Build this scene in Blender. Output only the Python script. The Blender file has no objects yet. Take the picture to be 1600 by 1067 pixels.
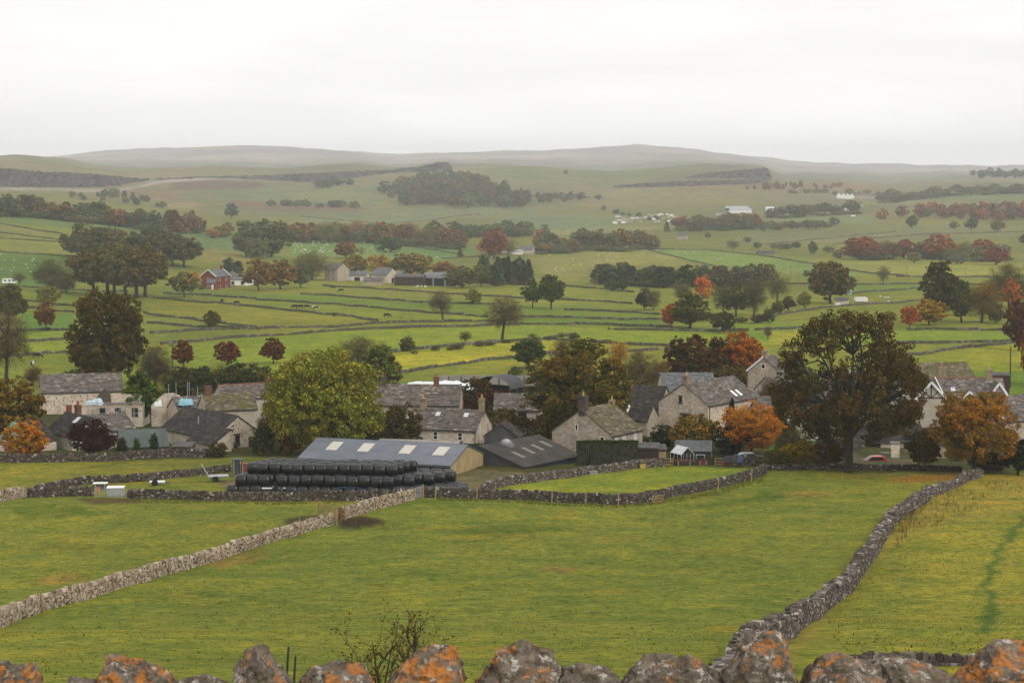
import bpy, math, random
import numpy as np
from mathutils import Vector, Matrix
random.seed(7); rng = np.random.default_rng(7)
S = bpy.context.scene
COL = S.collection
R = math.radians
# ------------------------------------------------------------------ camera, world, sun, exposure
FP = 3200.0                       # focal length in pixels of the 1600 px wide photograph
PITCH = math.atan((533.5 - 255.0) / FP)
cam_d = bpy.data.cameras.new('camera'); cam = bpy.data.objects.new('camera', cam_d); COL.objects.link(cam)
cam_d.sensor_width = 36.0; cam_d.lens = FP / 1600.0 * 36.0
cam_d.clip_start = 0.2; cam_d.clip_end = 60000.0
cam.location = (0, 0, 0); cam.rotation_euler = (math.pi / 2 - PITCH, 0, 0)
cam_d.dof.use_dof = True; cam_d.dof.focus_distance = 150.0; cam_d.dof.aperture_fstop = 14.0
S.camera = cam
SUN_EL, SUN_AZ = R(40), R(142)    # azimuth clockwise from the view direction (+Y): behind the right shoulder
world = bpy.data.worlds.new('World'); S.world = world; world.use_nodes = True
wn, wl = world.node_tree.nodes, world.node_tree.links
wn.clear()
w_out = wn.new('ShaderNodeOutputWorld'); w_bg = wn.new('ShaderNodeBackground'); w_bg.inputs['Strength'].default_value = 0.1
w_sky = wn.new('ShaderNodeTexSky'); w_sky.sky_type = 'NISHITA'; w_sky.sun_disc = False
w_sky.sun_elevation = SUN_EL; w_sky.sun_rotation = SUN_AZ
w_tc = wn.new('ShaderNodeTexCoord'); w_map = wn.new('ShaderNodeMapping'); w_map.inputs['Scale'].default_value = (2.0, 2.0, 11.0)
w_no = wn.new('ShaderNodeTexNoise'); w_no.inputs['Scale'].default_value = 2.6; w_no.inputs['Detail'].default_value = 5.0; w_no.inputs['Distortion'].default_value = 0.25
w_rp = wn.new('ShaderNodeValToRGB')
w_rp.color_ramp.elements[0].position = 0.33; w_rp.color_ramp.elements[0].color = (9.0, 8.82, 8.74, 1)
w_rp.color_ramp.elements[1].position = 0.66; w_rp.color_ramp.elements[1].color = (10.1, 9.9, 9.7, 1)
w_mx = wn.new('ShaderNodeMixRGB'); w_mx.inputs[0].default_value = 0.93
wl.new(w_tc.outputs['Generated'], w_map.inputs['Vector']); wl.new(w_map.outputs[0], w_no.inputs['Vector'])
wl.new(w_no.outputs['Fac'], w_rp.inputs[0]); wl.new(w_sky.outputs[0], w_mx.inputs[1]); wl.new(w_rp.outputs[0], w_mx.inputs[2])
wl.new(w_mx.outputs[0], w_bg.inputs['Color']); wl.new(w_bg.outputs[0], w_out.inputs['Surface'])
sun_d = bpy.data.lights.new('sun', 'SUN'); sun = bpy.data.objects.new('sun', sun_d); COL.objects.link(sun)
sun_d.energy = 1.5; sun_d.angle = R(22); sun_d.color = (1.0, 0.95, 0.88)
sdir = Vector((math.sin(SUN_AZ) * math.cos(SUN_EL), math.cos(SUN_AZ) * math.cos(SUN_EL), math.sin(SUN_EL)))
sun.rotation_euler = sdir.to_track_quat('Z', 'Y').to_euler()
vs = S.view_settings; vs.view_transform = 'Standard'; vs.look = 'None'; vs.exposure = 0.16; vs.gamma = 1.0; vs.use_curve_mapping = False
S.render.engine = 'CYCLES'
S.cycles.max_bounces = 10; S.cycles.diffuse_bounces = 2; S.cycles.glossy_bounces = 2; S.cycles.transmission_bounces = 2
S.cycles.transparent_max_bounces = 4; S.cycles.volume_bounces = 8; S.cycles.use_denoising = True
S.cycles.caustics_reflective = False; S.cycles.caustics_refractive = False

# ------------------------------------------------------------------ picture <-> ground
cp, sp = math.cos(PITCH), math.sin(PITCH)
def ray(px, py):
    u, v = (px - 800.0) / FP, (533.5 - py) / FP
    return u, cp + v * sp, -sp + v * cp
def px_of(P):
    x, y, z = P
    f = y * cp - z * sp; v = (y * sp + z * cp) / f
    return 800 + FP * x / f, 533.5 - FP * v
def on_ray(px, py, d):
    a, b, c = ray(px, py)
    return Vector((a / b * d, d, c / b * d))

# ------------------------------------------------------------------ the lie of the land (height below the eye by direction and distance)
CX = [-600, 0, 400, 800, 1200, 1600, 2200]
NEAR = [(0.5, 1.6), (6, 2.9), (10, 4.1), (40, 11.1), (70, 17.9), (100, 23.7), (133, 29.6), (180, 34.2), (240, 38.2), (300, 41.0), (350, 42.6), (400, 43.1), (450, 43.9), (550, 45.6), (700, 49)]
FAR = {900: [44, 50, 55, 56, 55, 54, 54], 1200: [32, 38, 55, 61, 60, 59, 58], 1600: [27, 32, 56, 64, 63, 62, 60], 2200: [30, 33, 56, 62, 58, 55, 50]}
R1 = [(-600, 243), (0, 244), (40, 242), (100, 247), (150, 257), (200, 262), (300, 261), (380, 261), (450, 263), (520, 257), (560, 252), (600, 259), (640, 262), (690, 253), (722, 258), (800, 258), (870, 262), (950, 268), (1000, 264), (1060, 257), (1100, 255), (1150, 257), (1195, 262), (1215, 280), (1300, 284), (1400, 289), (1480, 280), (1600, 278), (2200, 278)]
R2 = [(-600, 250), (0, 252), (80, 245), (130, 238), (200, 232), (300, 228), (400, 226), (480, 229), (560, 236), (610, 241), (660, 238), (750, 236), (850, 234), (930, 228), (1000, 225), (1080, 231), (1150, 241), (1200, 246), (1270, 253), (1380, 254), (1450, 257), (1520, 258), (1600, 256), (2200, 250)]
LD = np.linspace(math.log(0.5), math.log(16000), 900)
PXG = np.linspace(-3200, 4800, 801)
def _build_table():
    D = np.exp(LD)
    T = np.zeros((len(LD), len(PXG)))
    nd = [a for a, _ in NEAR] + sorted(FAR)
    r1 = np.interp(PXG, *zip(*R1)); r2 = np.interp(PXG, *zip(*R2))
    dip = np.interp(PXG, [1150, 1260], [5, -6])
    far_cols = {k: np.interp(PXG, CX, v) for k, v in FAR.items()}
    for j in range(len(PXG)):
        nv = [b for _, b in NEAR] + [far_cols[k][j] for k in sorted(FAR)]
        t = np.interp(D, nd, nv)
        y22 = 255 + FP * nv[-1] / 2200
        kn = np.log([2200, 2900, 3600, 4600, 6200, 8000, 12000, 16000])
        kv = [y22, r1[j] + (y22 - r1[j]) * 0.42, r1[j], r1[j] + dip[j], (r1[j] + dip[j]) * .45 + r2[j] * .55 + 2, r2[j], r2[j] + 22, r2[j] + 30]
        far = (np.interp(LD, kn, kv) - 255) / FP * D
        T[:, j] = np.where(D < 2200, t, far)
    k = np.exp(-0.5 * (np.arange(-14, 15) / 4.5) ** 2); k /= k.sum()
    Tp = np.pad(T, ((14, 14), (0, 0)), mode='edge')
    T2 = sum(k[i] * Tp[i:i + len(LD)] for i in range(29))
    w = np.clip((LD - math.log(25)) / 0.6, 0, 1)[:, None]
    T = T * (1 - w) + T2 * w
    k = np.exp(-0.5 * (np.arange(-3, 4) / 1.3) ** 2); k /= k.sum()
    Tp = np.pad(T, ((0, 0), (3, 3)), mode='edge')
    return sum(k[i] * Tp[:, i:i + len(PXG)] for i in range(7))
TAB = _build_table()
def terr(X, Y):
    X = np.asarray(X, float); Y = np.maximum(np.asarray(Y, float), 0.5)
    px = np.clip(X / Y * FP + 800, -3199, 4799)
    a = (np.log(Y) - LD[0]) / (LD[1] - LD[0]); b = (px - PXG[0]) / (PXG[1] - PXG[0])
    i = np.clip(a.astype(int), 0, len(LD) - 2); j = np.clip(b.astype(int), 0, len(PXG) - 2)
    fa, fb = a - i, b - j
    t = TAB[i, j] * (1 - fa) * (1 - fb) + TAB[i + 1, j] * fa * (1 - fb) + TAB[i, j + 1] * (1 - fa) * fb + TAB[i + 1, j + 1] * fa * fb
    n1 = np.sin(X * .17 + 1.1 * np.sin(Y * .11)) * np.sin(Y * .13 + 2 + np.sin(X * .07)) * .22 + np.sin(X * .45 + Y * .21) * np.sin(Y * .38 - X * .16) * .07
    n2 = np.sin(X * .012 + 1.3 * np.sin(Y * .006)) * np.sin(Y * .009 + 1) * 4.5 + np.sin(X * .031 + Y * .013) * np.sin(Y * .022 - X * .017 + 1) * 2.4
    wn_ = np.clip((Y - 30) / 60, 0, 1); wf = np.clip((Y - 1500) / 2500, 0, 1)
    return -t + n1 * wn_ + n2 * wf
DS = np.geomspace(4.0, 11000, 5000)
def at(px, py):
    a, b, c = ray(px, py)
    z = c / b * DS; g = terr(a / b * DS, DS)
    k = np.nonzero(z < g)[0]
    if len(k) == 0:
        d = 8000.0
    else:
        i = max(k[0], 1); e0 = z[i - 1] - g[i - 1]; e1 = z[i] - g[i]
        d = DS[i - 1] + (DS[i] - DS[i - 1]) * e0 / (e0 - e1)
    X = a / b * d
    return Vector((X, d, float(terr(X, d))))

# ------------------------------------------------------------------ mesh and object helpers
class MB:
    def __init__(s): s.v = []; s.f = []; s.m = []
    def add(s, vs_, fs_, mi=0):
        o = len(s.v); s.v += [tuple(p) for p in vs_]; s.f += [tuple(i + o for i in f) for f in fs_]; s.m += [mi] * len(fs_); return s
    def box(s, x0, y0, z0, x1, y1, z1, mi=0, M=None, j=0.0):
        P = [Vector((x, y, z)) for x in (x0, x1) for y in (y0, y1) for z in (z0, z1)]
        if j: P = [p + Vector((random.uniform(-j, j), random.uniform(-j, j), random.uniform(-j, j))) for p in P]
        if M is not None: P = [M @ p for p in P]
        return s.add(P, [(0, 1, 3, 2), (4, 6, 7, 5), (0, 4, 5, 1), (2, 3, 7, 6), (0, 2, 6, 4), (1, 5, 7, 3)], mi)
    def tube(s, pts, rad, n=6, mi=0, cap=True):
        pts = [Vector(p) for p in pts]; o = len(s.v); N = len(pts)
        if not hasattr(rad, '__len__'): rad = [rad] * N
        for i, p in enumerate(pts):
            t = (pts[min(i + 1, N - 1)] - pts[max(i - 1, 0)])
            t = t.normalized() if t.length > 1e-9 else Vector((0, 0, 1))
            a = t.cross(Vector((0, 0, 1))) if abs(t.z) < .95 else t.cross(Vector((1, 0, 0)))
            a.normalize(); b = t.cross(a)
            for k in range(n):
                q = 2 * math.pi * k / n
                s.v.append(tuple(p + a * (math.cos(q) * rad[i]) + b * (math.sin(q) * rad[i])))
        for i in range(N - 1):
            for k in range(n):
                s.f.append((o + i * n + k, o + i * n + (k + 1) % n, o + (i + 1) * n + (k + 1) % n, o + (i + 1) * n + k)); s.m.append(mi)
        if cap:
            s.f.append(tuple(o + (N - 1) * n + k for k in range(n))); s.m.append(mi)
            s.f.append(tuple(o + k for k in range(n - 1, -1, -1))); s.m.append(mi)
        return s
    def bar(s, a, b, w, h=None, mi=0):
        a, b = Vector(a), Vector(b); h = h or w; t = (b - a); L = t.length; q = t.to_track_quat('X', 'Z').to_matrix().to_4x4(); q.translation = a
        return s.box(0, -w / 2, -h / 2, L, w / 2, h / 2, mi, q)
    def mesh(s, name, mats, smooth=False):
        me = bpy.data.meshes.new(name); me.from_pydata(s.v, [], s.f); me.update()
        for m in (mats if isinstance(mats, (list, tuple)) else [mats]): me.materials.append(m)
        if len(me.materials) > 1: me.polygons.foreach_set('material_index', s.m)
        if smooth: me.polygons.foreach_set('use_smooth', [True] * len(me.polygons))
        return me
    def build(s, name, mats, parent=None, smooth=False, loc=None, rz=0.0):
        return link(name, s.mesh(name, mats, smooth), parent, loc, rz)
def link(name, me, parent=None, loc=None, rz=0.0):
    o = bpy.data.objects.new(name, me); COL.objects.link(o)
    if parent is not None: o.parent = parent
    if loc is not None: o.location = loc
    if rz: o.rotation_euler = (0, 0, rz)
    return o
def tag(o, label=None, cat=None, group=None, kind=None):
    if label: o['label'] = label
    if cat: o['category'] = cat
    if group: o['group'] = group
    if kind: o['kind'] = kind
    return o
def thing(name, label, cat, loc, rz=0.0, group=None):
    o = bpy.data.objects.new(name, None); COL.objects.link(o); o.location = loc; o.rotation_euler = (0, 0, rz); o.empty_display_size = .3
    return tag(o, label, cat, group)
def np_mesh(name, V, quads, mats, mi=None, tone=None, smooth=False, col=None):
    me = bpy.data.meshes.new(name); n = len(quads); k = quads.shape[1]
    me.vertices.add(len(V)); me.vertices.foreach_set('co', np.ascontiguousarray(V, np.float32).ravel())
    me.loops.add(n * k); me.loops.foreach_set('vertex_index', np.ascontiguousarray(quads, np.int32).ravel())
    me.polygons.add(n); me.polygons.foreach_set('loop_start', np.arange(0, n * k, k, dtype=np.int32))
    for m in mats: me.materials.append(m)
    if mi is not None: me.polygons.foreach_set('material_index', np.ascontiguousarray(mi, np.int32))
    if smooth: me.polygons.foreach_set('use_smooth', np.ones(n, bool))
    if tone is not None:
        a = me.attributes.new('tone', 'FLOAT', 'POINT'); a.data.foreach_set('value', np.ascontiguousarray(tone, np.float32))
    if col is not None:
        a = me.attributes.new('tint', 'FLOAT_COLOR', 'POINT'); c = np.ones((len(V), 4), np.float32); c[:, :3] = col; a.data.foreach_set('color', c.ravel())
    me.update(calc_edges=True)
    return me

# ------------------------------------------------------------------ materials
def mat(name, rough=0.9, spec=0.2):
    m = bpy.data.materials.new(name); m.use_nodes = True; nt = m.node_tree; b = nt.nodes['Principled BSDF']
    b.inputs['Roughness'].default_value = rough
    b.inputs['Specular IOR Level'].default_value = spec
    return m, nt, b
def N(nt, t, **kw):
    n = nt.nodes.new(t)
    for k, v in kw.items():
        if k in ('operation', 'blend_type', 'attribute_name', 'attribute_type', 'feature', 'data_type', 'distance'): setattr(n, k, v)
        else: n.inputs[k.replace('_', ' ')].default_value = v
    return n
def ramp(nt, fac, stops):
    r = nt.nodes.new('ShaderNodeValToRGB'); cr = r.color_ramp
    while len(cr.elements) < len(stops): cr.elements.new(0.5)
    for e, (p, c) in zip(cr.elements, stops):
        e.position = p; e.color = (*c, 1) if len(c) == 3 else c
    nt.links.new(fac, r.inputs[0]); return r.outputs[0]
def mixc(nt, a, b, fac, mode='MIX'):
    n = nt.nodes.new('ShaderNodeMixRGB'); n.blend_type = mode
    for i, x in ((0, fac), (1, a), (2, b)):
        if isinstance(x, (int, float)): n.inputs[i].default_value = x
        elif isinstance(x, tuple): n.inputs[i].default_value = (*x, 1)
        else: nt.links.new(x, n.inputs[i])
    return n.outputs[0]
def coords(nt, kind='Object', scale=(1, 1, 1)):
    t = nt.nodes.new('ShaderNodeTexCoord'); m = nt.nodes.new('ShaderNodeMapping'); m.inputs['Scale'].default_value = scale
    nt.links.new(t.outputs[kind], m.inputs[0]); return m.outputs[0]
def noise(nt, vec, scale, detail=3.0, rough=0.55):
    n = N(nt, 'ShaderNodeTexNoise', Scale=scale, Detail=detail, Roughness=rough); nt.links.new(vec, n.inputs['Vector']); return n.outputs['Fac']
def bump(nt, b, h, strength, dist):
    n = N(nt, 'ShaderNodeBump', Strength=strength, Distance=dist); nt.links.new(h, n.inputs['Height']); nt.links.new(n.outputs[0], b.inputs['Normal'])
def simple(name, c, rough=0.8, var=0.25, scale=3.0, spec=0.2, metal=0.0, stretch=(1, 1, 1), bmp=0.0):
    m, nt, b = mat(name, rough, spec); b.inputs['Metallic'].default_value = metal
    n = noise(nt, coords(nt, 'Object', stretch), scale, 5)
    lo = tuple(x * (1 - var) for x in c); hi = tuple(min(x * (1 + var), .95) for x in c)
    nt.links.new(ramp(nt, n, [(.3, lo), (.7, hi)]), b.inputs['Base Color'])
    if bmp: bump(nt, b, n, bmp, 0.05)
    return m
def island(name, stops, rough=0.9, spots=None, nscale=2.5):
    """colour per loose piece (stone, slate) with weathering noise"""
    m, nt, b = mat(name, rough, .15); g = nt.nodes.new('ShaderNodeNewGeometry')
    c = ramp(nt, g.outputs['Random Per Island'], stops)
    v = coords(nt, 'Object')
    n = noise(nt, v, nscale, 6, .65)
    c = mixc(nt, c, ramp(nt, n, [(.3, (.55, .55, .55)), (.7, (1.3, 1.3, 1.3))]), .8, 'MULTIPLY')
    if spots:
        for sc, lo, hi, sc_col, amt in spots:
            s = noise(nt, v, sc, 4, .7)
            f = ramp(nt, s, [(lo, (0, 0, 0)), (hi, (amt, amt, amt))])
            c = mixc(nt, c, sc_col, f)
    nt.links.new(c, b.inputs['Base Color']); bump(nt, b, noise(nt, v, nscale * 4, 5), .4, .04)
    return m
M = {}
M['stone_pale'] = island('pale_limestone', [(0, (.09, .06, .04)), (.25, (.24, .18, .125)), (.7, (.40, .315, .225)), (1, (.58, .50, .39))], spots=[(3.5, .62, .72, (.08, .065, .05), .7)])
M['stone_dark'] = island('weathered_limestone', [(0, (.04, .032, .025)), (.5, (.085, .068, .054)), (.9, (.14, .118, .095)), (.94, (.2, .18, .15)), (1, (.5, .46, .41))], spots=[(2.2, .62, .7, (.07, .08, .03), .6)])
M['stone_grey'] = island('grey_limestone', [(0, (.05, .04, .034)), (.5, (.115, .093, .078)), (.85, (.19, .16, .138)), (1, (.46, .42, .37))], spots=[(1.5, .6, .7, (.08, .075, .035), .6)])
M['fill'] = simple('wall_fill', (.05, .045, .038))
M['wallfar'] = None
def m_wall_far():
    m, nt, b = mat('distant_drystone'); v = coords(nt, 'Object')
    vo = N(nt, 'ShaderNodeTexVoronoi', Scale=1.6); nt.links.new(v, vo.inputs['Vector'])
    sx = nt.nodes.new('ShaderNodeSeparateColor'); nt.links.new(vo.outputs['Color'], sx.inputs[0])
    c = ramp(nt, sx.outputs[0], [(0, (.045, .038, .027)), (.6, (.09, .076, .055)), (1, (.2, .17, .13))])
    c = mixc(nt, c, (.06, .07, .025), ramp(nt, noise(nt, v, .12, 4), [(.45, (0, 0, 0)), (.65, (.8, .8, .8))]))
    nt.links.new(c, b.inputs['Base Color']); return m
M['wallfar'] = m_wall_far()
def m_masonry(name, stops, sc=1.0, stain=(.10, .085, .07)):
    m, nt, b = mat(name, .95, .1); v = coords(nt, 'Object', (2.3 * sc, 2.3 * sc, 4.6 * sc))
    vo = N(nt, 'ShaderNodeTexVoronoi', Scale=1.0); nt.links.new(v, vo.inputs['Vector'])
    ve = N(nt, 'ShaderNodeTexVoronoi', Scale=1.0, feature='DISTANCE_TO_EDGE'); nt.links.new(v, ve.inputs['Vector'])
    s = nt.nodes.new('ShaderNodeSeparateColor'); nt.links.new(vo.outputs['Color'], s.inputs[0])
    c = ramp(nt, s.outputs[0], stops)
    c = mixc(nt, c, tuple(x * .95 for x in stops[1][1]), ramp(nt, ve.outputs['Distance'], [(0, (.5, .5, .5)), (.06, (0, 0, 0))]))
    c = mixc(nt, c, stain, ramp(nt, noise(nt, coords(nt, 'Object', (1, 1, .6)), .7, 6, .65), [(.5, (0, 0, 0)), (.75, (.6, .6, .6))]))
    nt.links.new(c, b.inputs['Base Color']); bump(nt, b, ve.outputs['Distance'], .5, .05)
    return m
M['mas_pale'] = m_masonry('pale_rubble_masonry', [(0, (.44, .36, .28)), (.5, (.55, .46, .36)), (1, (.66, .565, .45))])
M['mas_white'] = m_masonry('whitened_rubble_masonry', [(0, (.46, .39, .31)), (.5, (.60, .53, .43)), (1, (.72, .65, .55))], stain=(.28, .24, .2))
M['mas_grey'] = m_masonry('grey_rubble_masonry', [(0, (.30, .245, .19)), (.5, (.385, .32, .25)), (1, (.48, .41, .33))])
M['brick'] = m_masonry('red_brick', [(0, (.15, .035, .025)), (.5, (.20, .045, .03)), (1, (.25, .06, .04))], 2.0, (.13, .03, .025))
def slates(name, stops, moss=0.0, mosscol=(.10, .095, .03)):
    return island(name, stops, .8, [(.55, .62 - moss * .25, .72 - moss * .2, mosscol, .85), (5, .68, .74, (.38, .36, .32), .6)], 1.5)
M['slate_grey'] = slates('grey_stone_slate', [(0, (.085, .072, .062)), (.5, (.13, .112, .098)), (.9, (.185, .16, .138)), (1, (.30, .26, .21))])
M['slate_dark'] = slates('dark_slate', [(0, (.030, .026, .024)), (.6, (.048, .041, .037)), (1, (.085, .072, .062))], .2, (.06, .045, .025))
M['slate_blue'] = slates('blue_grey_slate', [(0, (.10, .105, .11)), (.6, (.145, .15, .155)), (1, (.19, .19, .19))])
M['slate_moss'] = slates('mossy_stone_slate', [(0, (.08, .062, .042)), (.5, (.14, .112, .074)), (1, (.24, .20, .135))], .6, (.10, .095, .028))
M['white'] = simple('white_paint', (.75, .74, .72), .5, .06)
M['glass'] = simple('dark_glass', (.015, .018, .02), .12, .2, 1, .5)
M['skylight'] = simple('pale_roof_glass', (.5, .53, .55), .15, .15, 1, .6)
M['rooflight'] = simple('translucent_roof_sheet', (.50, .475, .41), .5, .1)
M['blackhole'] = simple('dark_interior', (.012, .011, .010), .95)
M['wood_pale'] = simple('pale_weathered_boards', (.36, .27, .14), .85, .25, 1.2, stretch=(3, 3, .5))
M['wood_post'] = simple('weathered_oak', (.27, .18, .09), .9, .3, 4)
M['wood_dark'] = simple('dark_creosoted_boards', (.045, .03, .025), .9, .3, 2, stretch=(4, 4, .4))
M['wood_red'] = simple('red_brown_timber', (.16, .05, .03), .8, .3, 2)
M['metal_blue'] = simple('blue_grey_sheeting', (.115, .13, .155), .45, .16, .6, .4)
M['metal_grey'] = simple('weathered_fibre_cement', (.105, .095, .09), .85, .35, .5, bmp=.1)
M['metal_brown'] = simple('dark_ribbed_sheeting', (.055, .047, .042), .8, .35, .5, bmp=.1)
M['metal_dark'] = simple('dark_grey_sheeting', (.06, .06, .065), .7, .25, .8)
M['metal_navy'] = simple('navy_sheeting', (.022, .04, .09), .5, .25, .6, .4)
M['metal_galv'] = simple('galvanised_steel', (.38, .39, .40), .5, .15, 3, .4, .3)
M['concrete'] = simple('concrete_panel', (.27, .25, .225), .95, .2, .6)
M['render'] = simple('cream_render', (.40, .355, .29), .95, .18, .5)
M['felt_green'] = simple('grey_green_roof_felt', (.085, .105, .095), .8, .2, .5)
M['paint_green'] = simple('pale_green_bargeboard', (.22, .42, .33), .7, .1)
M['pot_red'] = simple('red_chimney_pot', (.30, .09, .05), .8)
M['pot_buff'] = simple('buff_chimney_pot', (.48, .30, .14), .8)
M['stack_buff'] = simple('buff_gritstone', (.27, .21, .135), .95, .3, 2.0)
M['stack_dark'] = simple('sooty_stone', (.08, .065, .055), .95, .3, 2.0)
M['stack_brick'] = simple('brown_brick_stack', (.16, .075, .05), .95, .3, 2.0)
M['ridge_red'] = simple('red_clay_ridge_tile', (.19, .07, .05), .85)
M['plastic'] = simple('black_bale_wrap', (.011, .011, .013), .36, .35, 5, .45, bmp=.5)
M['sheet_white'] = simple('white_silage_sheet', (.66, .72, .69), .5, .08, .8, .4)
M['tarp_blue'] = simple('pale_blue_tarpaulin', (.24, .47, .55), .6, .15, 1.5)
M['tarp_sky'] = simple('grey_blue_tarpaulin', (.45, .55, .62), .6, .15, 1.5)
M['red'] = simple('red_car_paint', (.42, .02, .02), .25, .05, 1, .5)
M['blue'] = simple('blue_plastic', (.09, .13, .30), .4, .1)
M['silver'] = simple('silver_car_paint', (.42, .45, .47), .3, .05, 1, .5)
M['darkcar'] = simple('dark_car_paint', (.03, .035, .045), .25, .05, 1, .5)
M['orange'] = simple('orange_plastic', (.55, .15, .03), .5, .1)
M['yellow'] = simple('yellow_plastic', (.55, .36, .05), .5, .1)
M['tyre'] = simple('tyre_rubber', (.02, .02, .02), .9)
M['rooflight_dull'] = simple('dirty_roof_sheet', (.17, .155, .135), .7, .2)
M['rubble'] = M['stone_pale']
M['soil'] = simple('bare_earth', (.10, .07, .045), 1.0)
M['bark'] = simple('tree_bark', (.05, .042, .033), .95, .4, 3)
M['twig'] = simple('twig_bark', (.06, .048, .036), .95, .3, 3)
def m_leaf(name, from_mesh=False, trans=.22):
    m = bpy.data.materials.new(name); m.use_nodes = True; nt = m.node_tree; nt.nodes.clear()
    out = nt.nodes.new('ShaderNodeOutputMaterial'); g = nt.nodes.new('ShaderNodeNewGeometry')
    ta = N(nt, 'ShaderNodeAttribute', attribute_name='tone', attribute_type='GEOMETRY')
    if from_mesh:
        c1 = N(nt, 'ShaderNodeAttribute', attribute_name='tint', attribute_type='GEOMETRY').outputs['Color']; c = c1
    else:
        oi = nt.nodes.new('ShaderNodeObjectInfo')
        c2 = N(nt, 'ShaderNodeAttribute', attribute_name='tint', attribute_type='OBJECT')
        md = N(nt, 'ShaderNodeMath', operation='MULTIPLY_ADD'); md.inputs[1].default_value = .45
        nt.links.new(g.outputs['Random Per Island'], md.inputs[0]); nt.links.new(ta.outputs['Fac'], md.inputs[2])
        f = ramp(nt, md.outputs[0], [(.35, (0, 0, 0)), (1.0, (1, 1, 1))])
        c = mixc(nt, oi.outputs['Color'], c2.outputs['Color'], f)
    c = mixc(nt, c, ramp(nt, g.outputs['Random Per Island'], [(0, (.75, .73, .5)), (.8, (1.45, 1.41, .98)), (1, (2.1, 2.04, 1.4))]), 1.0, 'MULTIPLY')
    d = nt.nodes.new('ShaderNodeBsdfDiffuse'); t = nt.nodes.new('ShaderNodeBsdfTranslucent'); mx = nt.nodes.new('ShaderNodeMixShader'); mx.inputs[0].default_value = trans
    nt.links.new(c, d.inputs[0]); nt.links.new(c, t.inputs[0]); nt.links.new(d.outputs[0], mx.inputs[1]); nt.links.new(t.outputs[0], mx.inputs[2]); nt.links.new(mx.outputs[0], out.inputs[0])
    return m
M['leaf'] = m_leaf('autumn_leaves'); M['leafmass'] = m_leaf('woodland_leaves', True)
def m_ground():
    m, nt, b = mat('pasture', 1.0, 0.05)
    c = N(nt, 'ShaderNodeAttribute', attribute_name='tint', attribute_type='GEOMETRY').outputs['Color']
    v = coords(nt, 'Object')
    c = mixc(nt, c, (1.0, .985, .66), 1, 'MULTIPLY')
    n1 = noise(nt, v, .035, 5, .6); n2 = noise(nt, v, .22, 5, .65); n3 = noise(nt, v, 1.3, 4, .7)
    c = mixc(nt, c, ramp(nt, n1, [(.32, (.80, .88, .85)), (.5, (1, 1, 1)), (.68, (1.2, 1.1, 1.0))]), 1, 'MULTIPLY')
    c = mixc(nt, c, ramp(nt, n2, [(.30, (.60, .76, .72)), (.5, (1, 1, 1)), (.70, (1.42, 1.22, 1.05))]), 1, 'MULTIPLY')
    c = mixc(nt, c, ramp(nt, n3, [(.30, (.42, .54, .55)), (.5, (1, 1, 1)), (.70, (1.6, 1.42, 1.1))]), .95, 'MULTIPLY')
    n0 = noise(nt, coords(nt, 'Object', (1, .45, 1)), .0045, 8, .68)
    c = mixc(nt, c, ramp(nt, n0, [(.36, (.74, .77, .82)), (.5, (1, 1, 1)), (.64, (1.24, 1.17, 1.08))]), .9, 'MULTIPLY')
    br = noise(nt, coords(nt, 'Object', (1, .8, 1)), .11, 6, .7)
    c = mixc(nt, c, mixc(nt, c, (1.35, .95, .85), 1, 'MULTIPLY'), ramp(nt, br, [(.56, (0, 0, 0)), (.68, (.8, .8, .8))]))
    n4 = noise(nt, coords(nt, 'Object', (.7, 1, 1)), 4.5, 3, .7); c = mixc(nt, c, ramp(nt, n4, [(.32, (.55, .62, .6)), (.5, (1, 1, 1)), (.68, (1.4, 1.3, 1.1))]), .8, 'MULTIPLY')
    dk = noise(nt, v, .42, 5, .78)
    c = mixc(nt, c, mixc(nt, c, (.45, .6, .5), 1, 'MULTIPLY'), ramp(nt, dk, [(.57, (0, 0, 0)), (.66, (.7, .7, .7))]))
    nt.links.new(c, b.inputs['Base Color'])
    bump(nt, b, n3, .35, .12)
    return m
M['ground'] = m_ground()
ORD = 'first second third fourth fifth sixth seventh eighth ninth tenth eleventh twelfth thirteenth fourteenth fifteenth sixteenth seventeenth eighteenth nineteenth twentieth twenty-first twenty-second twenty-third twenty-fourth twenty-fifth twenty-sixth twenty-seventh twenty-eighth twenty-ninth thirtieth'.split()
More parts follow.
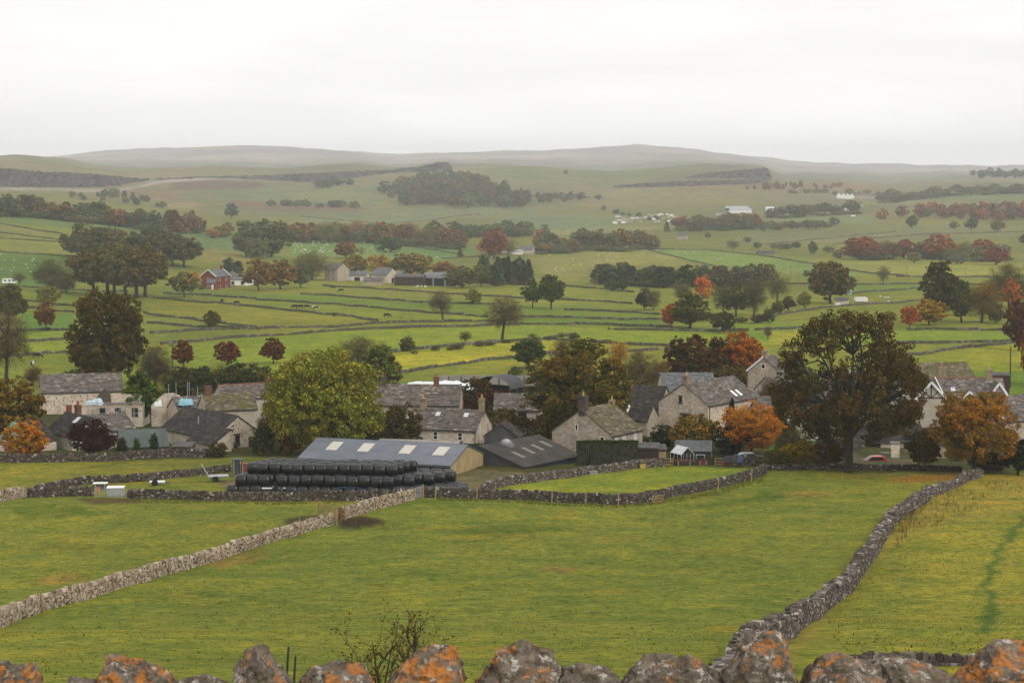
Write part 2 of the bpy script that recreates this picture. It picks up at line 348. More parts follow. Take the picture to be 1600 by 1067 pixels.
# ------------------------------------------------------------------ the ground sheet: pasture, village ground, hills
GRASS = (.164, .184, .038); GRASS2 = (.16, .19, .034); LIME = (.185, .235, .032); YEL = (.30, .285, .035); OLV = (.19, .195, .035); DRY = (.235, .205, .052); EMER = (.09, .17, .035)
FIELDS = [
 # village ground, yards and gardens
 ((.060, .062, .026), [(-300, 722), (0, 722), (160, 722), (340, 716), (470, 712), (700, 745), (830, 752), (1000, 728), (1200, 732), (1500, 738), (1900, 738), (1900, 628), (1600, 628), (1440, 640), (1180, 600), (1000, 600), (880, 572), (740, 600), (560, 640), (400, 600), (250, 610), (150, 610), (0, 640), (-300, 640)]),
 ((.135, .115, .085), [(350, 768), (345, 752), (430, 735), (480, 715), (760, 735), (840, 742), (770, 766), (660, 778), (545, 768)]),
 ((.09, .19, .03), [(1205, 703), (1230, 676), (1300, 680), (1300, 704), (1240, 708)]),
 ((.145, .13, .11), [(985, 672), (1010, 664), (1050, 650), (1060, 658), (1030, 668), (1000, 680)]),
 ((.18, .178, .036), [(-300, 790), (0, 762), (60, 764), (140, 756), (240, 752), (362, 737), (362, 716), (160, 722), (0, 722), (-300, 724)]),
 ((.19, .225, .034), [(790, 764), (850, 750), (925, 738), (1000, 731), (1100, 728), (1196, 733), (1150, 752), (1080, 768), (1035, 780), (960, 788), (850, 781), (780, 775)]),
 # right-hand field beyond its wall
 (DRY, [(1100, 1080), (1225, 987), (1275, 952), (1315, 927), (1345, 882), (1366, 852), (1392, 812), (1446, 776), (1506, 750), (1540, 742), (1900, 742), (1900, 830), (1600, 800), (1480, 826), (1420, 850), (1390, 900), (1330, 960), (1240, 1030)]),
 ((.198, .200, .040), [(1230, 1090), (1270, 1000), (1310, 950), (1350, 905), (1400, 850), (1500, 815), (1600, 800), (1900, 820), (1900, 1100)]),
 ((.07, .12, .024), [(1534, 985), (1528, 965), (1546, 940), (1534, 915), (1544, 880), (1560, 850), (1580, 826), (1602, 803), (1640, 780), (1640, 790), (1604, 812), (1590, 832), (1566, 862), (1556, 890), (1548, 915), (1560, 945), (1560, 960), (1545, 990)]),
 ((.055, .035, .022), [(530, 812), (560, 806), (600, 812), (596, 820), (560, 826), (528, 824)]),
 ((.075, .06, .03), [(440, 812), (480, 804), (500, 806), (470, 820), (445, 820)]),
 ((.10, .075, .04), [(120, 778), (210, 777), (225, 786), (140, 788)]),
 ((.27, .18, .06), [(1385, 750), (1420, 742), (1500, 740), (1500, 746), (1470, 752), (1420, 755)]),
 ((.10, .09, .075), [(1290, 730), (1450, 732), (1445, 712), (1300, 710)]), ((.235, .165, .06), [(835, 890), (870, 884), (915, 887), (880, 896)]), ((.215, .165, .05), [(1190, 772), (1290, 766), (1330, 772), (1230, 778)]), ((.22, .16, .05), [(60, 905), (110, 893), (150, 900), (80, 914)]), ((.21, .165, .05), [(300, 880), (400, 858), (430, 864), (340, 890)]), ((.10, .13, .022), [(700, 830), (820, 818), (900, 826), (780, 838)]), ((.105, .14, .022), [(20, 790), (130, 788), (150, 806), (30, 812)]), ((.10, .14, .022), [(1080, 790), (1200, 770), (1230, 776), (1120, 798)]),
 # fields across the valley
 (GRASS2, [(-300, 640), (0, 612), (110, 600), (230, 600), (420, 580), (610, 600), (617, 585), (660, 577), (600, 560), (612, 551), (690, 541), (800, 534), (800, 509), (690, 512), (525, 518), (400, 527), (262, 540), (120, 550), (0, 556), (-300, 565)]),
 (LIME, [(262, 540), (400, 526), (525, 518), (690, 512), (800, 508), (800, 533), (712, 540), (612, 551), (560, 580), (400, 585), (262, 570)]),
 (YEL, [(616, 584), (675, 574), (750, 564), (800, 560), (860, 552), (960, 538), (850, 531), (800, 535), (712, 542), (614, 556), (600, 575)]),
 (OLV, [(800, 562), (1050, 545), (1180, 560), (1180, 610), (1000, 610), (880, 575), (740, 598), (690, 590)]),
 (LIME, [(800, 509), (950, 511), (1050, 517), (1230, 518), (1230, 535), (1050, 536), (950, 537), (850, 530), (800, 533)]),
 ((.14, .20, .032), [(1050, 517), (1180, 502), (1300, 505), (1420, 516), (1590, 515), (1590, 533), (1405, 537), (1230, 536)]),
 ((.26, .25, .035), [(1200, 520), (1250, 518), (1260, 536), (1200, 540)]),
 ((.20, .215, .032), [(1410, 556), (1475, 547), (1585, 536), (1900, 530), (1900, 577), (1400, 577)]),
 ((.105, .17, .03), [(1400, 577), (1900, 577), (1900, 628), (1600, 628), (1440, 620)]),
 (OLV, [(400, 481), (520, 493), (590, 502), (625, 504), (525, 511), (400, 512), (300, 499), (232, 492), (215, 470), (255, 462), (400, 469)]),
 ((.16, .195, .03), [(400, 469), (525, 476), (650, 487), (762, 496), (762, 502), (625, 504), (590, 501), (520, 491), (400, 480)]),
 ((.12, .175, .032), [(400, 461), (480, 461), (620, 470), (775, 477), (900, 476), (1025, 492), (1040, 510), (950, 509), (812, 507), (762, 496), (650, 486), (525, 475), (400, 468)]),
 (GRASS2, [(235, 505), (290, 510), (400, 512), (300, 517), (235, 521)]),
 (EMER, [(32, 489), (115, 490), (120, 516), (32, 516)]),
 (LIME, [(30, 520), (122, 519), (110, 530), (32, 534)]),
 (LIME, [(30, 538), (122, 532), (122, 548), (32, 553)]),
 ((.11, .17, .03), [(236, 452), (320, 456), (400, 462), (400, 467), (255, 459)]),
 ((.15, .185, .03), [(20, 450), (120, 452), (130, 476), (60, 470), (22, 466)]),
 ((.085, .15, .034), [(-300, 395), (0, 395), (125, 400), (140, 440), (60, 448), (-300, 445)]),
 ((.16, .175, .04), [(-300, 374), (0, 374), (110, 380), (125, 398), (0, 394), (-300, 392)]),
 ((.095, .15, .035), [(-300, 338), (0, 336), (100, 342), (250, 358), (320, 364), (380, 368), (380, 396), (310, 392), (300, 372), (130, 360), (0, 348), (-300, 345)]),
 ((.15, .165, .045), [(-300, 350), (0, 350), (55, 360), (110, 374), (0, 372), (-300, 370)]),
 ((.20, .18, .045), [(305, 388), (400, 397), (460, 398), (440, 412), (310, 408)]),
 ((.115, .20, .035), [(455, 375), (592, 378), (610, 392), (700, 398), (700, 412), (640, 406), (560, 402), (455, 400)]),
 ((.13, .185, .035), [(400, 398), (450, 400), (450, 408), (400, 405)]),
 ((.105, .19, .033), [(632, 385), (740, 388), (740, 398), (690, 404), (632, 396)]),
 ((.20, .195, .042), [(822, 400), (1007, 389), (1050, 400), (1075, 413), (1040, 418), (930, 414), (905, 440), (862, 436)]),
 ((.14, .215, .035), [(1010, 389), (1110, 391), (1200, 401), (1282, 415), (1362, 428), (1280, 432), (1200, 421), (1100, 413), (1050, 400)]),
 ((.205, .22, .04), [(1205, 399), (1400, 408), (1566, 413), (1900, 410), (1900, 432), (1400, 432), (1362, 427), (1282, 414)]),
 ((.13, .19, .032), [(1310, 447), (1436, 442), (1440, 452), (1325, 459)]),
 ((.145, .15, .045), [(1180, 362), (1400, 352), (1900, 352), (1900, 368), (1600, 370), (1300, 380), (1120, 385)]),
 ((.13, .17, .045), [(1200, 346), (1365, 350), (1365, 338), (1200, 338)]),
 ((.15, .19, .055), [(1345, 322), (1420, 313), (1600, 312), (1900, 312), (1900, 303), (1500, 306), (1345, 316)]),
 ((.14, .165, .06), [(480, 350), (600, 351), (750, 336), (850, 330), (830, 322), (640, 325), (470, 335)]),
 ((.12, .17, .055), [(800, 333), (960, 340), (950, 356), (830, 362), (760, 352)]),
 ((.20, .19, .06), [(840, 362), (950, 352), (1035, 354), (1035, 358), (900, 368), (845, 368)]),
 ((.115, .155, .05), [(430, 292), (560, 292), (650, 285), (660, 288), (560, 298), (440, 296)]),
 ((.13, .155, .055), [(330, 300), (450, 290), (590, 300), (600, 330), (420, 335), (370, 330)]),
 ((.13, .155, .05), [(760, 262), (880, 268), (1000, 262), (1060, 272), (900, 285), (780, 280)]),
 ((.27, .19, .09), [(250, 318), (300, 316), (325, 321), (300, 325), (262, 323)]),
 ((.20, .125, .06), [(140, 298), (200, 294), (260, 298), (290, 312), (230, 314), (150, 305)]),
 ((.13, .075, .05), [(270, 282), (400, 278), (420, 292), (330, 298), (262, 296)]),
 ((.16, .10, .055), [(360, 312), (450, 318), (590, 324), (560, 330), (420, 330), (350, 322)]),
 ((.32, .29, .24), [(0, 294), (130, 296), (180, 296), (235, 284), (290, 277), (400, 275), (400, 277), (240, 288), (185, 300), (60, 297), (0, 297)]),
 ((.20, .125, .06), [(1060, 292), (1180, 282), (1300, 282), (1400, 292), (1330, 297), (1180, 297), (1060, 299)]),
]
def inpoly(x, y, poly):
    r = np.zeros(len(x), bool); n = len(poly)
    for i in range(n):
        x0, y0 = poly[i]; x1, y1 = poly[(i + 1) % n]
        if y0 == y1: continue
        c = ((y0 > y) != (y1 > y)) & (x < (x1 - x0) * (y - y0) / (y1 - y0) + x0); r ^= c
    return r
def ground():
    px = np.concatenate([[-3100, -2200, -1500, -900], np.linspace(-600, -60, 19), np.arange(-40, 1642, 4), np.linspace(1660, 2200, 19), [2500, 3100, 3800, 4700]])
    d = np.geomspace(1.5, 10400, 6000)
    y = 255 + FP * (-terr(np.zeros_like(d), d)) / d
    met = np.maximum(np.abs(np.diff(y)) * (np.abs(y[1:] - 500) < 620), 0) + np.diff(np.log(d)) * 70
    cum = np.concatenate([[0], np.cumsum(met)])
    rows = np.interp(np.linspace(0, cum[-1], 590), cum, d)
    PXm, Dm = np.meshgrid(px, rows)
    X = (PXm - 800) / FP * Dm; Y = Dm
    Z = terr(X, Y)
    V = np.stack([X, Y, Z], -1).reshape(-1, 3)
    x, yy = V[:, 0], V[:, 1]
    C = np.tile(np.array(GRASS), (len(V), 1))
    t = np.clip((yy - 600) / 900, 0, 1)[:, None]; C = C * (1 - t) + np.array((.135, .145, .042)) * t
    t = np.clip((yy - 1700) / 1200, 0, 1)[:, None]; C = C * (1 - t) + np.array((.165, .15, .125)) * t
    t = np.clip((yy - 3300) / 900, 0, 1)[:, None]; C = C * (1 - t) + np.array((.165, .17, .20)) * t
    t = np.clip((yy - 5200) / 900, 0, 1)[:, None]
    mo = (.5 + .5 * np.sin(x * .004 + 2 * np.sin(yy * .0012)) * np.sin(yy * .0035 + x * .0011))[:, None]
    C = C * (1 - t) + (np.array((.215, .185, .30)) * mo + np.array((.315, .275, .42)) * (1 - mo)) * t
    def disp(i, a, b):   # wavering edges
        return np.sin(x * a + i) * b
    for i, (c, poly) in enumerate(FIELDS):
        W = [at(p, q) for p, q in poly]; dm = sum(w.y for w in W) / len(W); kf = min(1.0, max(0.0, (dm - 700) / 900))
        c = tuple(v * (1 - .22 * kf) + .035 * kf for v in c[:2]) + (c[2] * (1 + .4 * kf) + .035 * kf,)  # aerial haze put into the colour: far fields greyer and bluer
        # fields are convex-ish patches on the ground between their walls
        W2 = [(w.x / w.y, math.log(w.y)) for w in W]
        near = W[0].y < 330
        xx = x / yy; ly = np.log(yy)
        if near:
            k = np.sin(x * .9 + i) * np.sin(yy * .7 + 2 * i) * .0025; xx = xx + k; ly = ly + k * .8
        m = inpoly(xx, ly, W2)
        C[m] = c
    nr, nc = X.shape
    C = C.reshape(nr, nc, 3)
    C[1:-1] = C[1:-1] * .6 + (C[:-2] + C[2:]) * .2
    C[:, 1:-1] = C[:, 1:-1] * .5 + (C[:, :-2] + C[:, 2:]) * .25
    idx = np.arange(nr * nc).reshape(nr, nc)
    cut = int(np.searchsorted(rows, 2300))
    for name, a, b in (('pasture_ground', 0, cut + 1), ('hills', cut, nr)):
        sub = idx[a:b]; off = sub[0, 0]
        Q = np.stack([sub[:-1, :-1], sub[:-1, 1:], sub[1:, 1:], sub[1:, :-1]], -1).reshape(-1, 4) - off
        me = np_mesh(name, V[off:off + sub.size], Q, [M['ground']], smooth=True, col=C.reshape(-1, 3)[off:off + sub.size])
        tag(link(name, me), kind='structure')
ground()
# ------------------------------------------------------------------ air
def haze():
    me = MB().box(-5200, -60, -110, 5200, 10600, 86).mesh('haze', [])
    m = bpy.data.materials.new('valley_haze'); m.use_nodes = True; nt = m.node_tree; nt.nodes.clear()
    o = nt.nodes.new('ShaderNodeOutputMaterial'); v = nt.nodes.new('ShaderNodeVolumePrincipled')
    v.inputs['Color'].default_value = (.90, .955, 1.0, 1); v.inputs['Density'].default_value = 1.0e-4; v.inputs['Anisotropy'].default_value = 0.0
    nt.links.new(v.outputs[0], o.inputs['Volume']); me.materials.append(m)
    tag(link('haze', me), kind='stuff')
haze()

# ------------------------------------------------------------------ dry-stone walls
def path_of(pix, step, base=True):
    P = [at(*p) for p in pix]; out = [P[0]]
    for a, b in zip(P[:-1], P[1:]):
        n = max(1, int((b - a).length / step))
        for i in range(1, n + 1): out.append(a.lerp(b, i / n))
    for p in out: p.z = float(terr(p.x, p.y))
    return out
def resample(P, step):
    L = [0.0]
    for a, b in zip(P[:-1], P[1:]): L.append(L[-1] + math.hypot(b.x - a.x, b.y - a.y))
    xs = np.array([p.x for p in P]); ys = np.array([p.y for p in P])
    return np.array(L), xs, ys
def near_wall(name, label, pix, h, m, group, off=0.3, ch=(.09, .15), sl=(.13, .32), tumble=0.0, thick=.55, cope_parts=0, cope=True, seed=1, ruin=0.0):
    tumble = max(tumble, .07)
    rnd = random.Random(seed)
    P = path_of(pix, 2.0); L, xs, ys = resample(P, 1)
    tot = L[-1]
    def pos(s):
        x = float(np.interp(s, L, xs)); y = float(np.interp(s, L, ys)); e = .4
        dx = float(np.interp(s + e, L, xs) - np.interp(s - e, L, xs)); dy = float(np.interp(s + e, L, ys) - np.interp(s - e, L, ys)); l = math.hypot(dx, dy) or 1
        tx, ty = dx / l, dy / l; nx, ny = -ty, tx
        if ny < 0: nx, ny = -nx, -ny
        x += nx * off; y += ny * off
        return x, y, tx, ty, nx, ny
    base = P[0].copy(); t = thing(name, label, 'wall', base, 0, group)
    b = MB(); core = MB(); cs = []
    hf = lambda s: (min(1.0, .4 + .6 * s / ruin) if ruin else 1.0) * h * (1 + tumble * (math.sin(s * .31 + seed) * .5 + math.sin(s * .83 + 2 * seed) * .3 + math.sin(s * 1.9) * .2))
    # core
    s = 0.0
    st = max(1.0, tot / max(2, int(tot / 1.5)))
    while s < tot - .05:
        e = min(s + st, tot)
        for q in (0,):
            x0, y0, tx, ty, nx, ny = pos(s + .01); x1, y1, *_r = pos(e - .01)
            z0, z1 = float(terr(x0, y0)), float(terr(x1, y1)); w = thick * .36
            vs_ = []
            for (x, y, z, hh) in ((x0, y0, z0, hf(s)), (x1, y1, z1, hf(e))):
                for k in (-1, 1):
                    for zz in (-.3, hh * .93): vs_.append((x + nx * w * k - base.x, y + ny * w * k - base.y, z + zz - base.z))
            core.add(vs_, [(0, 1, 3, 2), (4, 6, 7, 5), (0, 4, 5, 1), (2, 3, 7, 6), (1, 5, 7, 3)])
        s = e
    core.build('wall_fill', M['fill'], t)
    for side in (-1, 1):
        zc = -.12
        while zc < h * 1.25:
            c_h = rnd.uniform(*ch); s = rnd.uniform(-.2, 0)
            while s < tot:
                ln = rnd.uniform(*sl); mid = s + ln / 2
                if 0 <= mid <= tot and zc + c_h * .6 < hf(mid):
                    x, y, tx, ty, nx, ny = pos(mid); z = float(terr(x, y)) + zc
                    tp = 1 - .22 * max(0, zc) / h
                    o = side * thick * .36 * tp + rnd.uniform(-.04, .04)
                    jt = lambda: rnd.uniform(-.028, .028)
                    hx, hy, hz = ln * .48, .13, c_h * .47
                    pts = []
                    for a in (-1, 1):
                        for c in (-1, 1):
                            for e in (-1, 1):
                                u, v, w = a * hx * rnd.uniform(.86, 1), c * hy + o, e * hz * rnd.uniform(.85, 1.05)
                                pts.append((x + tx * u + nx * v - base.x + jt() * .5, y + ty * u + ny * v - base.y + jt() * .5, z + c_h / 2 + w - base.z + jt() * .5))
                    b.add(pts, [(0, 1, 3, 2), (4, 6, 7, 5), (0, 4, 5, 1), (2, 3, 7, 6), (0, 2, 6, 4), (1, 5, 7, 3)])
                s += ln
            zc += c_h
    tag(b.build('stonework', m, t), kind='stuff')
    if cope:
        s = 0.0; k = 0; cb = MB(); ctot = 0
        while s < tot:
            ln = rnd.uniform(.16, .34); mid = s + ln / 2
            x, y, tx, ty, nx, ny = pos(mid); z = float(terr(x, y)) + hf(mid) + rnd.uniform(-.05, .03)
            hh = rnd.uniform(.2, .34); hw = thick * rnd.uniform(.30, .42); lean = rnd.uniform(-.06, .10); nacross = 3 if thick > .9 else 1
            for ac in range(nacross - 1):
                oo = (ac - .5) * thick * .5 + rnd.uniform(-.08, .08); h3 = rnd.uniform(.12, .3); w3 = thick * rnd.uniform(.12, .2); u0 = rnd.uniform(-.08, .08); p3 = []
                for a in (-1, 1):
                    for c in (-1, 1):
                        for e in (0, 1):
                            u = u0 + a * ln * .5 * (1 - .3 * e * rnd.random()); v = oo + c * w3 * (1 - .35 * e * rnd.random()); p3.append(Vector((x - base.x + tx * u + nx * v, y - base.y + ty * u + ny * v, z - base.z - .08 + e * h3 * rnd.uniform(.7, 1.1))))
                cb.add(p3, [(0, 1, 3, 2), (4, 6, 7, 5), (0, 4, 5, 1), (2, 3, 7, 6), (0, 2, 6, 4), (1, 5, 7, 3)])
            if nacross > 1: hw *= .5
            pts = []
            for a in (-1, 1):
                for c in (-1, 1):
                    for e in (0, 1):
                        u = a * ln * .47 * (1 - .25 * e * rnd.random()) + lean * e; v = c * hw * (1 - .35 * e * rnd.random()); w = e * hh * rnd.uniform(.8, 1.05)
                        pts.append(Vector((tx * u + nx * v, ty * u + ny * v, w)))
            fs = [(0, 1, 3, 2), (4, 6, 7, 5), (0, 4, 5, 1), (2, 3, 7, 6), (0, 2, 6, 4), (1, 5, 7, 3)]
            at_ = Vector((x - base.x, y - base.y, z - base.z))
            if k < cope_parts:
                MB().add(pts, fs).build('coping_stone', m, t, loc=at_)
            else:
                cb.add([p + at_ for p in pts], fs)
            k += 1; s += ln
        if cb.v: tag(cb.build('coping', m, t), kind='stuff')
    return t
def far_wall(label, pix, h=.76, group='drystone field walls across the valley', name='drystone_wall', m=None, thick=.6, gap=.1):
    rnd = random.Random(hash(tuple(pix)) & 0xffff)
    P0 = [at(*p) for p in pix]; d = sum(p.y for p in P0) / len(P0)
    step = max(.9, d * 2.6 / FP); P = path_of(pix, step)
    b = MB(); base = P[0].copy(); n = len(P)
    prof = [(-.5, -.4), (-.42, .55), (-.3, .92), (0, 1.0), (.3, .92), (.42, .55), (.5, -.4)]
    k = len(prof); hcur = 1.0
    for i, p in enumerate(P):
        a, c = P[max(i - 1, 0)], P[min(i + 1, n - 1)]; tx, ty = c.x - a.x, c.y - a.y; l = math.hypot(tx, ty) or 1; nx, ny = -ty / l, tx / l
        hcur = .6 * hcur + .4 * rnd.uniform(.78, 1.18)
        if rnd.random() < gap * .4: hcur = rnd.uniform(.25, .7)
        for (u, w) in prof:
            hh = h * (w * hcur * rnd.uniform(.9, 1.1) if w > 0 else w)
            uu = u * thick * rnd.uniform(.85, 1.15)
            b.v.append((p.x + nx * uu - base.x, p.y + ny * uu - base.y, p.z + hh - base.z))
    for i in range(n - 1):
        for q in range(k - 1):
            b.f.append((i * k + q, i * k + q + 1, (i + 1) * k + q + 1, (i + 1) * k + q)); b.m.append(0)
    o = b.build(name, m or M['wallfar'], None, loc=base)
    return tag(o, label, 'wall', group)
NW = 'drystone walls round the near fields'
near_wall('drystone_wall', 'pale beige drystone wall with leaning stakes climbing from lower left to the wooden gate', [(-60, 1002), (0, 977), (66, 955), (130, 938), (180, 922), (267, 896), (346, 874), (410, 852), (471, 834), (523, 819)], .85, M['stone_pale'], NW, cope_parts=110, seed=3, thick=.48)
near_wall('drystone_wall', 'short pale drystone wall between the wooden gate and the metal gate', [(539, 811), (589, 795), (632, 785), (650, 780)], .98, M['stone_pale'], NW, seed=4)
near_wall('drystone_wall', 'short clean pale wall end at the left edge below the lane field', [(-80, 795), (0, 785), (42, 777)], .95, M['stone_pale'], NW, seed=5)
near_wall('drystone_wall', 'dark wall between the pale wall end and the thin metal gate', [(43, 777), (90, 776), (146, 775)], .85, M['stone_dark'], NW, seed=6)
near_wall('drystone_wall', 'dark white-speckled wall running in front of the stacked black bales', [(199, 780), (340, 783), (430, 783), (500, 782), (545, 783), (600, 781), (645, 779)], .82, M['stone_dark'], NW, seed=7)
near_wall('drystone_wall', 'dark white-speckled wall right of the metal gate that bends up to the autumn hedge', [(662, 777), (682, 778), (760, 780), (850, 783), (950, 789), (1000, 787), (1037, 780), (1080, 771), (1131, 760), (1180, 748), (1199, 738)], .9, M['stone_dark'], NW, seed=8)
near_wall('drystone_wall', 'grey wall curving from the dark barn past the clipped hedge', [(757, 772), (766, 765), (790, 759), (850, 751), (920, 741), (997, 731), (1040, 729)], .8, M['stone_grey'], NW, seed=9)
near_wall('drystone_wall', 'dark wall rising from the thin metal gate to the end of the bale stack', [(60, 770), (100, 762), (140, 756), (240, 751), (300, 744), (362, 737)], .7, M['stone_dark'], NW, seed=10)
near_wall('drystone_wall', 'dark mossy garden wall below the purple tree and topiary', [(-60, 724), (6, 722), (90, 722), (160, 721), (220, 716), (300, 714), (350, 713)], .85, M['stone_dark'], NW, seed=11)
near_wall('drystone_wall', 'tumbling grey wall snaking up the right side beside the rough field', [(1104, 1084), (1152, 1041), (1202, 1003), (1228, 987), (1275, 952), (1315, 925), (1345, 882), (1366, 851), (1390, 815), (1420, 795), (1444, 778)], 1.0, M['stone_grey'], NW, tumble=.22, thick=1.15, off=-.25, ruin=22.0, seed=12, sl=(.16, .38))
near_wall('drystone_wall', 'low collapsed wall stretch of white-topped stones near the fallen leaves', [(1442, 778), (1462, 772), (1490, 760), (1506, 751), (1530, 744)], .8, M['stone_grey'], NW, tumble=.35, thick=1.0, off=-.15, seed=13)
near_wall('drystone_wall', 'low dark ruined wall at the bottom right behind the lichened stones', [(1330, 1052), (1380, 1044), (1440, 1040), (1530, 1040)], .3, M['stone_dark'], NW, tumble=.4, thick=.5, ch=(.08, .12), sl=(.15, .3), seed=14)
near_wall('drystone_wall', 'shaded dark wall behind the big sycamore and the parked cars', [(1195, 735), (1260, 734), (1340, 733), (1420, 734), (1500, 737)], .45, M['stone_dark'], NW, seed=15)
near_wall('drystone_wall', 'short dark garden wall in front of the silver car', [(1150, 727), (1172, 728), (1196, 729)], 1.1, M['stone_dark'], NW, seed=16)
FW = [
 ('field wall at the far left, upper of the two beside the yellow-green sapling', [(-20, 465), (22, 469), (70, 474), (122, 480)]),
 ('field wall at the far left, lower of the two beside the yellow-green sapling', [(-20, 474), (25, 479), (115, 489)]),
 ('field wall just under the orange-brown young tree at left', [(-20, 517), (32, 518), (75, 516), (120, 517)]),
 ('field wall between the orange-brown young tree and the two cows', [(-20, 538), (30, 535), (107, 530)]),
 ('field wall just above the two near cows', [(-20, 560), (32, 556), (122, 549)]),
 ('field wall running right from behind the top of the great brown tree', [(225, 489), (250, 494), (300, 499), (350, 506), (400, 512)]),
 ('field wall below the small olive tree standing alone', [(230, 505), (288, 510), (345, 513), (400, 513)]),
 ('field wall branching low beside the great brown tree', [(235, 521), (300, 517), (345, 515), (400, 514)]),
 ('long field wall above the three round red trees, reaching the leaning bare tree', [(252, 538), (330, 531), (400, 526), (525, 517), (675, 511), (762, 509), (812, 508)]),
 ('field wall parallel and just above the long one', [(400, 515), (525, 512), (625, 504), (700, 503), (790, 505)]),
 ('diagonal field wall under the row of black cows', [(400, 480), (450, 486), (520, 492), (555, 496), (590, 502)]),
 ('field wall above the row of black cows', [(400, 469), (525, 476), (650, 487), (762, 496)]),
 ('field wall passing the bare tree near the middle of the valley', [(470, 460), (575, 467), (700, 475), (772, 476)]),
 ('field wall in front of the distant farm barns', [(505, 447), (580, 451), (675, 458), (800, 465)]),
 ('field wall below the red house, upper', [(255, 459), (330, 462), (400, 467)]),
 ('field wall below the red house, lower, ending at the cow pasture', [(240, 466), (280, 470), (340, 474), (400, 480)]),
 ('hedge-topped field wall at the foot of the leaning bare tree', [(610, 551), (662, 545), (712, 540), (760, 536), (800, 534), (850, 530), (900, 523)]),
 ('field wall along the top of the lower lime field', [(850, 530), (950, 537), (1000, 540), (1050, 542)]),
 ('field wall edging the yellow field above the white-sheeted clamp', [(617, 585), (675, 575), (750, 565), (800, 560), (857, 553), (880, 551)]),
 ('field wall behind the orange-topped tree leading to the red trees', [(870, 552), (930, 553), (1000, 549), (1060, 546)]),
 ('field wall beside the round dark green tree', [(800, 580), (840, 573), (882, 567)]),
 ('high field wall left of the small paired dark trees', [(882, 447), (930, 451), (990, 457)]),
 ('second field wall down in the banded pastures', [(800, 466), (900, 470), (987, 475)]),
 ('third field wall down in the banded pastures', [(882, 485), (950, 487), (1030, 492)]),
 ('field wall at the bottom of the banded pastures', [(812, 507), (950, 508), (1050, 512)]),
 ('fourth field wall in the banded pastures, fainter', [(800, 496), (900, 497), (1040, 500)]),
 ('field wall passing the olive bush with the orange side', [(950, 515), (1050, 517), (1120, 518), (1170, 517)]),
 ('field wall just left of the great sycamore crown', [(1180, 516), (1220, 515), (1255, 512)]),
 ('field wall right of the great sycamore, upper', [(1417, 516), (1500, 516), (1580, 516)]),
 ('field wall right of the great sycamore, middle', [(1400, 538), (1470, 537), (1540, 535), (1620, 534)]),
 ('diagonal field wall right of the great sycamore, lower', [(1405, 557), (1475, 548), (1540, 541), (1585, 536)]),
 ('field wall passing below the stone hut', [(1180, 496), (1240, 489), (1295, 481), (1405, 474), (1440, 470)]),
 ('field wall up from the green tank past the stone hut', [(1325, 460), (1380, 455), (1437, 450)]),
 ('field wall by the little lone tree on the right', [(1190, 444), (1337, 445), (1437, 444), (1540, 446)]),
 ('diagonal field wall crossing the two bright green fields', [(1007, 389), (1050, 400), (1100, 412), (1132, 420)]),
 ('field wall along the top of the bright green field', [(1010, 390), (1112, 391), (1200, 401)]),
 ('diagonal field wall falling past the power poles', [(1200, 401), (1282, 415), (1362, 428), (1420, 432)]),
 ('field wall under the power poles to the right', [(1400, 433), (1480, 433), (1620, 434)]),
 ('far dark wall across the pale hill field in the middle', [(470, 338), (540, 345), (600, 350), (680, 343), (750, 335)]),
 ('curved field wall on the left hillside, topmost', [(-20, 349), (0, 350), (50, 359), (95, 365), (107, 373)]),
 ('field wall on the left hillside, second from top', [(-20, 363), (0, 364), (50, 370), (107, 377)]),
 ('field wall on the left hillside, third from top', [(-20, 371), (0, 372), (50, 376), (107, 379)]),
 ('field wall above the sheep on the left', [(-20, 394), (0, 394), (60, 398), (127, 402)]),
 ('field wall behind the white caravan', [(-20, 447), (40, 449), (110, 453), (200, 456)]),
 ('far wall under the long left wood', [(0, 337), (60, 340), (160, 348), (240, 356)]),
 ('far wall beneath the russet trees on the right', [(1300, 384), (1350, 374), (1450, 366), (1600, 362)]),
 ('far wall along the pale field below the wood at right', [(1180, 384), (1300, 372), (1400, 362)]),
 ('far wall right of the sheep field', [(632, 385), (680, 391), (720, 398)]),
 ('field wall across the pasture beyond the conifers', [(690, 404), (760, 400), (800, 398)]),
]
for lab, pix in FW: far_wall(lab, pix)
# ------------------------------------------------------------------ trees
def rdirs(r, n):
    v = r.normal(size=(n, 3)); return v / np.linalg.norm(v, axis=1, keepdims=True)
def fib(n, r):
    i = np.arange(n) + .5; ph = np.arccos(1 - 2 * i / n); th = math.pi * (1 + 5 ** .5) * i + r.uniform(0, 6.28)
    v = np.stack([np.cos(th) * np.sin(ph), np.sin(th) * np.sin(ph), np.cos(ph)], 1) + r.normal(size=(n, 3)) * .16
    return v / np.linalg.norm(v, axis=1, keepdims=True)
def leaf_quads(r, P, out, size, asp=1.35, up=.45, wild=.9):
    n = len(P); nr = out * .55 + np.array([0, 0, up]) + r.normal(size=(n, 3)) * wild; nr /= np.linalg.norm(nr, axis=1, keepdims=True)
    a = np.cross(nr, r.normal(size=(n, 3))); a /= np.linalg.norm(a, axis=1, keepdims=True); b = np.cross(nr, a)
    s = (size * r.uniform(.6, 1.35, n))[:, None]
    V = np.stack([P - a * s * asp, P - b * s * .7 + nr * s * .18, P + a * s * asp * r.uniform(.7, 1, n)[:, None], P + b * s * .7 + nr * s * .18], 1).reshape(-1, 3)
    return V, np.arange(4 * n).reshape(-1, 4)
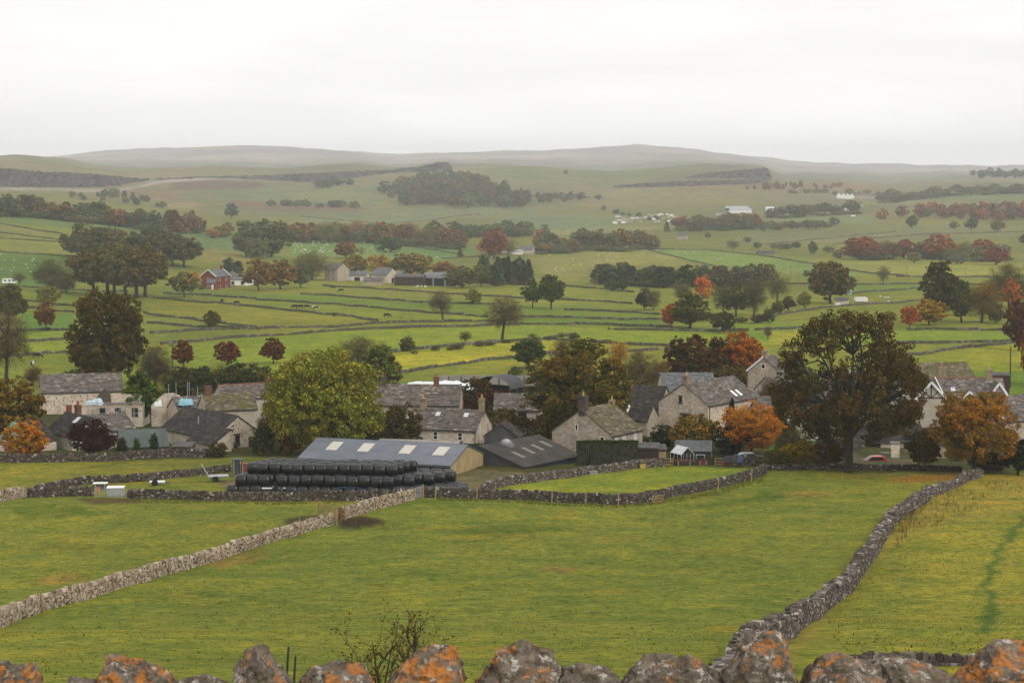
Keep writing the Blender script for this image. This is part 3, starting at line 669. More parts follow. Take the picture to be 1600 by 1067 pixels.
def tree_mesh(seed, H=10., W=10., cb=.2, nl=22, lr=.42, ncl=12, nleaf=5000, ls=.33, tr=.32, shell=.9, nsub=3, kind='leafy', droop=.8, tn=6, asp=1.35, limb=True, lean=0.0, fill=.18, zq=.44, cr=.28, fv=(.80, 1.08)):
    r = np.random.default_rng(seed); rd = random.Random(seed)
    zc = (cb + (1 - cb) * zq) * H; rz = (1 - zq) * (1 - cb) * H; rx = W / 2; rlo = zq * (1 - cb) * H
    if kind == 'conifer':
        m = nleaf; h = r.uniform(0, 1, m) ** .8; zz = cb * H + (1 - cb) * H * h; lay = np.sin(h * 42 + r.uniform(0, 6)) * .12
        rad = rx * (1 - h) ** .85 * (.75 + lay) * r.uniform(.55, 1.12, m) + .05
        th = r.uniform(0, 2 * math.pi, m); rad *= 1 + .22 * np.sin(th * 3 + h * 9)
        P = np.stack([np.cos(th) * rad, np.sin(th) * rad, zz - rad * .25], 1); out = np.stack([np.cos(th), np.sin(th), np.full(m, .2)], 1)
        tone = np.repeat(r.normal(size=m) * .15 + .3, 4); V, Q = leaf_quads(r, P, out, ls, asp)
        tb = MB().tube([(0, 0, -.4), (0, 0, H * .4), (0, 0, H * .97)], [tr, tr * .6, .03], tn)
        return tb, (V, Q, tone)
    D = fib(nl, r); D[:, 2] = np.where(D[:, 2] < 0, D[:, 2] * droop * rlo / rz, D[:, 2])
    env = np.array([rx, rx, rz]); lrad = lr * min(rx, rz) * r.uniform(.7, 1.3, nl)
    fac = shell * r.uniform(*fv, nl)
    L = D * (env - lrad[:, None] * .8) * fac[:, None]
    ni = int(nl * fill)
    if ni:
        Li = rdirs(r, ni) * env * r.uniform(.1, .45, ni)[:, None]; L = np.vstack([L, Li]); lrad = np.concatenate([lrad, lr * min(rx, rz) * r.uniform(.8, 1.2, ni)])
    L = L + np.array([0, 0, zc]); L[:, 0] += lean * (L[:, 2] / H)
    nL = len(L)
    tb = MB()
    top = zc + rz * .25
    tp = [Vector((0, 0, -.5)), Vector((0, 0, cb * H * .5)), Vector((lean * cb + rd.uniform(-.1, .1) * W * .2, rd.uniform(-.1, .1) * W * .2, cb * H + .1 * H)), Vector((lean * .5 + rd.uniform(-.1, .1) * W * .3, rd.uniform(-.1, .1) * W * .3, top))]
    tb.tube(tp, [tr * 1.35, tr, tr * .8, tr * .3], tn)
    clumps, cout, crad = [], [], []; prim = []
    for i in range(nL):
        Lc = Vector(L[i])
        k = rd.uniform(0, 1); s0 = tp[1].lerp(tp[2], .75 + .25 * k) if k < .35 or nL < 8 else tp[2].lerp(tp[3], (k - .35) * 1.4)
        if i % 3 and prim:
            s0 = min(prim, key=lambda q: (q - Lc).length)
        if limb and i < nl:
            mid = s0.lerp(Lc, .5); mid.z += (Lc - s0).length * .12; mid += Vector((rd.uniform(-.06, .06), rd.uniform(-.06, .06), 0)) * W; pk = 1.0 if i % 3 == 0 else .5
            if i % 3 == 0: prim.append(mid)
            tb.tube([s0, s0.lerp(mid, .5) + Vector((0, 0, .02 * H)), mid, Lc], [tr * .46 * pk, tr * .38 * pk, tr * .28 * pk, tr * .10 * pk], max(3, tn - 2), cap=False)
        dd = rdirs(r, ncl); o = L[i] - np.array([lean * .5, 0, zc]); o = o / (np.linalg.norm(o) + 1e-6)
        dd = dd + o * .35; dd /= np.linalg.norm(dd, axis=1, keepdims=True)
        pc = L[i] + dd * (lrad[i] * r.uniform(.55, 1.08, ncl))[:, None] * np.array([1, 1, .85])
        clumps.append(pc); cout.append(dd); crad.append(np.full(ncl, lrad[i]))
        if limb:
            for q in range(min(nsub, ncl)):
                a = Lc.lerp(s0, .25); tb.tube([a, a.lerp(Vector(pc[q]), .5) + Vector((0, 0, .02 * H)), Vector(pc[q])], [tr * .12, tr * .08, tr * .03], 3, cap=False)
    C = np.vstack(clumps); O = np.vstack(cout); RR = np.concatenate(crad)
    w = RR ** 2; w = w * r.uniform(.35, 1.3, len(w)); pick = r.choice(len(C), nleaf, p=w / w.sum())
    ct = r.normal(size=len(C)) * .22 + .28
    lt = np.repeat(r.normal(size=nL) * .3, ncl); ct = ct + lt
    g = r.normal(size=(nleaf, 3)); g *= np.clip(1 / (np.linalg.norm(g, axis=1, keepdims=True) + .3), .4, 1) * 1.0
    P = C[pick] + g * (RR[pick] * cr)[:, None] * np.array([1, 1, .65])
    P[:, 2] = np.maximum(P[:, 2], .12)
    if kind == 'bare':
        V, Q = leaf_quads(r, P, O[pick], ls, 5.0, .5, .8)
        sc = .13
        V = V.reshape(-1, 4, 3); c = (V[:, 1] + V[:, 3]) / 2; V[:, 1] = c + (V[:, 1] - c) * sc; V[:, 3] = c + (V[:, 3] - c) * sc; V = V.reshape(-1, 3)
    else:
        V, Q = leaf_quads(r, P, O[pick], ls, asp)
    return tb, (V, Q, np.repeat(ct[pick], 4))
PROTO = {}
def proto(key, H=10., W=10., **kw):
    tb, (V, Q, tone) = tree_mesh(H=H, W=W, **kw)
    tm = tb.mesh(key + '_trunk', M['twig'] if kw.get('kind') == 'bare' else M['bark'], True)
    cm = np_mesh(key + '_crown', V, Q, [M['leaf']], tone=tone)
    both_V = np.vstack([V, np.array(tb.v)]); me = None
    ex = lambda a: float(np.percentile(a, 99.2) - np.percentile(a, .8)); Ha = float(np.percentile(V[:, 2], 99.7)); Wa = .5 * (ex(V[:, 0]) + ex(V[:, 1]))
    PROTO[key] = dict(t=tm, c=cm, H=Ha, W=Wa, V=V, Q=Q, tone=tone, tb=tb)
def both(key):
    p = PROTO[key]
    if 'b' not in p:
        nV = len(p['V']); tv = np.array(p['tb'].v); tf = np.array([f for f in p['tb'].f if len(f) == 4]) + nV
        p['b'] = np_mesh(key + '_tree', np.vstack([p['V'], tv]), np.vstack([p['Q'], tf]), [M['leaf'], M['bark']],
                         mi=np.concatenate([np.zeros(len(p['Q'])), np.ones(len(tf))]), tone=np.concatenate([p['tone'], np.zeros(len(tv))]))
    return p['b']
LODS = {1: dict(nleaf=7000, ls=.24, ncl=15), 2: dict(nleaf=2400, ls=.36, ncl=9, nsub=1, tn=5, tr=.26), 3: dict(nleaf=640, ls=.60, ncl=6, cb=.0, nsub=0, tn=4, limb=False, tr=.2)}
SHAPES = {'round': dict(W=9.4, cb=.05, nl=22, lr=.38), 'broad': dict(W=12.5, cb=.06, nl=26, lr=.36), 'tall': dict(W=6.6, cb=.03, nl=20, lr=.44), 'stem': dict(W=9.4, cb=.14, nl=24, lr=.36), 'bush': dict(W=12, cb=.0, nl=20, lr=.42, tr=.16)}
for lod, lk in LODS.items():
    for sh, sk in SHAPES.items():
        for v in range(3):
            k = dict(sk); k.update(lk)
            if sh == 'bush' and lod < 3: k['nsub'] = 1
            proto(f'{sh}_{lod}_{v}', seed=lod * 100 + v * 7 + len(sh), **k)
    for v in range(2):
        n = LODS[lod]['nleaf']
        proto(f'conifer_{lod}_{v}', W=4.6, cb=.05, seed=60 + v + lod, kind='conifer', nleaf=n, ls=LODS[lod]['ls'] * .8, tr=.2)
        k = dict(W=9.5, cb=.14, nl=24, lr=.46); k.update(lk); k.update(nleaf=int(n * (.30 if lod == 1 else .45)), nsub=9 if lod < 3 else 0, limb=True, tr=.30)
        proto(f'bare_{lod}_{v}', seed=80 + v + lod * 3, kind='bare', **k)
        k.update(nleaf=int(n * .7), cb=.08, W=8.5, lr=.5)
        proto(f'thin_{lod}_{v}', seed=90 + v + lod * 3, kind='bare', **k)
OL = (.088, .082, .028); GR = (.065, .095, .026); YG = (.20, .195, .026); RU = (.125, .05, .016); OR = (.40, .125, .014); RD = (.125, .033, .018); BR = (.075, .05, .021); DK = (.032, .044, .02); GY = (.12, .10, .065); PU = (.035, .012, .017); YE = (.33, .21, .02); GB = (.07, .085, .05)
TCOUNT = [0]
GT = {}
def tree(x, yb, yt, w, sh, c1, c2, label, group=None, name=None, d=None, z=None):
    P = at(x, yb) if d is None else on_ray(x, yb, d)
    if d is not None: P.z = float(terr(P.x, P.y))
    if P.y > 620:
        k_ = min(1.0, (P.y - 620) / 600); f_ = lambda c: tuple(v * (1 + .6 * k_) + .018 * k_ for v in c); c1, c2 = f_(c1), f_(c2)  # distance haze painted into the leaf colours: far trees paler and greyer
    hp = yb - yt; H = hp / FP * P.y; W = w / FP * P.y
    i = TCOUNT[0]; TCOUNT[0] += 1
    if sh in PROTO: key = sh
    else:
        lod = 1 if max(hp, w) > 52 else 2 if max(hp, w) > 19 else 3
        nv = 3 if sh in SHAPES else 2
        key = f'{sh}_{lod}_{(i * 7 + i // 3) % nv}'
    p = PROTO[key]; sx, sz = W / p['W'], H / p['H']
    nm = name or ('bush' if sh == 'bush' else 'conifer_tree' if sh == 'conifer' else 'tree'); cat = 'bush' if nm == 'bush' or 'bush' in nm else 'hedge' if 'hedge' in nm else 'tree'
    rz = (i * 2.399) % 6.283
    if hp < 19 and sh not in PROTO:
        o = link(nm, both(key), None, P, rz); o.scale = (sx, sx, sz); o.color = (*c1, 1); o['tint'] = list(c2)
        return tag(o, label, cat, group)
    t = thing(nm, label, cat, P, rz, group); t.scale = (sx, sx, sz)
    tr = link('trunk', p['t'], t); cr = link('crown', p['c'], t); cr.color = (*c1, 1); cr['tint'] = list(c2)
    return t
# -- the great trees of the village, each grown for itself
proto('sycamore', W=11.6, cb=.13, nl=84, lr=.19, ncl=16, nleaf=60000, ls=.066, tr=.30, shell=.99, nsub=8, seed=33, tn=8, fill=.10, droop=.85, zq=.42, cr=.33, fv=(.9, 1.03))
proto('lime', W=12.6, cb=.02, nl=60, lr=.28, ncl=18, nleaf=38000, ls=.11, tr=.25, nsub=4, seed=21, tn=8, fill=.3)
proto('maple', W=9.2, cb=.03, nl=54, lr=.28, ncl=18, nleaf=32000, ls=.11, tr=.25, nsub=3, seed=31, tn=8, fill=.3)
proto('chestnut', W=8.6, cb=.07, nl=54, lr=.27, ncl=18, nleaf=30000, ls=.105, tr=.27, nsub=5, seed=41, tn=8, fill=.15)
proto('beech', W=10.6, cb=.05, nl=44, lr=.29, ncl=16, nleaf=22000, ls=.115, tr=.25, nsub=4, seed=51, tn=7)
proto('maple_low', W=12.4, cb=.04, nl=50, lr=.29, ncl=16, nleaf=28000, ls=.11, tr=.24, nsub=4, seed=61, tn=7)
proto('bare_open', W=8.6, cb=.22, nl=26, lr=.40, ncl=10, nleaf=1500, ls=.30, tr=.34, nsub=9, seed=83, kind='bare', lean=1.6, tn=6)
proto('topiary', W=6.0, cb=.0, nl=20, lr=.62, ncl=16, nleaf=4000, ls=.2, tr=.2, nsub=0, seed=71, limb=False, fill=.5)
tree(1326, 738, 487, 230, 'sycamore', (.054, .043, .018), (.10, .058, .02), 'huge dark brown sycamore with a broad dome and thick trunk beside the red car', name='sycamore_tree')
tree(507, 712, 546, 178, 'lime', (.15, .168, .034), (.28, .245, .042), 'big yellow-green tree standing over the blue-roofed barn', name='lime_tree')
tree(905, 692, 533, 150, 'maple', (.155, .10, .019), (.062, .072, .02), 'big brown and orange tree behind the mossy-roofed house', name='maple_tree')
tree(168, 618, 456, 112, 'chestnut', (.064, .056, .018), (.115, .065, .018), 'great dark brown tree behind the long grey barn at left', name='chestnut_tree')
tree(1173, 712, 627, 94, 'beech', (.46, .165, .02), (.34, .17, .02), 'bright orange round tree right of the blue-grey summerhouse', name='beech_tree')
tree(1522, 740, 612, 128, 'maple_low', (.30, .135, .024), (.14, .10, .022), 'orange and brown tree in front of the white-gabled house', name='maple_tree')
# (x, base, top, width, shape, colour, second colour, label)
T = [
 (8, 700, 588, 120, 'round', (.13, .09, .022), (.17, .10, .02), 'olive and orange tree cut by the left edge beside the small orange tree'),
 (40, 717, 659, 66, 'bush', (.42, .15, .015), (.26, .16, .02), 'rounded bright orange bush tree by the green-edged roof'),
 (143, 716, 655, 66, 'round', PU, (.05, .018, .02), 'dark purple round tree in front of the small cottage'),
 (219, 664, 581, 54, 'tall', (.05, .085, .018), (.09, .13, .025), 'dense evergreen tree beside the scaffolded building'),
 (10, 605, 478, 74, 'bare_open', GY, BR, 'bare leaning tree at the left edge above the cows'),
 (287, 574, 531, 34, 'round', RU, RD, 'slim russet tree right of the wooden pole'),
 (355, 571, 533, 41, 'round', (.12, .03, .014), (.17, .055, .016), 'round dark red tree, middle of three in the lime field'),
 (427, 568, 528, 38, 'round', (.11, .035, .015), (.14, .055, .016), 'round dark red tree on a short clear stem beside the big yellow-green tree'),
 (243, 606, 540, 60, 'thin', GY, BR, 'thin leafless grey-brown tree beside the great brown tree'),
 (300, 622, 573, 84, 'bush', DK, OL, 'dark green thicket behind the rubble roof'),
 (378, 618, 566, 84, 'bush', DK, OL, 'dark green hawthorn thicket right of the rubble roof'),
 (345, 600, 572, 40, 'thin', OL, BR, 'olive scrub between the two dark thickets'),
 (425, 625, 582, 52, 'bush', OL, (.12, .09, .02), 'olive bush left of the big yellow-green tree'),
 (425, 705, 640, 50, 'thin', BR, OL, 'thin brown tree in front of the big yellow-green tree'),
 (455, 708, 664, 46, 'bush', (.24, .085, .014), OL, 'low rust-orange bush under the big yellow-green tree'),
 (560, 600, 526, 92, 'thin', OL, GY, 'sparse olive tree peeping over the big yellow-green tree'),
 (593, 650, 541, 60, 'tall', (.10, .125, .036), (.11, .105, .035), 'green tree just right of the big yellow-green tree'),
 (625, 706, 632, 76, 'bush', BR, (.06, .055, .018), 'brown shrubbery left of the white-windowed cottage'),
 (570, 706, 668, 60, 'bush', (.10, .09, .02), (.16, .085, .015), 'low olive bush at the barn end under the big yellow-green tree'),
 (738, 662, 592, 108, 'broad', (.075, .032, .013), (.05, .045, .014), 'dark red-brown spreading tree behind the white-windowed cottage chimney'),
 (790, 690, 638, 66, 'bush', (.09, .055, .018), OL, 'brown bush at the right gable of the white-windowed cottage'),
 (827, 581, 528, 50, 'stem', GR, (.045, .06, .018), 'small round dark green tree on a clear trunk by the field wall'),
 (880, 570, 527, 42, 'thin', (.13, .075, .045), GY, 'thin pinkish leafless sapling above the big brown and orange tree'),
 (968, 570, 530, 30, 'thin', (.34, .16, .02), YE, 'sapling with yellow-orange leaves left on top'),
 (1000, 622, 548, 62, 'thin', GY, BR, 'grey-brown leafless tree right of the big brown and orange tree'),
 (1032, 615, 559, 34, 'thin', (.17, .085, .025), GY, 'small orange-brown tree near the twin stone houses'),
 (1008, 640, 598, 60, 'bush', OL, DK, 'dark olive scrub behind the black-roofed barn'),
 (1074, 612, 524, 76, 'round', (.075, .032, .014), (.045, .045, .016), 'dark red and green round tree behind the twin stone houses'),
 (1120, 605, 527, 58, 'round', (.06, .055, .017), (.15, .06, .014), 'dark green tree between the red tree and the bright orange one'),
 (1161, 606, 519, 66, 'round', (.34, .095, .012), (.22, .095, .014), 'bright orange tree rising behind the twin stone houses'),
 (1140, 612, 570, 70, 'bush', (.10, .065, .022), OL, 'brown bush under the bright orange tree behind the houses'),
 (1085, 706, 648, 74, 'bush', (.13, .11, .022), (.25, .13, .018), 'yellow-olive shrub in front of the twin stone houses'),
 (1143, 706, 622, 26, 'conifer', (.02, .03, .016), DK, 'narrow dark conifer against the twin stone houses'),
 (1140, 712, 664, 52, 'bush', (.022, .03, .014), DK, 'blackish evergreen shrub left of the bright orange round tree'),
 (318, 606, 574, 50, 'bush', OL, BR, 'olive scrub right of the tall pole and before the dark red trees'),
 (270, 612, 582, 44, 'thin', OL, GY, 'thin olive brush at the foot of the tall pole'),
 (402, 640, 600, 46, 'bush', DK, OL, 'dark holly mass left of the big yellow-green tree'),
 (440, 660, 615, 40, 'thin', GY, OL, 'bare brush left of the big yellow-green tree'),
 (410, 712, 668, 34, 'bush', DK, OL, 'dark ivy bush at the right corner of the barn gable'),
 (775, 700, 655, 34, 'bush', BR, OL, 'brown scrub between the cottage gable and the little gabled shed'),
 (1205, 660, 590, 44, 'thin', (.09, .06, .03), GY, 'bare brown tree before the grey gable house'),
 (1240, 720, 668, 60, 'thin', (.09, .07, .03), OL, 'thin brush on the lawn edge left of the sycamore'),
 (1444, 736, 672, 44, 'round', (.14, .075, .02), (.09, .08, .022), 'dull orange-brown tree left of the orange and brown tree'),
 (1260, 655, 590, 54, 'thin', (.08, .05, .025), BR, 'brown thin tree behind the left limbs of the sycamore'),
 (1000, 700, 680, 30, 'bush', OL, BR, 'scrub at the right end of the clipped hedge'),
 (130, 600, 575, 60, 'bush', OL, DK, 'olive hedge over the long grey barn roof'),
 (1036, 702, 663, 40, 'bush', (.025, .04, .017), DK, 'dark laurel bush beside the dark shed'),
 (1250, 728, 690, 66, 'bush', (.30, .21, .022), (.15, .12, .022), 'golden yellow bush left of the huge sycamore trunk'),
 (1215, 730, 703, 46, 'bush', OL, (.12, .10, .022), 'olive bramble clump beside the golden yellow bush'),
 (1292, 728, 690, 58, 'bush', (.10, .05, .024), BR, 'red-brown shrub between the golden bush and the sycamore trunk'),
 (1218, 690, 640, 52, 'bush', (.03, .032, .014), BR, 'dark shrub against the red-brown barn door'),
 (1196, 620, 575, 60, 'bush', (.05, .055, .025), GY, 'dark ivy-grown shrub below the grey gable house'),
 (1590, 742, 686, 44, 'tall', (.015, .028, .014), DK, 'blackish yew at the right edge by the lane'),
 (1545, 738, 706, 60, 'bush', (.03, .035, .016), BR, 'dark hedge shrub under the orange and brown tree'),
 (1592, 548, 470, 48, 'round', (.085, .03, .02), RU, 'dark red tree at the right edge over the long walls'),
 (1608, 602, 506, 26, 'round', (.30, .11, .016), RU, 'orange tree half cut off at the right edge'),
 (866, 684, 640, 24, 'tall', (.16, .24, .04), (.20, .26, .05), 'pale green young tree beside the mossy-roofed house'),
 (846, 690, 648, 44, 'bush', (.22, .10, .018), (.09, .075, .02), 'orange-leaved shrub left of the mossy-roofed house'),
 (832, 696, 668, 40, 'bush', DK, OL, 'dark green shrub below the little gabled shed'),
 (805, 600, 572, 26, 'bush', GR, OL, 'small green bush on the concrete clamp wall'),
 (190, 712, 683, 17, 'topiary', (.03, .045, .016), DK, 'domed clipped yew, leftmost of the topiary row'),
 (214, 712, 684, 12, 'topiary', (.05, .065, .02), GR, 'smallest clipped yew in the middle of the topiary row'),
 (241, 712, 676, 14, 'topiary', (.03, .05, .018), DK, 'tallest clipped yew, rightmost of the topiary row'),
 (52, 603, 570, 30, 'thin', (.14, .07, .03), BR, 'small brown sapling above the long grey barn roof'),
 (340, 714, 690, 30, 'bush', (.06, .05, .03), OL, 'low dark shrub at the foot of the barn gable'),
 # middle distance
 (12, 505, 445, 56, 'round', (.085, .075, .024), OL, 'olive-brown tree at the left edge below the caravan'),
 (82, 456, 404, 60, 'thin', (.085, .08, .035), OL, 'sparse olive tree left of the great dark clump'),
 (104, 458, 428, 34, 'thin', GY, OL, 'low greyish tree under the sparse olive tree'),
 (30, 446, 424, 24, 'bare', GY, OL, 'tiny bare tree right of the white caravan'),
 (75, 478, 447, 38, 'round', (.14, .14, .03), YG, 'yellow-green sapling left of the great brown tree'),
 (72, 517, 470, 33, 'stem', (.16, .065, .022), RU, 'orange-brown young tree over the left walls'),
 (332, 514, 485, 25, 'round', (.10, .085, .022), OL, 'small olive tree standing alone by the walls'),
 (288, 464, 424, 44, 'stem', (.11, .115, .035), (.2, .15, .03), 'light olive tree left of the red brick house'),
 (303, 440, 424, 16, 'round', (.3, .14, .02), OR, 'tiny orange tree against the red brick house'),
 (358, 428, 403, 18, 'tall', DK, GB, 'dark yew behind the red brick house'),
 (372, 432, 408, 16, 'tall', DK, GB, 'dark narrow tree behind the white bungalow'),
 (404, 454, 404, 48, 'round', (.13, .085, .02), (.21, .11, .016), 'golden brown tree right of the white bungalow, left of a pair'),
 (438, 452, 406, 50, 'round', (.11, .08, .022), (.18, .085, .016), 'golden brown tree right of the white bungalow, right of a pair'),
 (470, 450, 414, 32, 'round', GB, OL, 'grey-green tree left of the tall stone house'),
 (487, 438, 392, 56, 'thin', OL, GY, 'sparse olive tree behind the tall stone house'),
 (385, 402, 346, 44, 'round', GB, OL, 'grey-green tree at the left of the green clump beyond the red house'),
 (424, 402, 344, 62, 'round', (.045, .065, .03), OL, 'broad green tree at the right of the clump beyond the red house'),
 (404, 404, 374, 40, 'bush', (.07, .085, .04), OL, 'low green tree in front of the clump beyond the red house'),
 (540, 404, 377, 36, 'round', (.10, .045, .03), RU, 'red-brown round tree below the sheep field'),
 (565, 398, 384, 16, 'thin', OL, GY, 'small sparse tree in the sheep field'),
 (610, 394, 370, 42, 'bush', (.03, .055, .03), DK, 'dark green round clump at the right of the sheep field'),
 (556, 428, 398, 40, 'round', (.14, .10, .02), (.20, .11, .016), 'golden tree behind the farm, left of the row'),
 (592, 430, 398, 40, 'round', (.17, .12, .02), (.34, .18, .02), 'yellow-orange tree behind the farm sheds'),
 (628, 432, 397, 46, 'round', (.12, .08, .02), OL, 'brown-gold tree behind the timber barn'),
 (654, 432, 396, 46, 'round', (.13, .10, .022), (.2, .12, .016), 'gold and olive tree behind the open barn'),
 (692, 432, 408, 38, 'round', (.2, .10, .02), RU, 'orange tree at the right end of the farm row'),
 (722, 450, 416, 52, 'round', (.065, .07, .025), OL, 'dark olive tree at the right end of the open barn'),
 (752, 448, 414, 34, 'round', (.075, .085, .027), OL, 'olive tree right beside the dark olive one by the barn'),
 (772, 404, 357, 40, 'round', (.12, .04, .03), RD, 'rust-red round tree above the distant farm lane'),
 (755, 396, 376, 20, 'round', (.2, .09, .03), OR, 'small orange tree below the rust-red round tree'),
 (793, 398, 370, 34, 'thin', OL, GY, 'grey-olive tree right of the rust-red round tree'),
 (719, 402, 388, 10, 'conifer', BR, DK, 'tiny pointed tree in the pasture left of the conifers'),
 (832, 481, 436, 32, 'stem', GR, OL, 'green tree on a bare trunk, left of a pair in the pastures'),
 (861, 483, 430, 38, 'stem', (.05, .075, .02), OL, 'green tree on a bare trunk, taller right one of a pair in the pastures'),
 (740, 476, 452, 25, 'round', (.14, .145, .028), YG, 'small yellow-green tree between the bare trees'),
 (692, 503, 452, 38, 'bare_open', GY, OL, 'bare upright tree in the middle of the pastures'),
 (785, 533, 459, 58, 'bare_open', GY, BR, 'large bare leaning tree in the middle of the pastures'),
 (727, 537, 516, 21, 'bare', OL, BR, 'tiny bare thorn on the hedge line'),
 (637, 549, 526, 24, 'bush', (.075, .075, .025), OL, 'rounded thorn bush on the yellow field edge'),
 (955, 456, 437, 20, 'round', GB, DK, 'small dark tree in the high pasture, left of a pair'),
 (972, 456, 436, 16, 'round', DK, GB, 'small dark tree in the high pasture, right of a pair'),
 (1007, 484, 451, 27, 'round', (.05, .045, .022), DK, 'dark brown small tree, left of a pair before the orange-sided bush'),
 (1021, 485, 450, 25, 'thin', GY, OL, 'thin grey tree, right of a pair before the orange-sided bush'),
 (1048, 511, 474, 28, 'round', (.30, .085, .016), OR, 'orange-red tree leaning against the olive round tree'),
 (1078, 513, 458, 58, 'round', (.085, .085, .03), OL, 'large olive round tree with an orange-red neighbour'),
 (1132, 520, 487, 36, 'round', (.055, .06, .02), OL, 'dark olive round bush below the tall grey-green trees'),
 (1099, 466, 430, 26, 'round', (.38, .10, .02), OR, 'vivid orange tree in the valley copse'),
 (1106, 468, 450, 15, 'round', (.44, .17, .02), YE, 'small vivid yellow-orange tree in the valley copse'),
 (1072, 462, 414, 34, 'round', DK, GB, 'dark tree left of the vivid orange one'),
 (1066, 470, 440, 32, 'thin', OL, GY, 'pale olive tree in front left of the vivid orange one'),
 (1128, 450, 418, 36, 'round', (.08, .045, .035), GB, 'red-brown tree right above the vivid orange one'),
 (1130, 490, 441, 40, 'thin', GB, OL, 'tall grey-green tree, left of three above the dark olive bush'),
 (1150, 494, 444, 44, 'stem', (.06, .075, .03), OL, 'tall green tree, middle of three above the dark olive bush'),
 (1178, 492, 434, 40, 'thin', (.07, .06, .04), GY, 'tall brownish tree, right of three above the dark olive bush'),
 (1160, 448, 420, 40, 'round', GB, (.07, .05, .035), 'dark grey-green tree at the back of the valley copse'),
 (1175, 440, 420, 17, 'round', (.18, .045, .03), RD, 'small bright red tree at the back of the valley copse'),
 (1194, 438, 418, 18, 'round', GB, DK, 'small dark tree beside the bright red one'),
 (1214, 478, 424, 44, 'bare', GY, GB, 'tall bare tree between the copse and the round olive tree'),
 (1297, 474, 410, 64, 'round', (.085, .075, .025), (.12, .07, .022), 'big olive-brown round tree behind the stone hut'),
 (1322, 460, 428, 30, 'tall', GB, GR, 'green tree at the right shoulder of the big olive-brown one'),
 (1257, 481, 456, 22, 'round', (.13, .14, .04), YG, 'small yellow-green tree left of the stone hut'),
 (1232, 486, 463, 22, 'round', (.075, .05, .03), BR, 'small brown tree left of the yellow-green one'),
 (1215, 492, 470, 20, 'round', (.13, .12, .045), OL, 'small pale olive tree at the wall end'),
 (1260, 433, 422, 11, 'round', GB, DK, 'tiny dark tree under the power poles'),
 (1380, 445, 414, 23, 'bare', OL, GY, 'little lone tree with round crown on the right pasture'),
 (1468, 500, 409, 58, 'tall', (.065, .06, .028), OL, 'tall dark olive tree right of the great sycamore top'),
 (1474, 492, 446, 54, 'thin', (.10, .06, .05), GY, 'purplish brown tree before the tall dark olive one'),
 (1502, 504, 438, 32, 'tall', GR, OL, 'green tree right of the purplish brown one'),
 (1534, 504, 438, 64, 'thin', (.11, .095, .035), (.24, .11, .02), 'olive tree with orange edge and visible trunk at right'),
 (1577, 482, 412, 66, 'thin', (.075, .075, .035), OL, 'tall pale olive tree at the far right'),
 (1577, 486, 434, 34, 'round', (.22, .085, .025), OR, 'rust-orange tree at the far right'),
 (1452, 508, 467, 50, 'round', (.27, .15, .02), YE, 'golden yellow tree right of the great sycamore top'),
 (1421, 512, 478, 30, 'round', (.30, .085, .03), OR, 'orange-red small tree touching the golden yellow one'),
 (1388, 505, 486, 26, 'round', YE, OL, 'yellowish small tree peeping over the great sycamore'),
 (1555, 505, 474, 26, 'bush', OL, BR, 'low olive bush by the right-hand walls'),
 (1200, 532, 508, 14, 'bare', GY, BR, 'slender bare sapling left of the great sycamore'),
 (1200, 505, 482, 20, 'bush', OL, GB, 'low hedge bush beside the walls left of the sycamore top'),
 (1344, 406, 370, 54, 'round', (.15, .045, .032), RD, 'crimson-brown beech, left end of the russet row'),
 (1412, 404, 374, 38, 'round', (.13, .045, .03), RD, 'crimson-brown beech in the middle left of the russet row'),
 (1470, 406, 366, 52, 'round', (.18, .065, .028), RU, 'orange-red beech, largest of the russet row'),
 (1444, 404, 375, 26, 'round', (.10, .045, .04), GB, 'dull red tree left of the largest russet beech'),
 (1534, 405, 374, 38, 'round', (.16, .045, .028), RD, 'red beech near the right end of the russet row'),
 (1556, 414, 386, 36, 'round', (.15, .04, .035), RD, 'crimson round beech at the right end of the russet row'),
 (1385, 404, 374, 32, 'thin', GB, GY, 'grey tree between the crimson beeches'),
 (1505, 408, 374, 26, 'thin', GY, GB, 'grey bare tree beside the largest russet beech'),
 (1428, 411, 394, 24, 'round', (.12, .115, .05), OL, 'small yellowish tree in front of the russet row'),
 (1495, 412, 398, 34, 'bush', (.06, .06, .04), GB, 'low dark scrub in front of the russet row'),
 (1270, 398, 377, 14, 'round', GB, DK, 'small grey tree left of the russet row'),
 (1310, 404, 390, 18, 'bush', (.07, .06, .05), GB, 'dark bush at the left end of the russet row'),
 (1247, 387, 379, 10, 'round', GB, DK, 'tiny dark tree far left of the russet row'),
 (1295, 394, 384, 18, 'bush', GB, OL, 'scrub left of the russet row'),
 (1425, 356, 336, 18, 'round', GB, DK, 'lone dark tree in front of the crimson wood, left'),
 (1518, 360, 340, 20, 'round', (.055, .055, .04), DK, 'lone round tree in front of the crimson wood, right'),
 (1558, 362, 343, 24, 'round', (.14, .09, .045), OL, 'lone tan round tree in front of the crimson wood'),
 (1491, 358, 346, 16, 'round', GB, OL, 'small grey bush before the crimson wood'),
 (1602, 382, 366, 20, 'round', DK, GB, 'dark tree at the far right edge of the hill pasture'),
 (1145, 390, 374, 22, 'thin', GB, GY, 'grey tree above the bright green field'),
 (1106, 372, 362, 10, 'round', GB, DK, 'tiny tree below the dark red wood'),
 (1183, 388, 378, 14, 'round', GB, DK, 'small dark bush above the bright green field'),
 (1168, 378, 370, 14, 'bush', GB, DK, 'tiny bush on the far pasture'),
 (1042, 362, 346, 10, 'conifer', GB, DK, 'dark pointed conifer by the caravans'),
 (851, 367, 350, 14, 'round', GB, GY, 'small grey tree on the far lane'),
 (547, 290, 278, 14, 'round', GB, DK, 'small dark round tree at the quarry foot'),
 (362, 342, 318, 22, 'round', (.05, .055, .05), GB, 'blue-grey tree on the far left slope'),
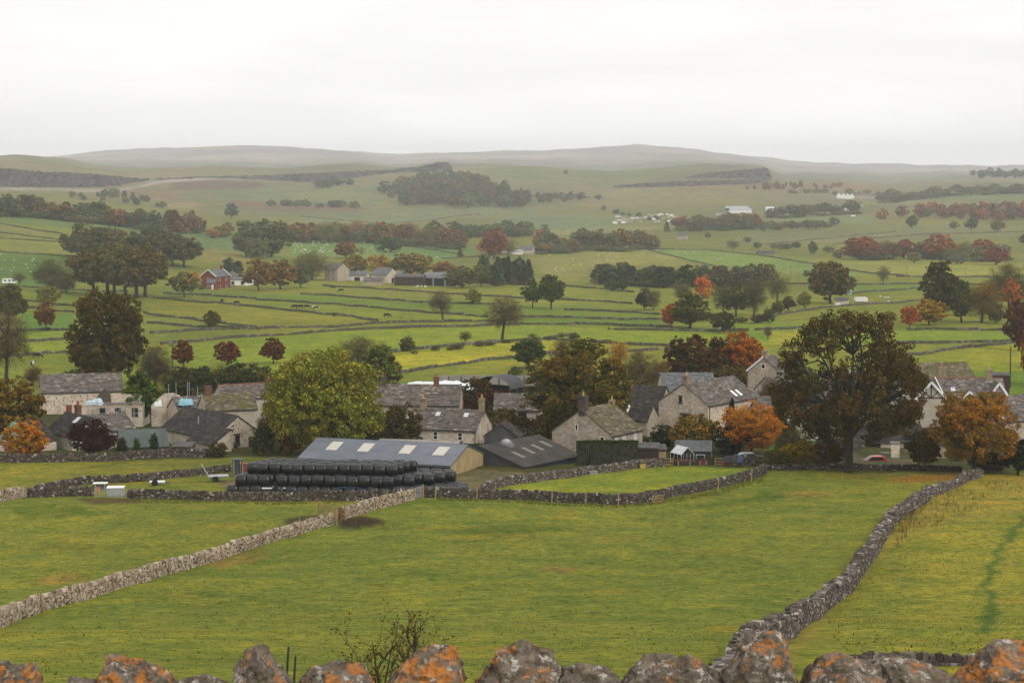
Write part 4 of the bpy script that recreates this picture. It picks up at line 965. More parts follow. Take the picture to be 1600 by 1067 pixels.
 (252, 325, 315, 18, 'bush', GB, DK, 'round bush under the pale bank'),
 (935, 312, 304, 12, 'bush', (.08, .05, .045), GB, 'dark red bush on the far moor'),
 (884, 272, 265, 8, 'bush', GB, DK, 'tiny bush high on the far ridge'),
]
for (x, yb, yt, w, sh, c1, c2, lab) in T:
    tree(x, yb, yt, w, sh, c1, c2, lab)
def trow(line, n, hp, wp, shapes, cols, label, group, name=None, jit=5, seed=0, under=True):
    if under and 17 < hp[1] < 50 and 'conifer' not in shapes[0]:
        m = min(30, int(n * .9)); trow([(a, b + 1) for a, b in line], m, (hp[0] * .3, hp[0] * .55), (wp[0] * .8, wp[1] * 1.1), ['bush'], [OL, GB, (.085, .07, .04), (.06, .075, .03)], 'low scrub under the ' + group, 'scrub under the ' + group, None, 3, 5, False)
    rd = random.Random(seed + len(label))
    xs = [p[0] for p in line]; ys = [p[1] for p in line]
    for i in range(n):
        f = (i + rd.uniform(.2, .8)) / n; x = xs[0] + (xs[-1] - xs[0]) * f; y = float(np.interp(x, xs, ys)) + rd.uniform(-jit, jit) * .5
        c = rd.choice(cols); c2 = rd.choice(cols)
        k = rd.uniform(.85, 1.15); c = tuple(v * k for v in c)
        h = rd.uniform(*hp); tree(x, y, y - h, rd.uniform(*wp) * (.9 + .25 * h / hp[1]), rd.choice(shapes), c, c2, f'{label}, {ORD[i]} from left', group, name)
RW = (.15, .06, .035); RB = (.11, .075, .05)
trow([(122, 404), (300, 418)], 9, (46, 56), (44, 58), ['stem', 'broad', 'stem'], [(.06, .055, .03), OL, (.055, .06, .032), (.09, .062, .03)], 'dark tree in back rank of the clump left of the red house', 'back rank of the dark clump')
trow([(140, 462), (238, 464)], 6, (68, 80), (56, 68), ['stem'], [(.075, .065, .028), (.12, .072, .024), OL], 'rust-tinged tree in front rank of the clump left of the red house', 'front rank of the dark clump')
trow([(-20, 336), (60, 340), (160, 349), (240, 360), (312, 364)], 30, (22, 36), (20, 34), ['round', 'tall', 'round', 'conifer'], [GB, (.055, .05, .035), RW, OL, (.10, .06, .035), DK], 'mixed autumn tree in the long wood on the left hillside', 'trees of the long left wood')
trow([(436, 376), (600, 380), (720, 388)], 17, (28, 38), (26, 36), ['round', 'round', 'thin'], [RW, RB, GB, (.13, .05, .028), OL], 'russet tree in the belt above the sheep field', 'trees of the russet belt')
trow([(700, 372), (830, 368)], 8, (18, 28), (24, 32), ['round'], [GB, (.055, .065, .04), OL], 'grey-green tree in the dim row above the distant lane', 'dim grey-green row')
trow([(745, 444), (830, 446)], 11, (32, 46), (15, 21), ['conifer', 'conifer', 'tall'], [(.035, .05, .035), GB, (.15, .075, .03), (.03, .045, .03)], 'conifer or larch in the plantation below the farm lane', 'plantation trees', 'conifer_tree')
trow([(835, 394), (900, 392), (1025, 390)], 12, (20, 34), (22, 32), ['round', 'round', 'tall'], [OL, GB, RB, (.075, .07, .03), (.14, .07, .03)], 'tree in the mixed belt on the crest of the olive field', 'mixed belt on the crest')
trow([(838, 398), (915, 390)], 5, (12, 18), (18, 26), ['bush'], [(.15, .065, .03), OL, GB], 'brown bush in the hedge by the white farm building', 'bushes of the crest hedge')
trow([(932, 442), (1040, 448)], 11, (24, 34), (22, 32), ['round', 'conifer', 'tall', 'round'], [DK, GB, (.05, .055, .028), OL], 'dark tree in the copse under the olive field', 'dark copse')
trow([(1040, 448), (1200, 446)], 10, (22, 34), (26, 38), ['round'], [GB, OL, (.075, .05, .035), (.05, .05, .03)], 'dull tree behind the vivid orange trees', 'back of the valley copse')
trow([(1060, 361), (1180, 358)], 11, (18, 26), (18, 26), ['round'], [RW, (.10, .04, .035), GB, RB], 'red-brown tree in the small far wood right of the caravans', 'small red far wood')
trow([(1180, 360), (1310, 354)], 13, (9, 15), (14, 20), ['round', 'bush'], [GB, (.055, .06, .04), RB], 'small tree in the far hedgerow right of the red wood', 'far hedgerow trees')
trow([(1200, 340), (1345, 332)], 11, (10, 20), (16, 26), ['round'], [GB, (.10, .05, .035), (.065, .06, .04)], 'hazy tree around the far white sheds', 'trees by the far sheds')
trow([(1372, 317), (1500, 304), (1600, 300)], 18, (10, 18), (18, 26), ['round'], [GB, (.075, .055, .05), (.05, .06, .045), RB], 'hazy tree in the line along the far ridge at right', 'far ridge line trees')
trow([(330, 372), (360, 366)], 4, (14, 20), (14, 22), ['round'], [(.2, .10, .03), RB, OL], 'small autumn tree at the right end of the long wood', 'end of the long wood')
trow([(420, 322), (560, 326)], 8, (7, 12), (12, 22), ['bush'], [GB, (.05, .05, .04)], 'dark scrub bush on the far slope below the quarry', 'scrub below the quarry')
trow([(495, 292), (535, 292)], 4, (10, 14), (14, 22), ['bush'], [(.05, .045, .045), GB], 'dark scrub bush in the quarry mouth', 'scrub in the quarry mouth')
trow([(1320, 404), (1400, 405)], 4, (20, 30), (26, 34), ['round'], [(.12, .045, .035), RB], 'dull crimson tree at the back left of the russet row', 'back left of the russet row')
trow([(1430, 404), (1580, 408)], 7, (16, 26), (26, 36), ['thin', 'round', 'bush'], [GB, GY, (.08, .055, .045)], 'grey understorey tree among the russet row', 'understorey of the russet row')
trow([(1230, 302), (1400, 306)], 10, (5, 9), (9, 16), ['bush'], [GB, (.07, .055, .04)], 'tiny bush by the far white terrace', 'bushes by the far terrace')
trow([(940, 330), (1060, 352)], 9, (5, 9), (7, 12), ['round'], [GB, DK], 'tiny tree among the far caravans', 'trees among the caravans')
trow([(1200, 390), (1250, 388)], 4, (7, 11), (9, 14), ['bush'], [GB, DK], 'tiny bush dotted on the right-hand far pasture', 'bushes on the far pasture')
trow([(300, 452), (320, 455)], 2, (6, 9), (10, 14), ['bush'], [GR, OL], 'low garden hedge bush before the red brick house', 'garden bushes of the red house')
trow([(1060, 500), (1190, 505)], 6, (8, 14), (16, 28), ['bush'], [OL, (.07, .06, .03)], 'low bush along the wall near the olive round tree', 'bushes by the olive round tree')
trow([(820, 528), (960, 536)], 6, (6, 11), (12, 20), ['bush', 'thin'], [OL, BR], 'low thorn along the lime field wall', 'thorns on the lime field wall')
trow([(640, 552), (800, 535)], 7, (5, 9), (10, 22), ['bush'], [(.085, .075, .03), OL], 'low tussocky bush on the hedge line right of the thorn bush', 'hedge line bushes')
# far-off woods that read as one mass
def wood(name, poly, n, hp, cols, seed):
    r = np.random.default_rng(seed); xs = [p[0] for p in poly]; ys = [p[1] for p in poly]
    keys = ['round_3_0', 'round_3_1', 'tall_3_2', 'round_3_2']; VV, QQ, CC = [], [], []; off = 0
    k = 0
    while k < n:
        x, y = r.uniform(min(xs), max(xs)), r.uniform(min(ys), max(ys))
        if not inpoly(np.array([x]), np.array([y]), poly)[0]: continue
        k += 1; P = at(x, y); p = PROTO[keys[k % 4]]; H = r.uniform(*hp) / FP * P.y; s = H / 10
        V = p['V'] * s * np.array([1.15, 1.15, 1]); a = r.uniform(0, 6.28); c, sn = math.cos(a), math.sin(a)
        V = np.stack([V[:, 0] * c - V[:, 1] * sn, V[:, 0] * sn + V[:, 1] * c, V[:, 2]], 1) + np.array(P)
        col = .02 + 1.6 * np.array(cols[int(r.integers(len(cols)))]) * r.uniform(.8, 1.2)  # crowns lightened like other far trees, haze painted into their colour
        VV.append(V); QQ.append(p['Q'] + off); off += len(V); CC.append(np.tile(col, (len(V), 1)))
    o = link(name, np_mesh(name, np.vstack(VV), np.vstack(QQ), [M['leafmass']], tone=np.zeros(off), col=np.vstack(CC)))
    return tag(o, kind='stuff')
wood('hillside_wood', [(598, 302), (640, 290), (680, 282), (740, 290), (790, 300), (825, 315), (828, 326), (700, 326), (630, 322), (605, 314)], 150, (14, 24), [GB, (.075, .05, .045), (.055, .055, .042), (.10, .055, .04), (.045, .06, .045)], 1)
wood('crimson_wood', [(1368, 350), (1400, 340), (1460, 342), (1530, 346), (1640, 346), (1640, 334), (1500, 334), (1440, 336), (1400, 340), (1375, 345)], 60, (16, 25), [(.14, .05, .04), (.16, .06, .035), (.09, .05, .045), GB, (.12, .05, .04)], 2)
wood('ridge_plantation', [(1500, 278), (1545, 272), (1660, 272), (1660, 277), (1560, 280)], 45, (8, 12), [(.035, .05, .045), (.045, .055, .045)], 3)
wood('moor_edge_scrub', [(800, 318), (910, 316), (915, 309), (860, 307), (805, 308)], 26, (7, 11), [GB, (.07, .05, .04)], 4)
wood('cliff_foot_wood', [(1165, 297), (1240, 296), (1320, 296), (1320, 292), (1230, 290), (1165, 292)], 34, (6, 10), [(.10, .06, .04), GB, (.13, .075, .035)], 5)
wood('pale_bank_scrub', [(100, 312), (220, 322), (240, 318), (180, 306), (110, 304)], 20, (9, 14), [GB, (.07, .055, .05)], 6)
# ------------------------------------------------------------------ buildings
class House: pass
def house(label, cx, d, yaw, L, W, ye, rise, wall, roof, name='stone_house', cat='house', group=None, tile=(.62, .34), kind='slates', over=.18, ridge=None, asym=.5, gut=True, base=None, thick=.12, yb=None):
    """cx, ye: where the middle of the front eave shows; d: its distance; front wall runs along local x, depth along local y"""
    h = House()
    if yb is not None:
        d = at(cx, yb).y; ye = yb - (ye * FP / d if ye < 20 else yb - ye)
    P = on_ray(cx, ye, d); a = R(yaw); u = Vector((math.cos(a), math.sin(a), 0)); n = Vector((-math.sin(a), math.cos(a), 0))
    zs = [float(terr(*((P + u * sx * L / 2 + n * sy * W).xy))) for sx in (-1, 1) for sy in (0, 1)]
    zb = min(zs) - .25 if base is None else P.z - base
    he = P.z - zb; rt = he + rise; ym = W * asym
    t = thing(name, label, cat, (P.x, P.y, zb), a, group); x = L / 2
    h.t, h.L, h.W, h.he, h.rt, h.ym, h.x = t, L, W, he, rt, ym, x
    b = MB()
    hb = he if asym == .5 else rt - (W - ym) * rise / ym * .9
    b.add([(-x, 0, 0), (x, 0, 0), (x, W, 0), (-x, W, 0), (-x, 0, he), (x, 0, he), (x, W, hb), (-x, W, hb), (-x, ym, rt), (x, ym, rt)],
          [(0, 1, 5, 4), (2, 3, 7, 6), (1, 2, 6, 9, 5), (3, 0, 4, 8, 7), (4, 5, 9, 8), (6, 7, 8, 9), (0, 3, 2, 1)])
    b.build('wall', M[wall], t)
    # roof planes
    rb = MB(); sl = MB(); rnd = random.Random(int(cx * 7 + d))
    for side, (ya, za, yb, zb2) in enumerate(((0, he, ym, rt), (W, hb, ym, rt))):
        ex = Vector((0, yb - ya, zb2 - za)); ln = ex.length; ev = ex / ln; nv = Vector((0, -ev.z, ev.y)) if side == 0 else Vector((0, ev.z, -ev.y))
        if nv.z < 0: nv = -nv
        o = Vector((0, ya, za)) - ev * over; ln2 = ln + over; X = x + over * .6
        P4 = [o + Vector((-X, 0, 0)), o + Vector((X, 0, 0)), o + Vector((X, 0, 0)) + ev * ln2, o + Vector((-X, 0, 0)) + ev * ln2]
        rb.add([p + nv * .01 for p in P4] + [p + nv * thick for p in P4], [(0, 3, 2, 1), (4, 5, 6, 7), (0, 1, 5, 4), (1, 2, 6, 5), (3, 0, 4, 7)])
        if kind == 'slates':
            nc = max(4, int(ln2 / tile[1])); ch = ln2 / nc
            for r in range(nc):
                k = 1.25 - .5 * r / nc; xx = -X - (rnd.random() * tile[0])
                while xx < X:
                    w = tile[0] * k * rnd.uniform(.75, 1.25); x0, x1 = max(xx, -X), min(xx + w - .02, X); xx += w
                    if x1 - x0 < .05: continue
                    lift = thick + .035 + rnd.uniform(0, .02); q = o + ev * (ch * r - .02)
                    sl.add([q + Vector((x0, 0, 0)) + nv * lift, q + Vector((x1, 0, 0)) + nv * (lift + rnd.uniform(-.012, .012)), q + Vector((x1, 0, 0)) + ev * (ch * 1.08) + nv * (thick + .006), q + Vector((x0, 0, 0)) + ev * (ch * 1.08) + nv * (thick + .006),
                            q + Vector((x0, 0, 0)) + nv * thick, q + Vector((x1, 0, 0)) + nv * thick], [(0, 1, 2, 3), (0, 4, 5, 1)])
        else:   # corrugated sheets
            per = .34; n_ = int(2 * X / per) * 2
            for r in range(2):
                q = o + ev * (ln2 * r / 2 - (.06 if r else 0)); top = o + ev * (ln2 * (r + 1) / 2)
                k0 = len(sl.v)
                for i in range(n_ + 1):
                    xx = -X + 2 * X * i / n_; z = thick + .03 + (.05 if i % 2 else 0) + (.02 if r == 0 else .035)
                    sl.v += [tuple(q + Vector((xx, 0, 0)) + nv * z), tuple(top + Vector((xx, 0, 0)) + nv * z)]
                for i in range(n_): sl.f.append((k0 + 2 * i, k0 + 2 * i + 2, k0 + 2 * i + 3, k0 + 2 * i + 1)); sl.m.append(0)
    h.roof = rb.build('roof', M[roof], t)
    tag(sl.build('slates' if kind == 'slates' else 'corrugated_sheets', M[roof], h.roof), kind='stuff')
    rg = MB(); X = x + over * .6; n_ = max(3, int(2 * X / .5))
    for i in range(n_):
        a0, a1 = -X + 2 * X * i / n_, -X + 2 * X * (i + 1) / n_ - .02
        rg.add([(a0, ym - .2, rt + thick - .06), (a0, ym, rt + thick + .10), (a0, ym + .2, rt + thick - .06), (a1, ym - .2, rt + thick - .06), (a1, ym, rt + thick + .10), (a1, ym + .2, rt + thick - .06)], [(0, 3, 4, 1), (1, 4, 5, 2), (0, 1, 2), (3, 5, 4)])
    rg.build('ridge', M[ridge or roof], h.roof)
    if gut:
        g = MB().tube([(-x - .1, -over - .05, he - over * rise / ym * .9 - .02), (x + .1, -over - .05, he - over * rise / ym * .9 - .02)], .07, 5); g.build('gutter', M['metal_dark'], t)
    return h
def face(h, f, u, v):
    """matrix of a spot on a wall: x along wall, z up, -y outward"""
    if f == 'front': M4 = Matrix.Translation((u, 0, v))
    elif f == 'right': M4 = Matrix.Translation((h.x, u, v)) @ Matrix.Rotation(R(90), 4, 'Z')
    elif f == 'left': M4 = Matrix.Translation((-h.x, u, v)) @ Matrix.Rotation(R(-90), 4, 'Z')
    return M4
def window(h, f, u, v, w, hh, frame='white', cols=1, rows=2, sill='stack_dark', pane='glass'):
    o = MB(); M4 = face(h, f, u, v); e = .09
    o.box(-w / 2, -.05, 0, -w / 2 + e, .0, hh, 0, M4).box(w / 2 - e, -.05, 0, w / 2, .0, hh, 0, M4).box(-w / 2 + e, -.05, 0, w / 2 - e, .0, e, 0, M4).box(-w / 2 + e, -.05, hh - e, w / 2 - e, .0, hh, 0, M4)
    for i in range(1, rows): o.box(-w / 2 + e, -.045, hh * i / rows - .03, w / 2 - e, .0, hh * i / rows + .03, 0, M4)
    for i in range(1, cols): o.box(-w / 2 + w * i / cols - .03, -.047, e, -w / 2 + w * i / cols + .03, .0, hh - e, 0, M4)
    wo = o.build('window', M[frame], h.t)
    MB().box(-w / 2 + .02, -.02, .02, w / 2 - .02, -.004, hh - .02, 0, M4).build('pane', M[pane], wo)
    if sill: MB().box(-w / 2 - .12, -.12, -.12, w / 2 + .12, 0, -.005, 0, M4).build('sill', M[sill], wo); MB().box(-w / 2 - .12, -.05, hh + .005, w / 2 + .12, 0, hh + .2, 0, M4).build('lintel', M[sill], wo)
    return wo
def opening(h, f, u, v, w, hh, name='doorway', m='blackhole', frame=None):
    M4 = face(h, f, u, v); o = MB().box(-w / 2, -.012, 0, w / 2, .0, hh, 0, M4).build(name, M[m], h.t)
    fr = MB().box(-w / 2 - .12, -.05, hh, w / 2 + .12, 0, hh + .18, 0, M4).box(-w / 2 - .1, -.04, 0, -w / 2, 0, hh, 0, M4).box(w / 2, -.04, 0, w / 2 + .1, 0, hh, 0, M4)
    fr.build('surround', M[frame or 'stack_dark'], o); return o
def roofspot(h, u, s, side=0):
    """point on front roof slope, s 0 eave .. 1 ridge"""
    return Vector((u, h.ym * s, h.he + (h.rt - h.he) * s)), math.atan2(h.rt - h.he, h.ym)
def skylight(h, u, s, w, ln, m='skylight', name='skylight'):
    p, a = roofspot(h, u, s); M4 = Matrix.Translation(p) @ Matrix.Rotation(a, 4, 'X')
    o = MB().box(-w / 2, -ln / 2, .13, w / 2, ln / 2, .21, 0, M4).build(name, M['metal_dark'], h.t)
    MB().box(-w / 2 + .04, -ln / 2 + .04, .21, w / 2 - .04, ln / 2 - .04, .225, 0, M4).build('pane', M[m], o)
def rooflight(h, u, s, w, ln, m='rooflight'):
    p, a = roofspot(h, u, s); M4 = Matrix.Translation(p) @ Matrix.Rotation(a, 4, 'X')
    MB().box(-w / 2, -ln / 2, .1, w / 2, ln / 2, .235, 0, M4).build('rooflight', M[m], h.t)
def chimney(h, u, y=None, w=.8, dp=.7, hh=1.5, m='stack_buff', pots=1, pot='pot_buff', sink=.9):
    y = h.ym if y is None else y; z = h.rt
    c = MB().box(u - w / 2, y - dp / 2, z - sink, u + w / 2, y + dp / 2, z + hh).box(u - w / 2 - .08, y - dp / 2 - .08, z + hh - .25, u + w / 2 + .08, y + dp / 2 + .08, z + hh - .1).box(u - w / 2 - .05, y - dp / 2 - .05, z + hh, u + w / 2 + .05, y + dp / 2 + .05, z + hh + .07).build('chimney', M[m], h.t)
    for i in range(pots):
        px_ = u + (i - (pots - 1) / 2) * w / max(pots, 1) * .9
        MB().tube([(px_, y, z + hh + .05), (px_, y, z + hh + .35), (px_, y, z + hh + .55), (px_, y, z + hh + .62)], [.14, .12, .11, .14], 8).build('chimney_pot', M[pot], c)
def pipe(h, f, u, m='metal_dark'):
    M4 = face(h, f, u, 0); MB().box(-.05, -.13, .0, .05, -.03, h.he - .1, 0, M4).build('drainpipe', M[m], h.t)
def quoins(h, m, f, u, n=8):
    b = MB()
    for i in range(n):
        M4 = face(h, f, u, h.he * i / n); w = .5 if i % 2 else .3
        b.box(-w if u > 0 else 0, -.03, .02, 0 if u > 0 else w, 0, h.he / n - .02, 0, M4)
    b.build('quoin_stones', M[m], h.t)
# -- cottage with two white windows
h = house('pale stone cottage with grey slate roof, two skylights and two white windows', 693, 284, -18, 9.6, 7.0, 671, 2.35, 'mas_pale', 'slate_grey')
for u in (-1.2, 2.45): window(h, 'front', u, h.he - 1.45, .72, 1.15)
for u in (-1.7, 2.5): skylight(h, u, .72, .75, .95)
skylight(h, .35, .30, .5, .55, 'glass', 'roof_vent')
chimney(h, -4.35, hh=1.45); chimney(h, 4.45, hh=1.75, w=.7)
pipe(h, 'front', -4.6); quoins(h, 'stack_buff', 'front', 4.8)
# -- long house behind it
h = house('long stone house with grey slate roof and two dark chimneys behind the white-windowed cottage', 650, 318, -4, 13.5, 7.6, 633, 2.7, 'mas_grey', 'slate_grey')
chimney(h, -5.6, hh=1.5, m='stack_dark', pot='pot_red'); chimney(h, 2.8, hh=1.3, m='stack_brick', pot='pot_red')
window(h, 'front', -3.2, h.he - 1.2, 1.0, .9, 'stack_dark'); window(h, 'front', 1.0, h.he - 1.2, 1.0, .9, 'stack_dark'); opening(h, 'front', -5.2, .2, 1.0, 2.0)
# -- low barn right of it
h = house('low grey-roofed outbuilding with dark doorways between the red tree and the big brown tree', 808, 312, -3, 7.2, 6.0, 641, 2.1, 'mas_pale', 'slate_grey', 'outbuilding', 'outbuilding')
opening(h, 'front', -1.6, .5, 1.3, 2.0); window(h, 'front', .8, h.he - 1.3, 1.3, .9, 'stack_dark'); opening(h, 'front', 2.6, .5, .9, 1.9)
# -- gabled shed in shade
h = house('small dark gabled shed with black opening beside the grey tank', 812, 280, 82, 4.5, 4.6, 680, 1.7, 'metal_dark', 'slate_dark', 'shed', 'shed')
opening(h, 'left', 2.6, .2, 1.4, 1.9)
# -- blue-roofed barn
h = house('long blue-grey metal-roofed barn with pale timber gable behind the black bales', 584, 256, -19, 20.6, 12.0, 722, 1.75, 'metal_dark', 'metal_blue', 'barn', 'barn', kind='corr', over=.3, ridge='metal_navy', gut=True)
for u in (-7.0, -2.6, 3.1, 7.7): rooflight(h, u, .62, 1.55, 2.6)
pl = MB().box(-6, -.06, -.3, 6, 0, 1.0, 0, face(h, 'right', 6.0, 0)).build('plinth', M['concrete'], h.t)
nb = 26
for i in range(nb):
    y0 = 12.0 * i / nb; y1 = 12.0 * (i + 1) / nb - .02; zt = lambda y: h.he + (h.rt - h.he) * (1 - abs(y - 6) / 6) - .05
    o = -.035 - .03 * (i % 2) - random.uniform(0, .012)
    bd = MB(); bd.add([(h.x + .003, y0, 1.0), (h.x + .003, y1, 1.0), (h.x + .003, y1, zt(y1)), (h.x + .003, y0, zt(y0)), (h.x - o, y0, 1.0), (h.x - o, y1, 1.0), (h.x - o, y1, zt(y1)), (h.x - o, y0, zt(y0))], [(4, 5, 6, 7), (0, 4, 7, 3), (1, 2, 6, 5), (3, 7, 6, 2), (0, 1, 5, 4)])
    bd.build('board', M['wood_pale'], h.t)
# -- dark fibre-cement barn
h = house('dark low barn with ribbed grey roof and navy side wall', 863, 266, 54, 13.2, 14.0, 721, 2.1, 'metal_navy', 'metal_brown', 'barn', 'barn', kind='corr', over=.3, gut=False)
MB().add([(-h.x - .03, 0, -.2), (-h.x - .03, 14, -.2), (-h.x - .03, 14, h.he), (-h.x - .03, 7, h.rt - .02), (-h.x - .03, 0, h.he), (-h.x - .003, 0, -.2), (-h.x - .003, 14, -.2), (-h.x - .003, 14, h.he), (-h.x - .003, 7, h.rt - .02), (-h.x - .003, 0, h.he)], [(4, 3, 2, 1, 0), (0, 1, 6, 5), (1, 2, 7, 6), (2, 3, 8, 7), (3, 4, 9, 8), (4, 0, 5, 9)]).build('gable_cladding', M['metal_dark'], h.t)
for u, s in ((-3.6, .42), (-.6, .5), (2.0, .55), (4.6, .62)): rooflight(h, u, s, .8, 2.0, 'rooflight_dull')
# -- low grey roof between barns and hedge
house('low pale grey shed roof in front of the white-windowed cottage', 644, 271, -12, 11, 8, 707, 1.0, 'metal_dark', 'concrete', 'shed', 'shed', kind='corr', gut=False)
# -- mossy-roofed house
h = house('stone house with mossy green-brown roof and broad grey gable behind the clipped hedge', 980, 282, 57, 8.6, 9.6, 676, 3.3, 'mas_grey', 'slate_moss', over=.15)
chimney(h, -3.85, hh=1.9, w=.9, dp=1.1, m='stack_dark', pot='pot_buff'); chimney(h, 4.0, hh=.5, w=.6)
window(h, 'left', 5.6, h.he + .35, .5, .95, sill=None, rows=1); window(h, 'left', 1.5, h.he - 1.1, .7, .95, sill=None, rows=1)
for u in (-3.2, -.9, 2.2): window(h, 'front', u, h.he - 1.9, .8, 1.7, rows=2, sill=None, pane='skylight')
pipe(h, 'front', -3.9)
# -- black-roofed barn
h = house('black-roofed stone barn with two white roof strips behind the mossy roof', 992, 312, -22, 8.0, 6.4, 636, 2.9, 'mas_grey', 'slate_dark', 'barn', 'barn')
chimney(h, -3.7, hh=.9, w=.6, dp=.6)
h2 = house('low lean-to barn with two white roof strips before the black-roofed barn', 975, 303, -24, 7.4, 5.0, 656, 2.0, 'mas_grey', 'slate_dark', 'outbuilding', 'outbuilding', gut=False)
for u in (-1.9, .1): skylight(h2, u, .62, .45, 2.0, 'white')
# -- twin stone houses
h = house('twin stone house, rear wing with grey slate roof left of the chimney', 1078, 325, 4, 8.5, 7.5, 613, 2.6, 'mas_pale', 'slate_blue'); pipe(h, 'front', 4.1)
window(h, 'front', 1.5, h.he - 1.6, .7, 1.0, 'stack_dark')
h = house('twin stone house, front wing with stepped gable and grey roof sloping right', 1146, 306, 52, 14.0, 8.8, 627, 2.9, 'mas_pale', 'slate_grey')
chimney(h, -6.2, hh=1.2, w=.8, dp=.9); pipe(h, 'front', -6.7)
window(h, 'left', 4.9, h.he + .1, .6, .9, 'stack_dark', rows=1); window(h, 'left', 4.0, h.he - 3.1, 1.7, 1.5, 'stack_dark', cols=2); window(h, 'front', -1.8, h.he - 2.4, .9, 1.5)
for u in (1.9, 3.3): skylight(h, u, .28, .75, 1.5, 'white')
# -- grey gable house with white verge
h = house('grey house end with a small square white window and white verge above the orange tree', 1226, 345, 62, 5, 5.7, 581, 2.5, 'mas_grey', 'slate_grey')
window(h, 'left', 2.9, h.he + .6, .75, .85, rows=1, sill=None); chimney(h, -2.1, hh=1.1, w=.9, dp=.8)
MB().bar((-h.x - .2, 2.85, h.rt + .16), (-h.x - .2, 5.9, h.he + .1), .1, .25).build('bargeboard', M['white'], h.t)
h = house('tall stone house half hidden behind the left limbs of the sycamore', 1236, 336, 30, 6, 6, 612, 2.2, 'mas_pale', 'slate_grey')
MB().tube([(-1.5, -.12, .3), (-1.5, -.12, h.he)], .07, 6).build('drainpipe', M['white'], h.t); window(h, 'front', .9, h.he - 2, .9, 1.3)
h = house('stone house with dark brown barn door behind the orange tree', 1216, 305, 12, 5.2, 5, 640, 1.6, 'mas_grey', 'slate_grey', 'outbuilding', 'outbuilding')
opening(h, 'front', -.3, .6, 2.2, h.he - 1.1, 'barn_door', 'wood_red')
# -- whitened house behind the sycamore
h = house('whitened stone house seen through the lower limbs of the sycamore', 1272, 302, 6, 8.0, 6.5, 632, 2.2, 'mas_white', 'slate_grey')
window(h, 'front', .0, h.he - 2.6, .95, 1.5); window(h, 'front', -2.6, h.he - 2.6, .8, 1.2); window(h, 'front', 2.7, h.he - 2.4, .8, 1.0)
h = house('pale stone house with upper window right of the sycamore trunk', 1325, 322, -6, 7.5, 6.5, 606, 2.2, 'mas_pale', 'slate_grey')
window(h, 'front', -.7, h.he - 2.4, 1.0, 1.7, cols=2); window(h, 'front', 2.2, h.he - 2.2, .9, 1.3)
# -- white-gabled house on the right
h = house('cream house with white bargeboards, half-timbered gable and red ridge tiles', 1505, 322, -3, 13.5, 8.0, 621, 2.6, 'render', 'slate_grey', ridge='ridge_red')
chimney(h, -2.6, y=5.2, hh=1.7, w=1.2, dp=.9, pots=2, pot='pot_red'); chimney(h, 4.7, hh=1.4, w=.9, dp=.8)
skylight(h, -1.4, .38, .8, 1.0); pipe(h, 'front', .9)
def gable(h, u, w, rise, dep, timber=True, z=0.0):
    """projecting front gable with white bargeboards"""
    g = MB(); ze = h.he + z; zt = ze + rise; x0, x1 = u - w / 2, u + w / 2
    g.add([(x0, -dep, 0), (x1, -dep, 0), (x1, -dep, ze), (u, -dep, zt), (x0, -dep, ze), (x0, 0.3, 0), (x1, 0.3, 0), (x1, 2, ze), (u, 3, zt), (x0, 2, ze)], [(0, 1, 2, 3, 4), (1, 6, 7, 2), (5, 0, 4, 9)]).build('gable_wall', M['render'], h.t)
    r_ = MB(); o = .35
    for s in (-1, 1):
        e = Vector((u + s * (w / 2 + o), -dep - .3, ze - o * rise / (w / 2))); a_ = Vector((u, -dep - .3, zt)); e2 = e + Vector((0, dep + 2.6, 0)); a2 = a_ + Vector((0, dep + 3.4, 0))
        up = Vector((0, 0, .12)); r_.add([e, a_, a2, e2, e + up, a_ + up, a2 + up, e2 + up], [(4, 5, 6, 7), (0, 1, 5, 4), (0, 4, 7, 3), (3, 2, 1, 0)])
        MB().bar(e + Vector((0, -.04, .03)), a_ + Vector((0, -.04, .03)), .08, .34).build('bargeboard', M['white'], h.t)
    r_.build('gable_roof', M['slate_grey'], h.t)
    if timber:
        k = MB(); y = -dep - .04
        k.bar((x0, y, ze + .05), (x1, y, ze + .05), .07, .16).bar((u, y, ze), (u, y, zt - .3), .07, .16).bar((u - .1, y - .004, ze + .1), (u - w * .26, y - .004, ze + rise * .48), .07, .13).bar((u + .1, y - .004, ze + .1), (u + w * .26, y - .004, ze + rise * .48), .07, .13)
        k.build('timber_frame', M['wood_dark'], h.t)
gable(h, -5.2, 4.6, 2.5, 1.2); gable(h, 5.4, 3.3, 2.4, 1.0, False); gable(h, .9, 2.2, 1.3, .4, False, -.3)
window(h, 'front', -1.6, h.he - 1.7, 1.0, 1.3); window(h, 'front', 2.9, h.he - 1.9, 1.1, 1.4)
MB().bar((-3.0, -.2, h.he + .25), (-3.9, 3.7, h.rt + .2), .14, .14).build('valley_flashing', M['white'], h.t)
h = house('brown hipped barn roof behind the white-gabled house', 1478, 352, 14, 12, 9, 598, 2.9, 'mas_white', 'slate_moss', 'barn', 'barn')
h = house('small dark timber shed with grey lid roof by the tall pole', 1562, 372, -4, 3.6, 3.0, 587, .3, 'wood_dark', 'metal_grey', 'shed', 'shed', kind='corr', gut=False)
h = house('grey-roofed house cut by the right edge with white verge', 1612, 300, 34, 11, 8, 655, 3.0, 'mas_grey', 'slate_grey')
chimney(h, -4.4, y=2.8, hh=1.0, w=1.2, dp=1.1, m='stack_dark', pot='pot_red'); window(h, 'left', 3, h.he - .2, .8, 1.2)
MB().bar((-h.x - .14, -.15, h.he + .08), (-h.x - .14, 4, h.rt + .15), .12, .22).build('bargeboard', M['white'], h.t)
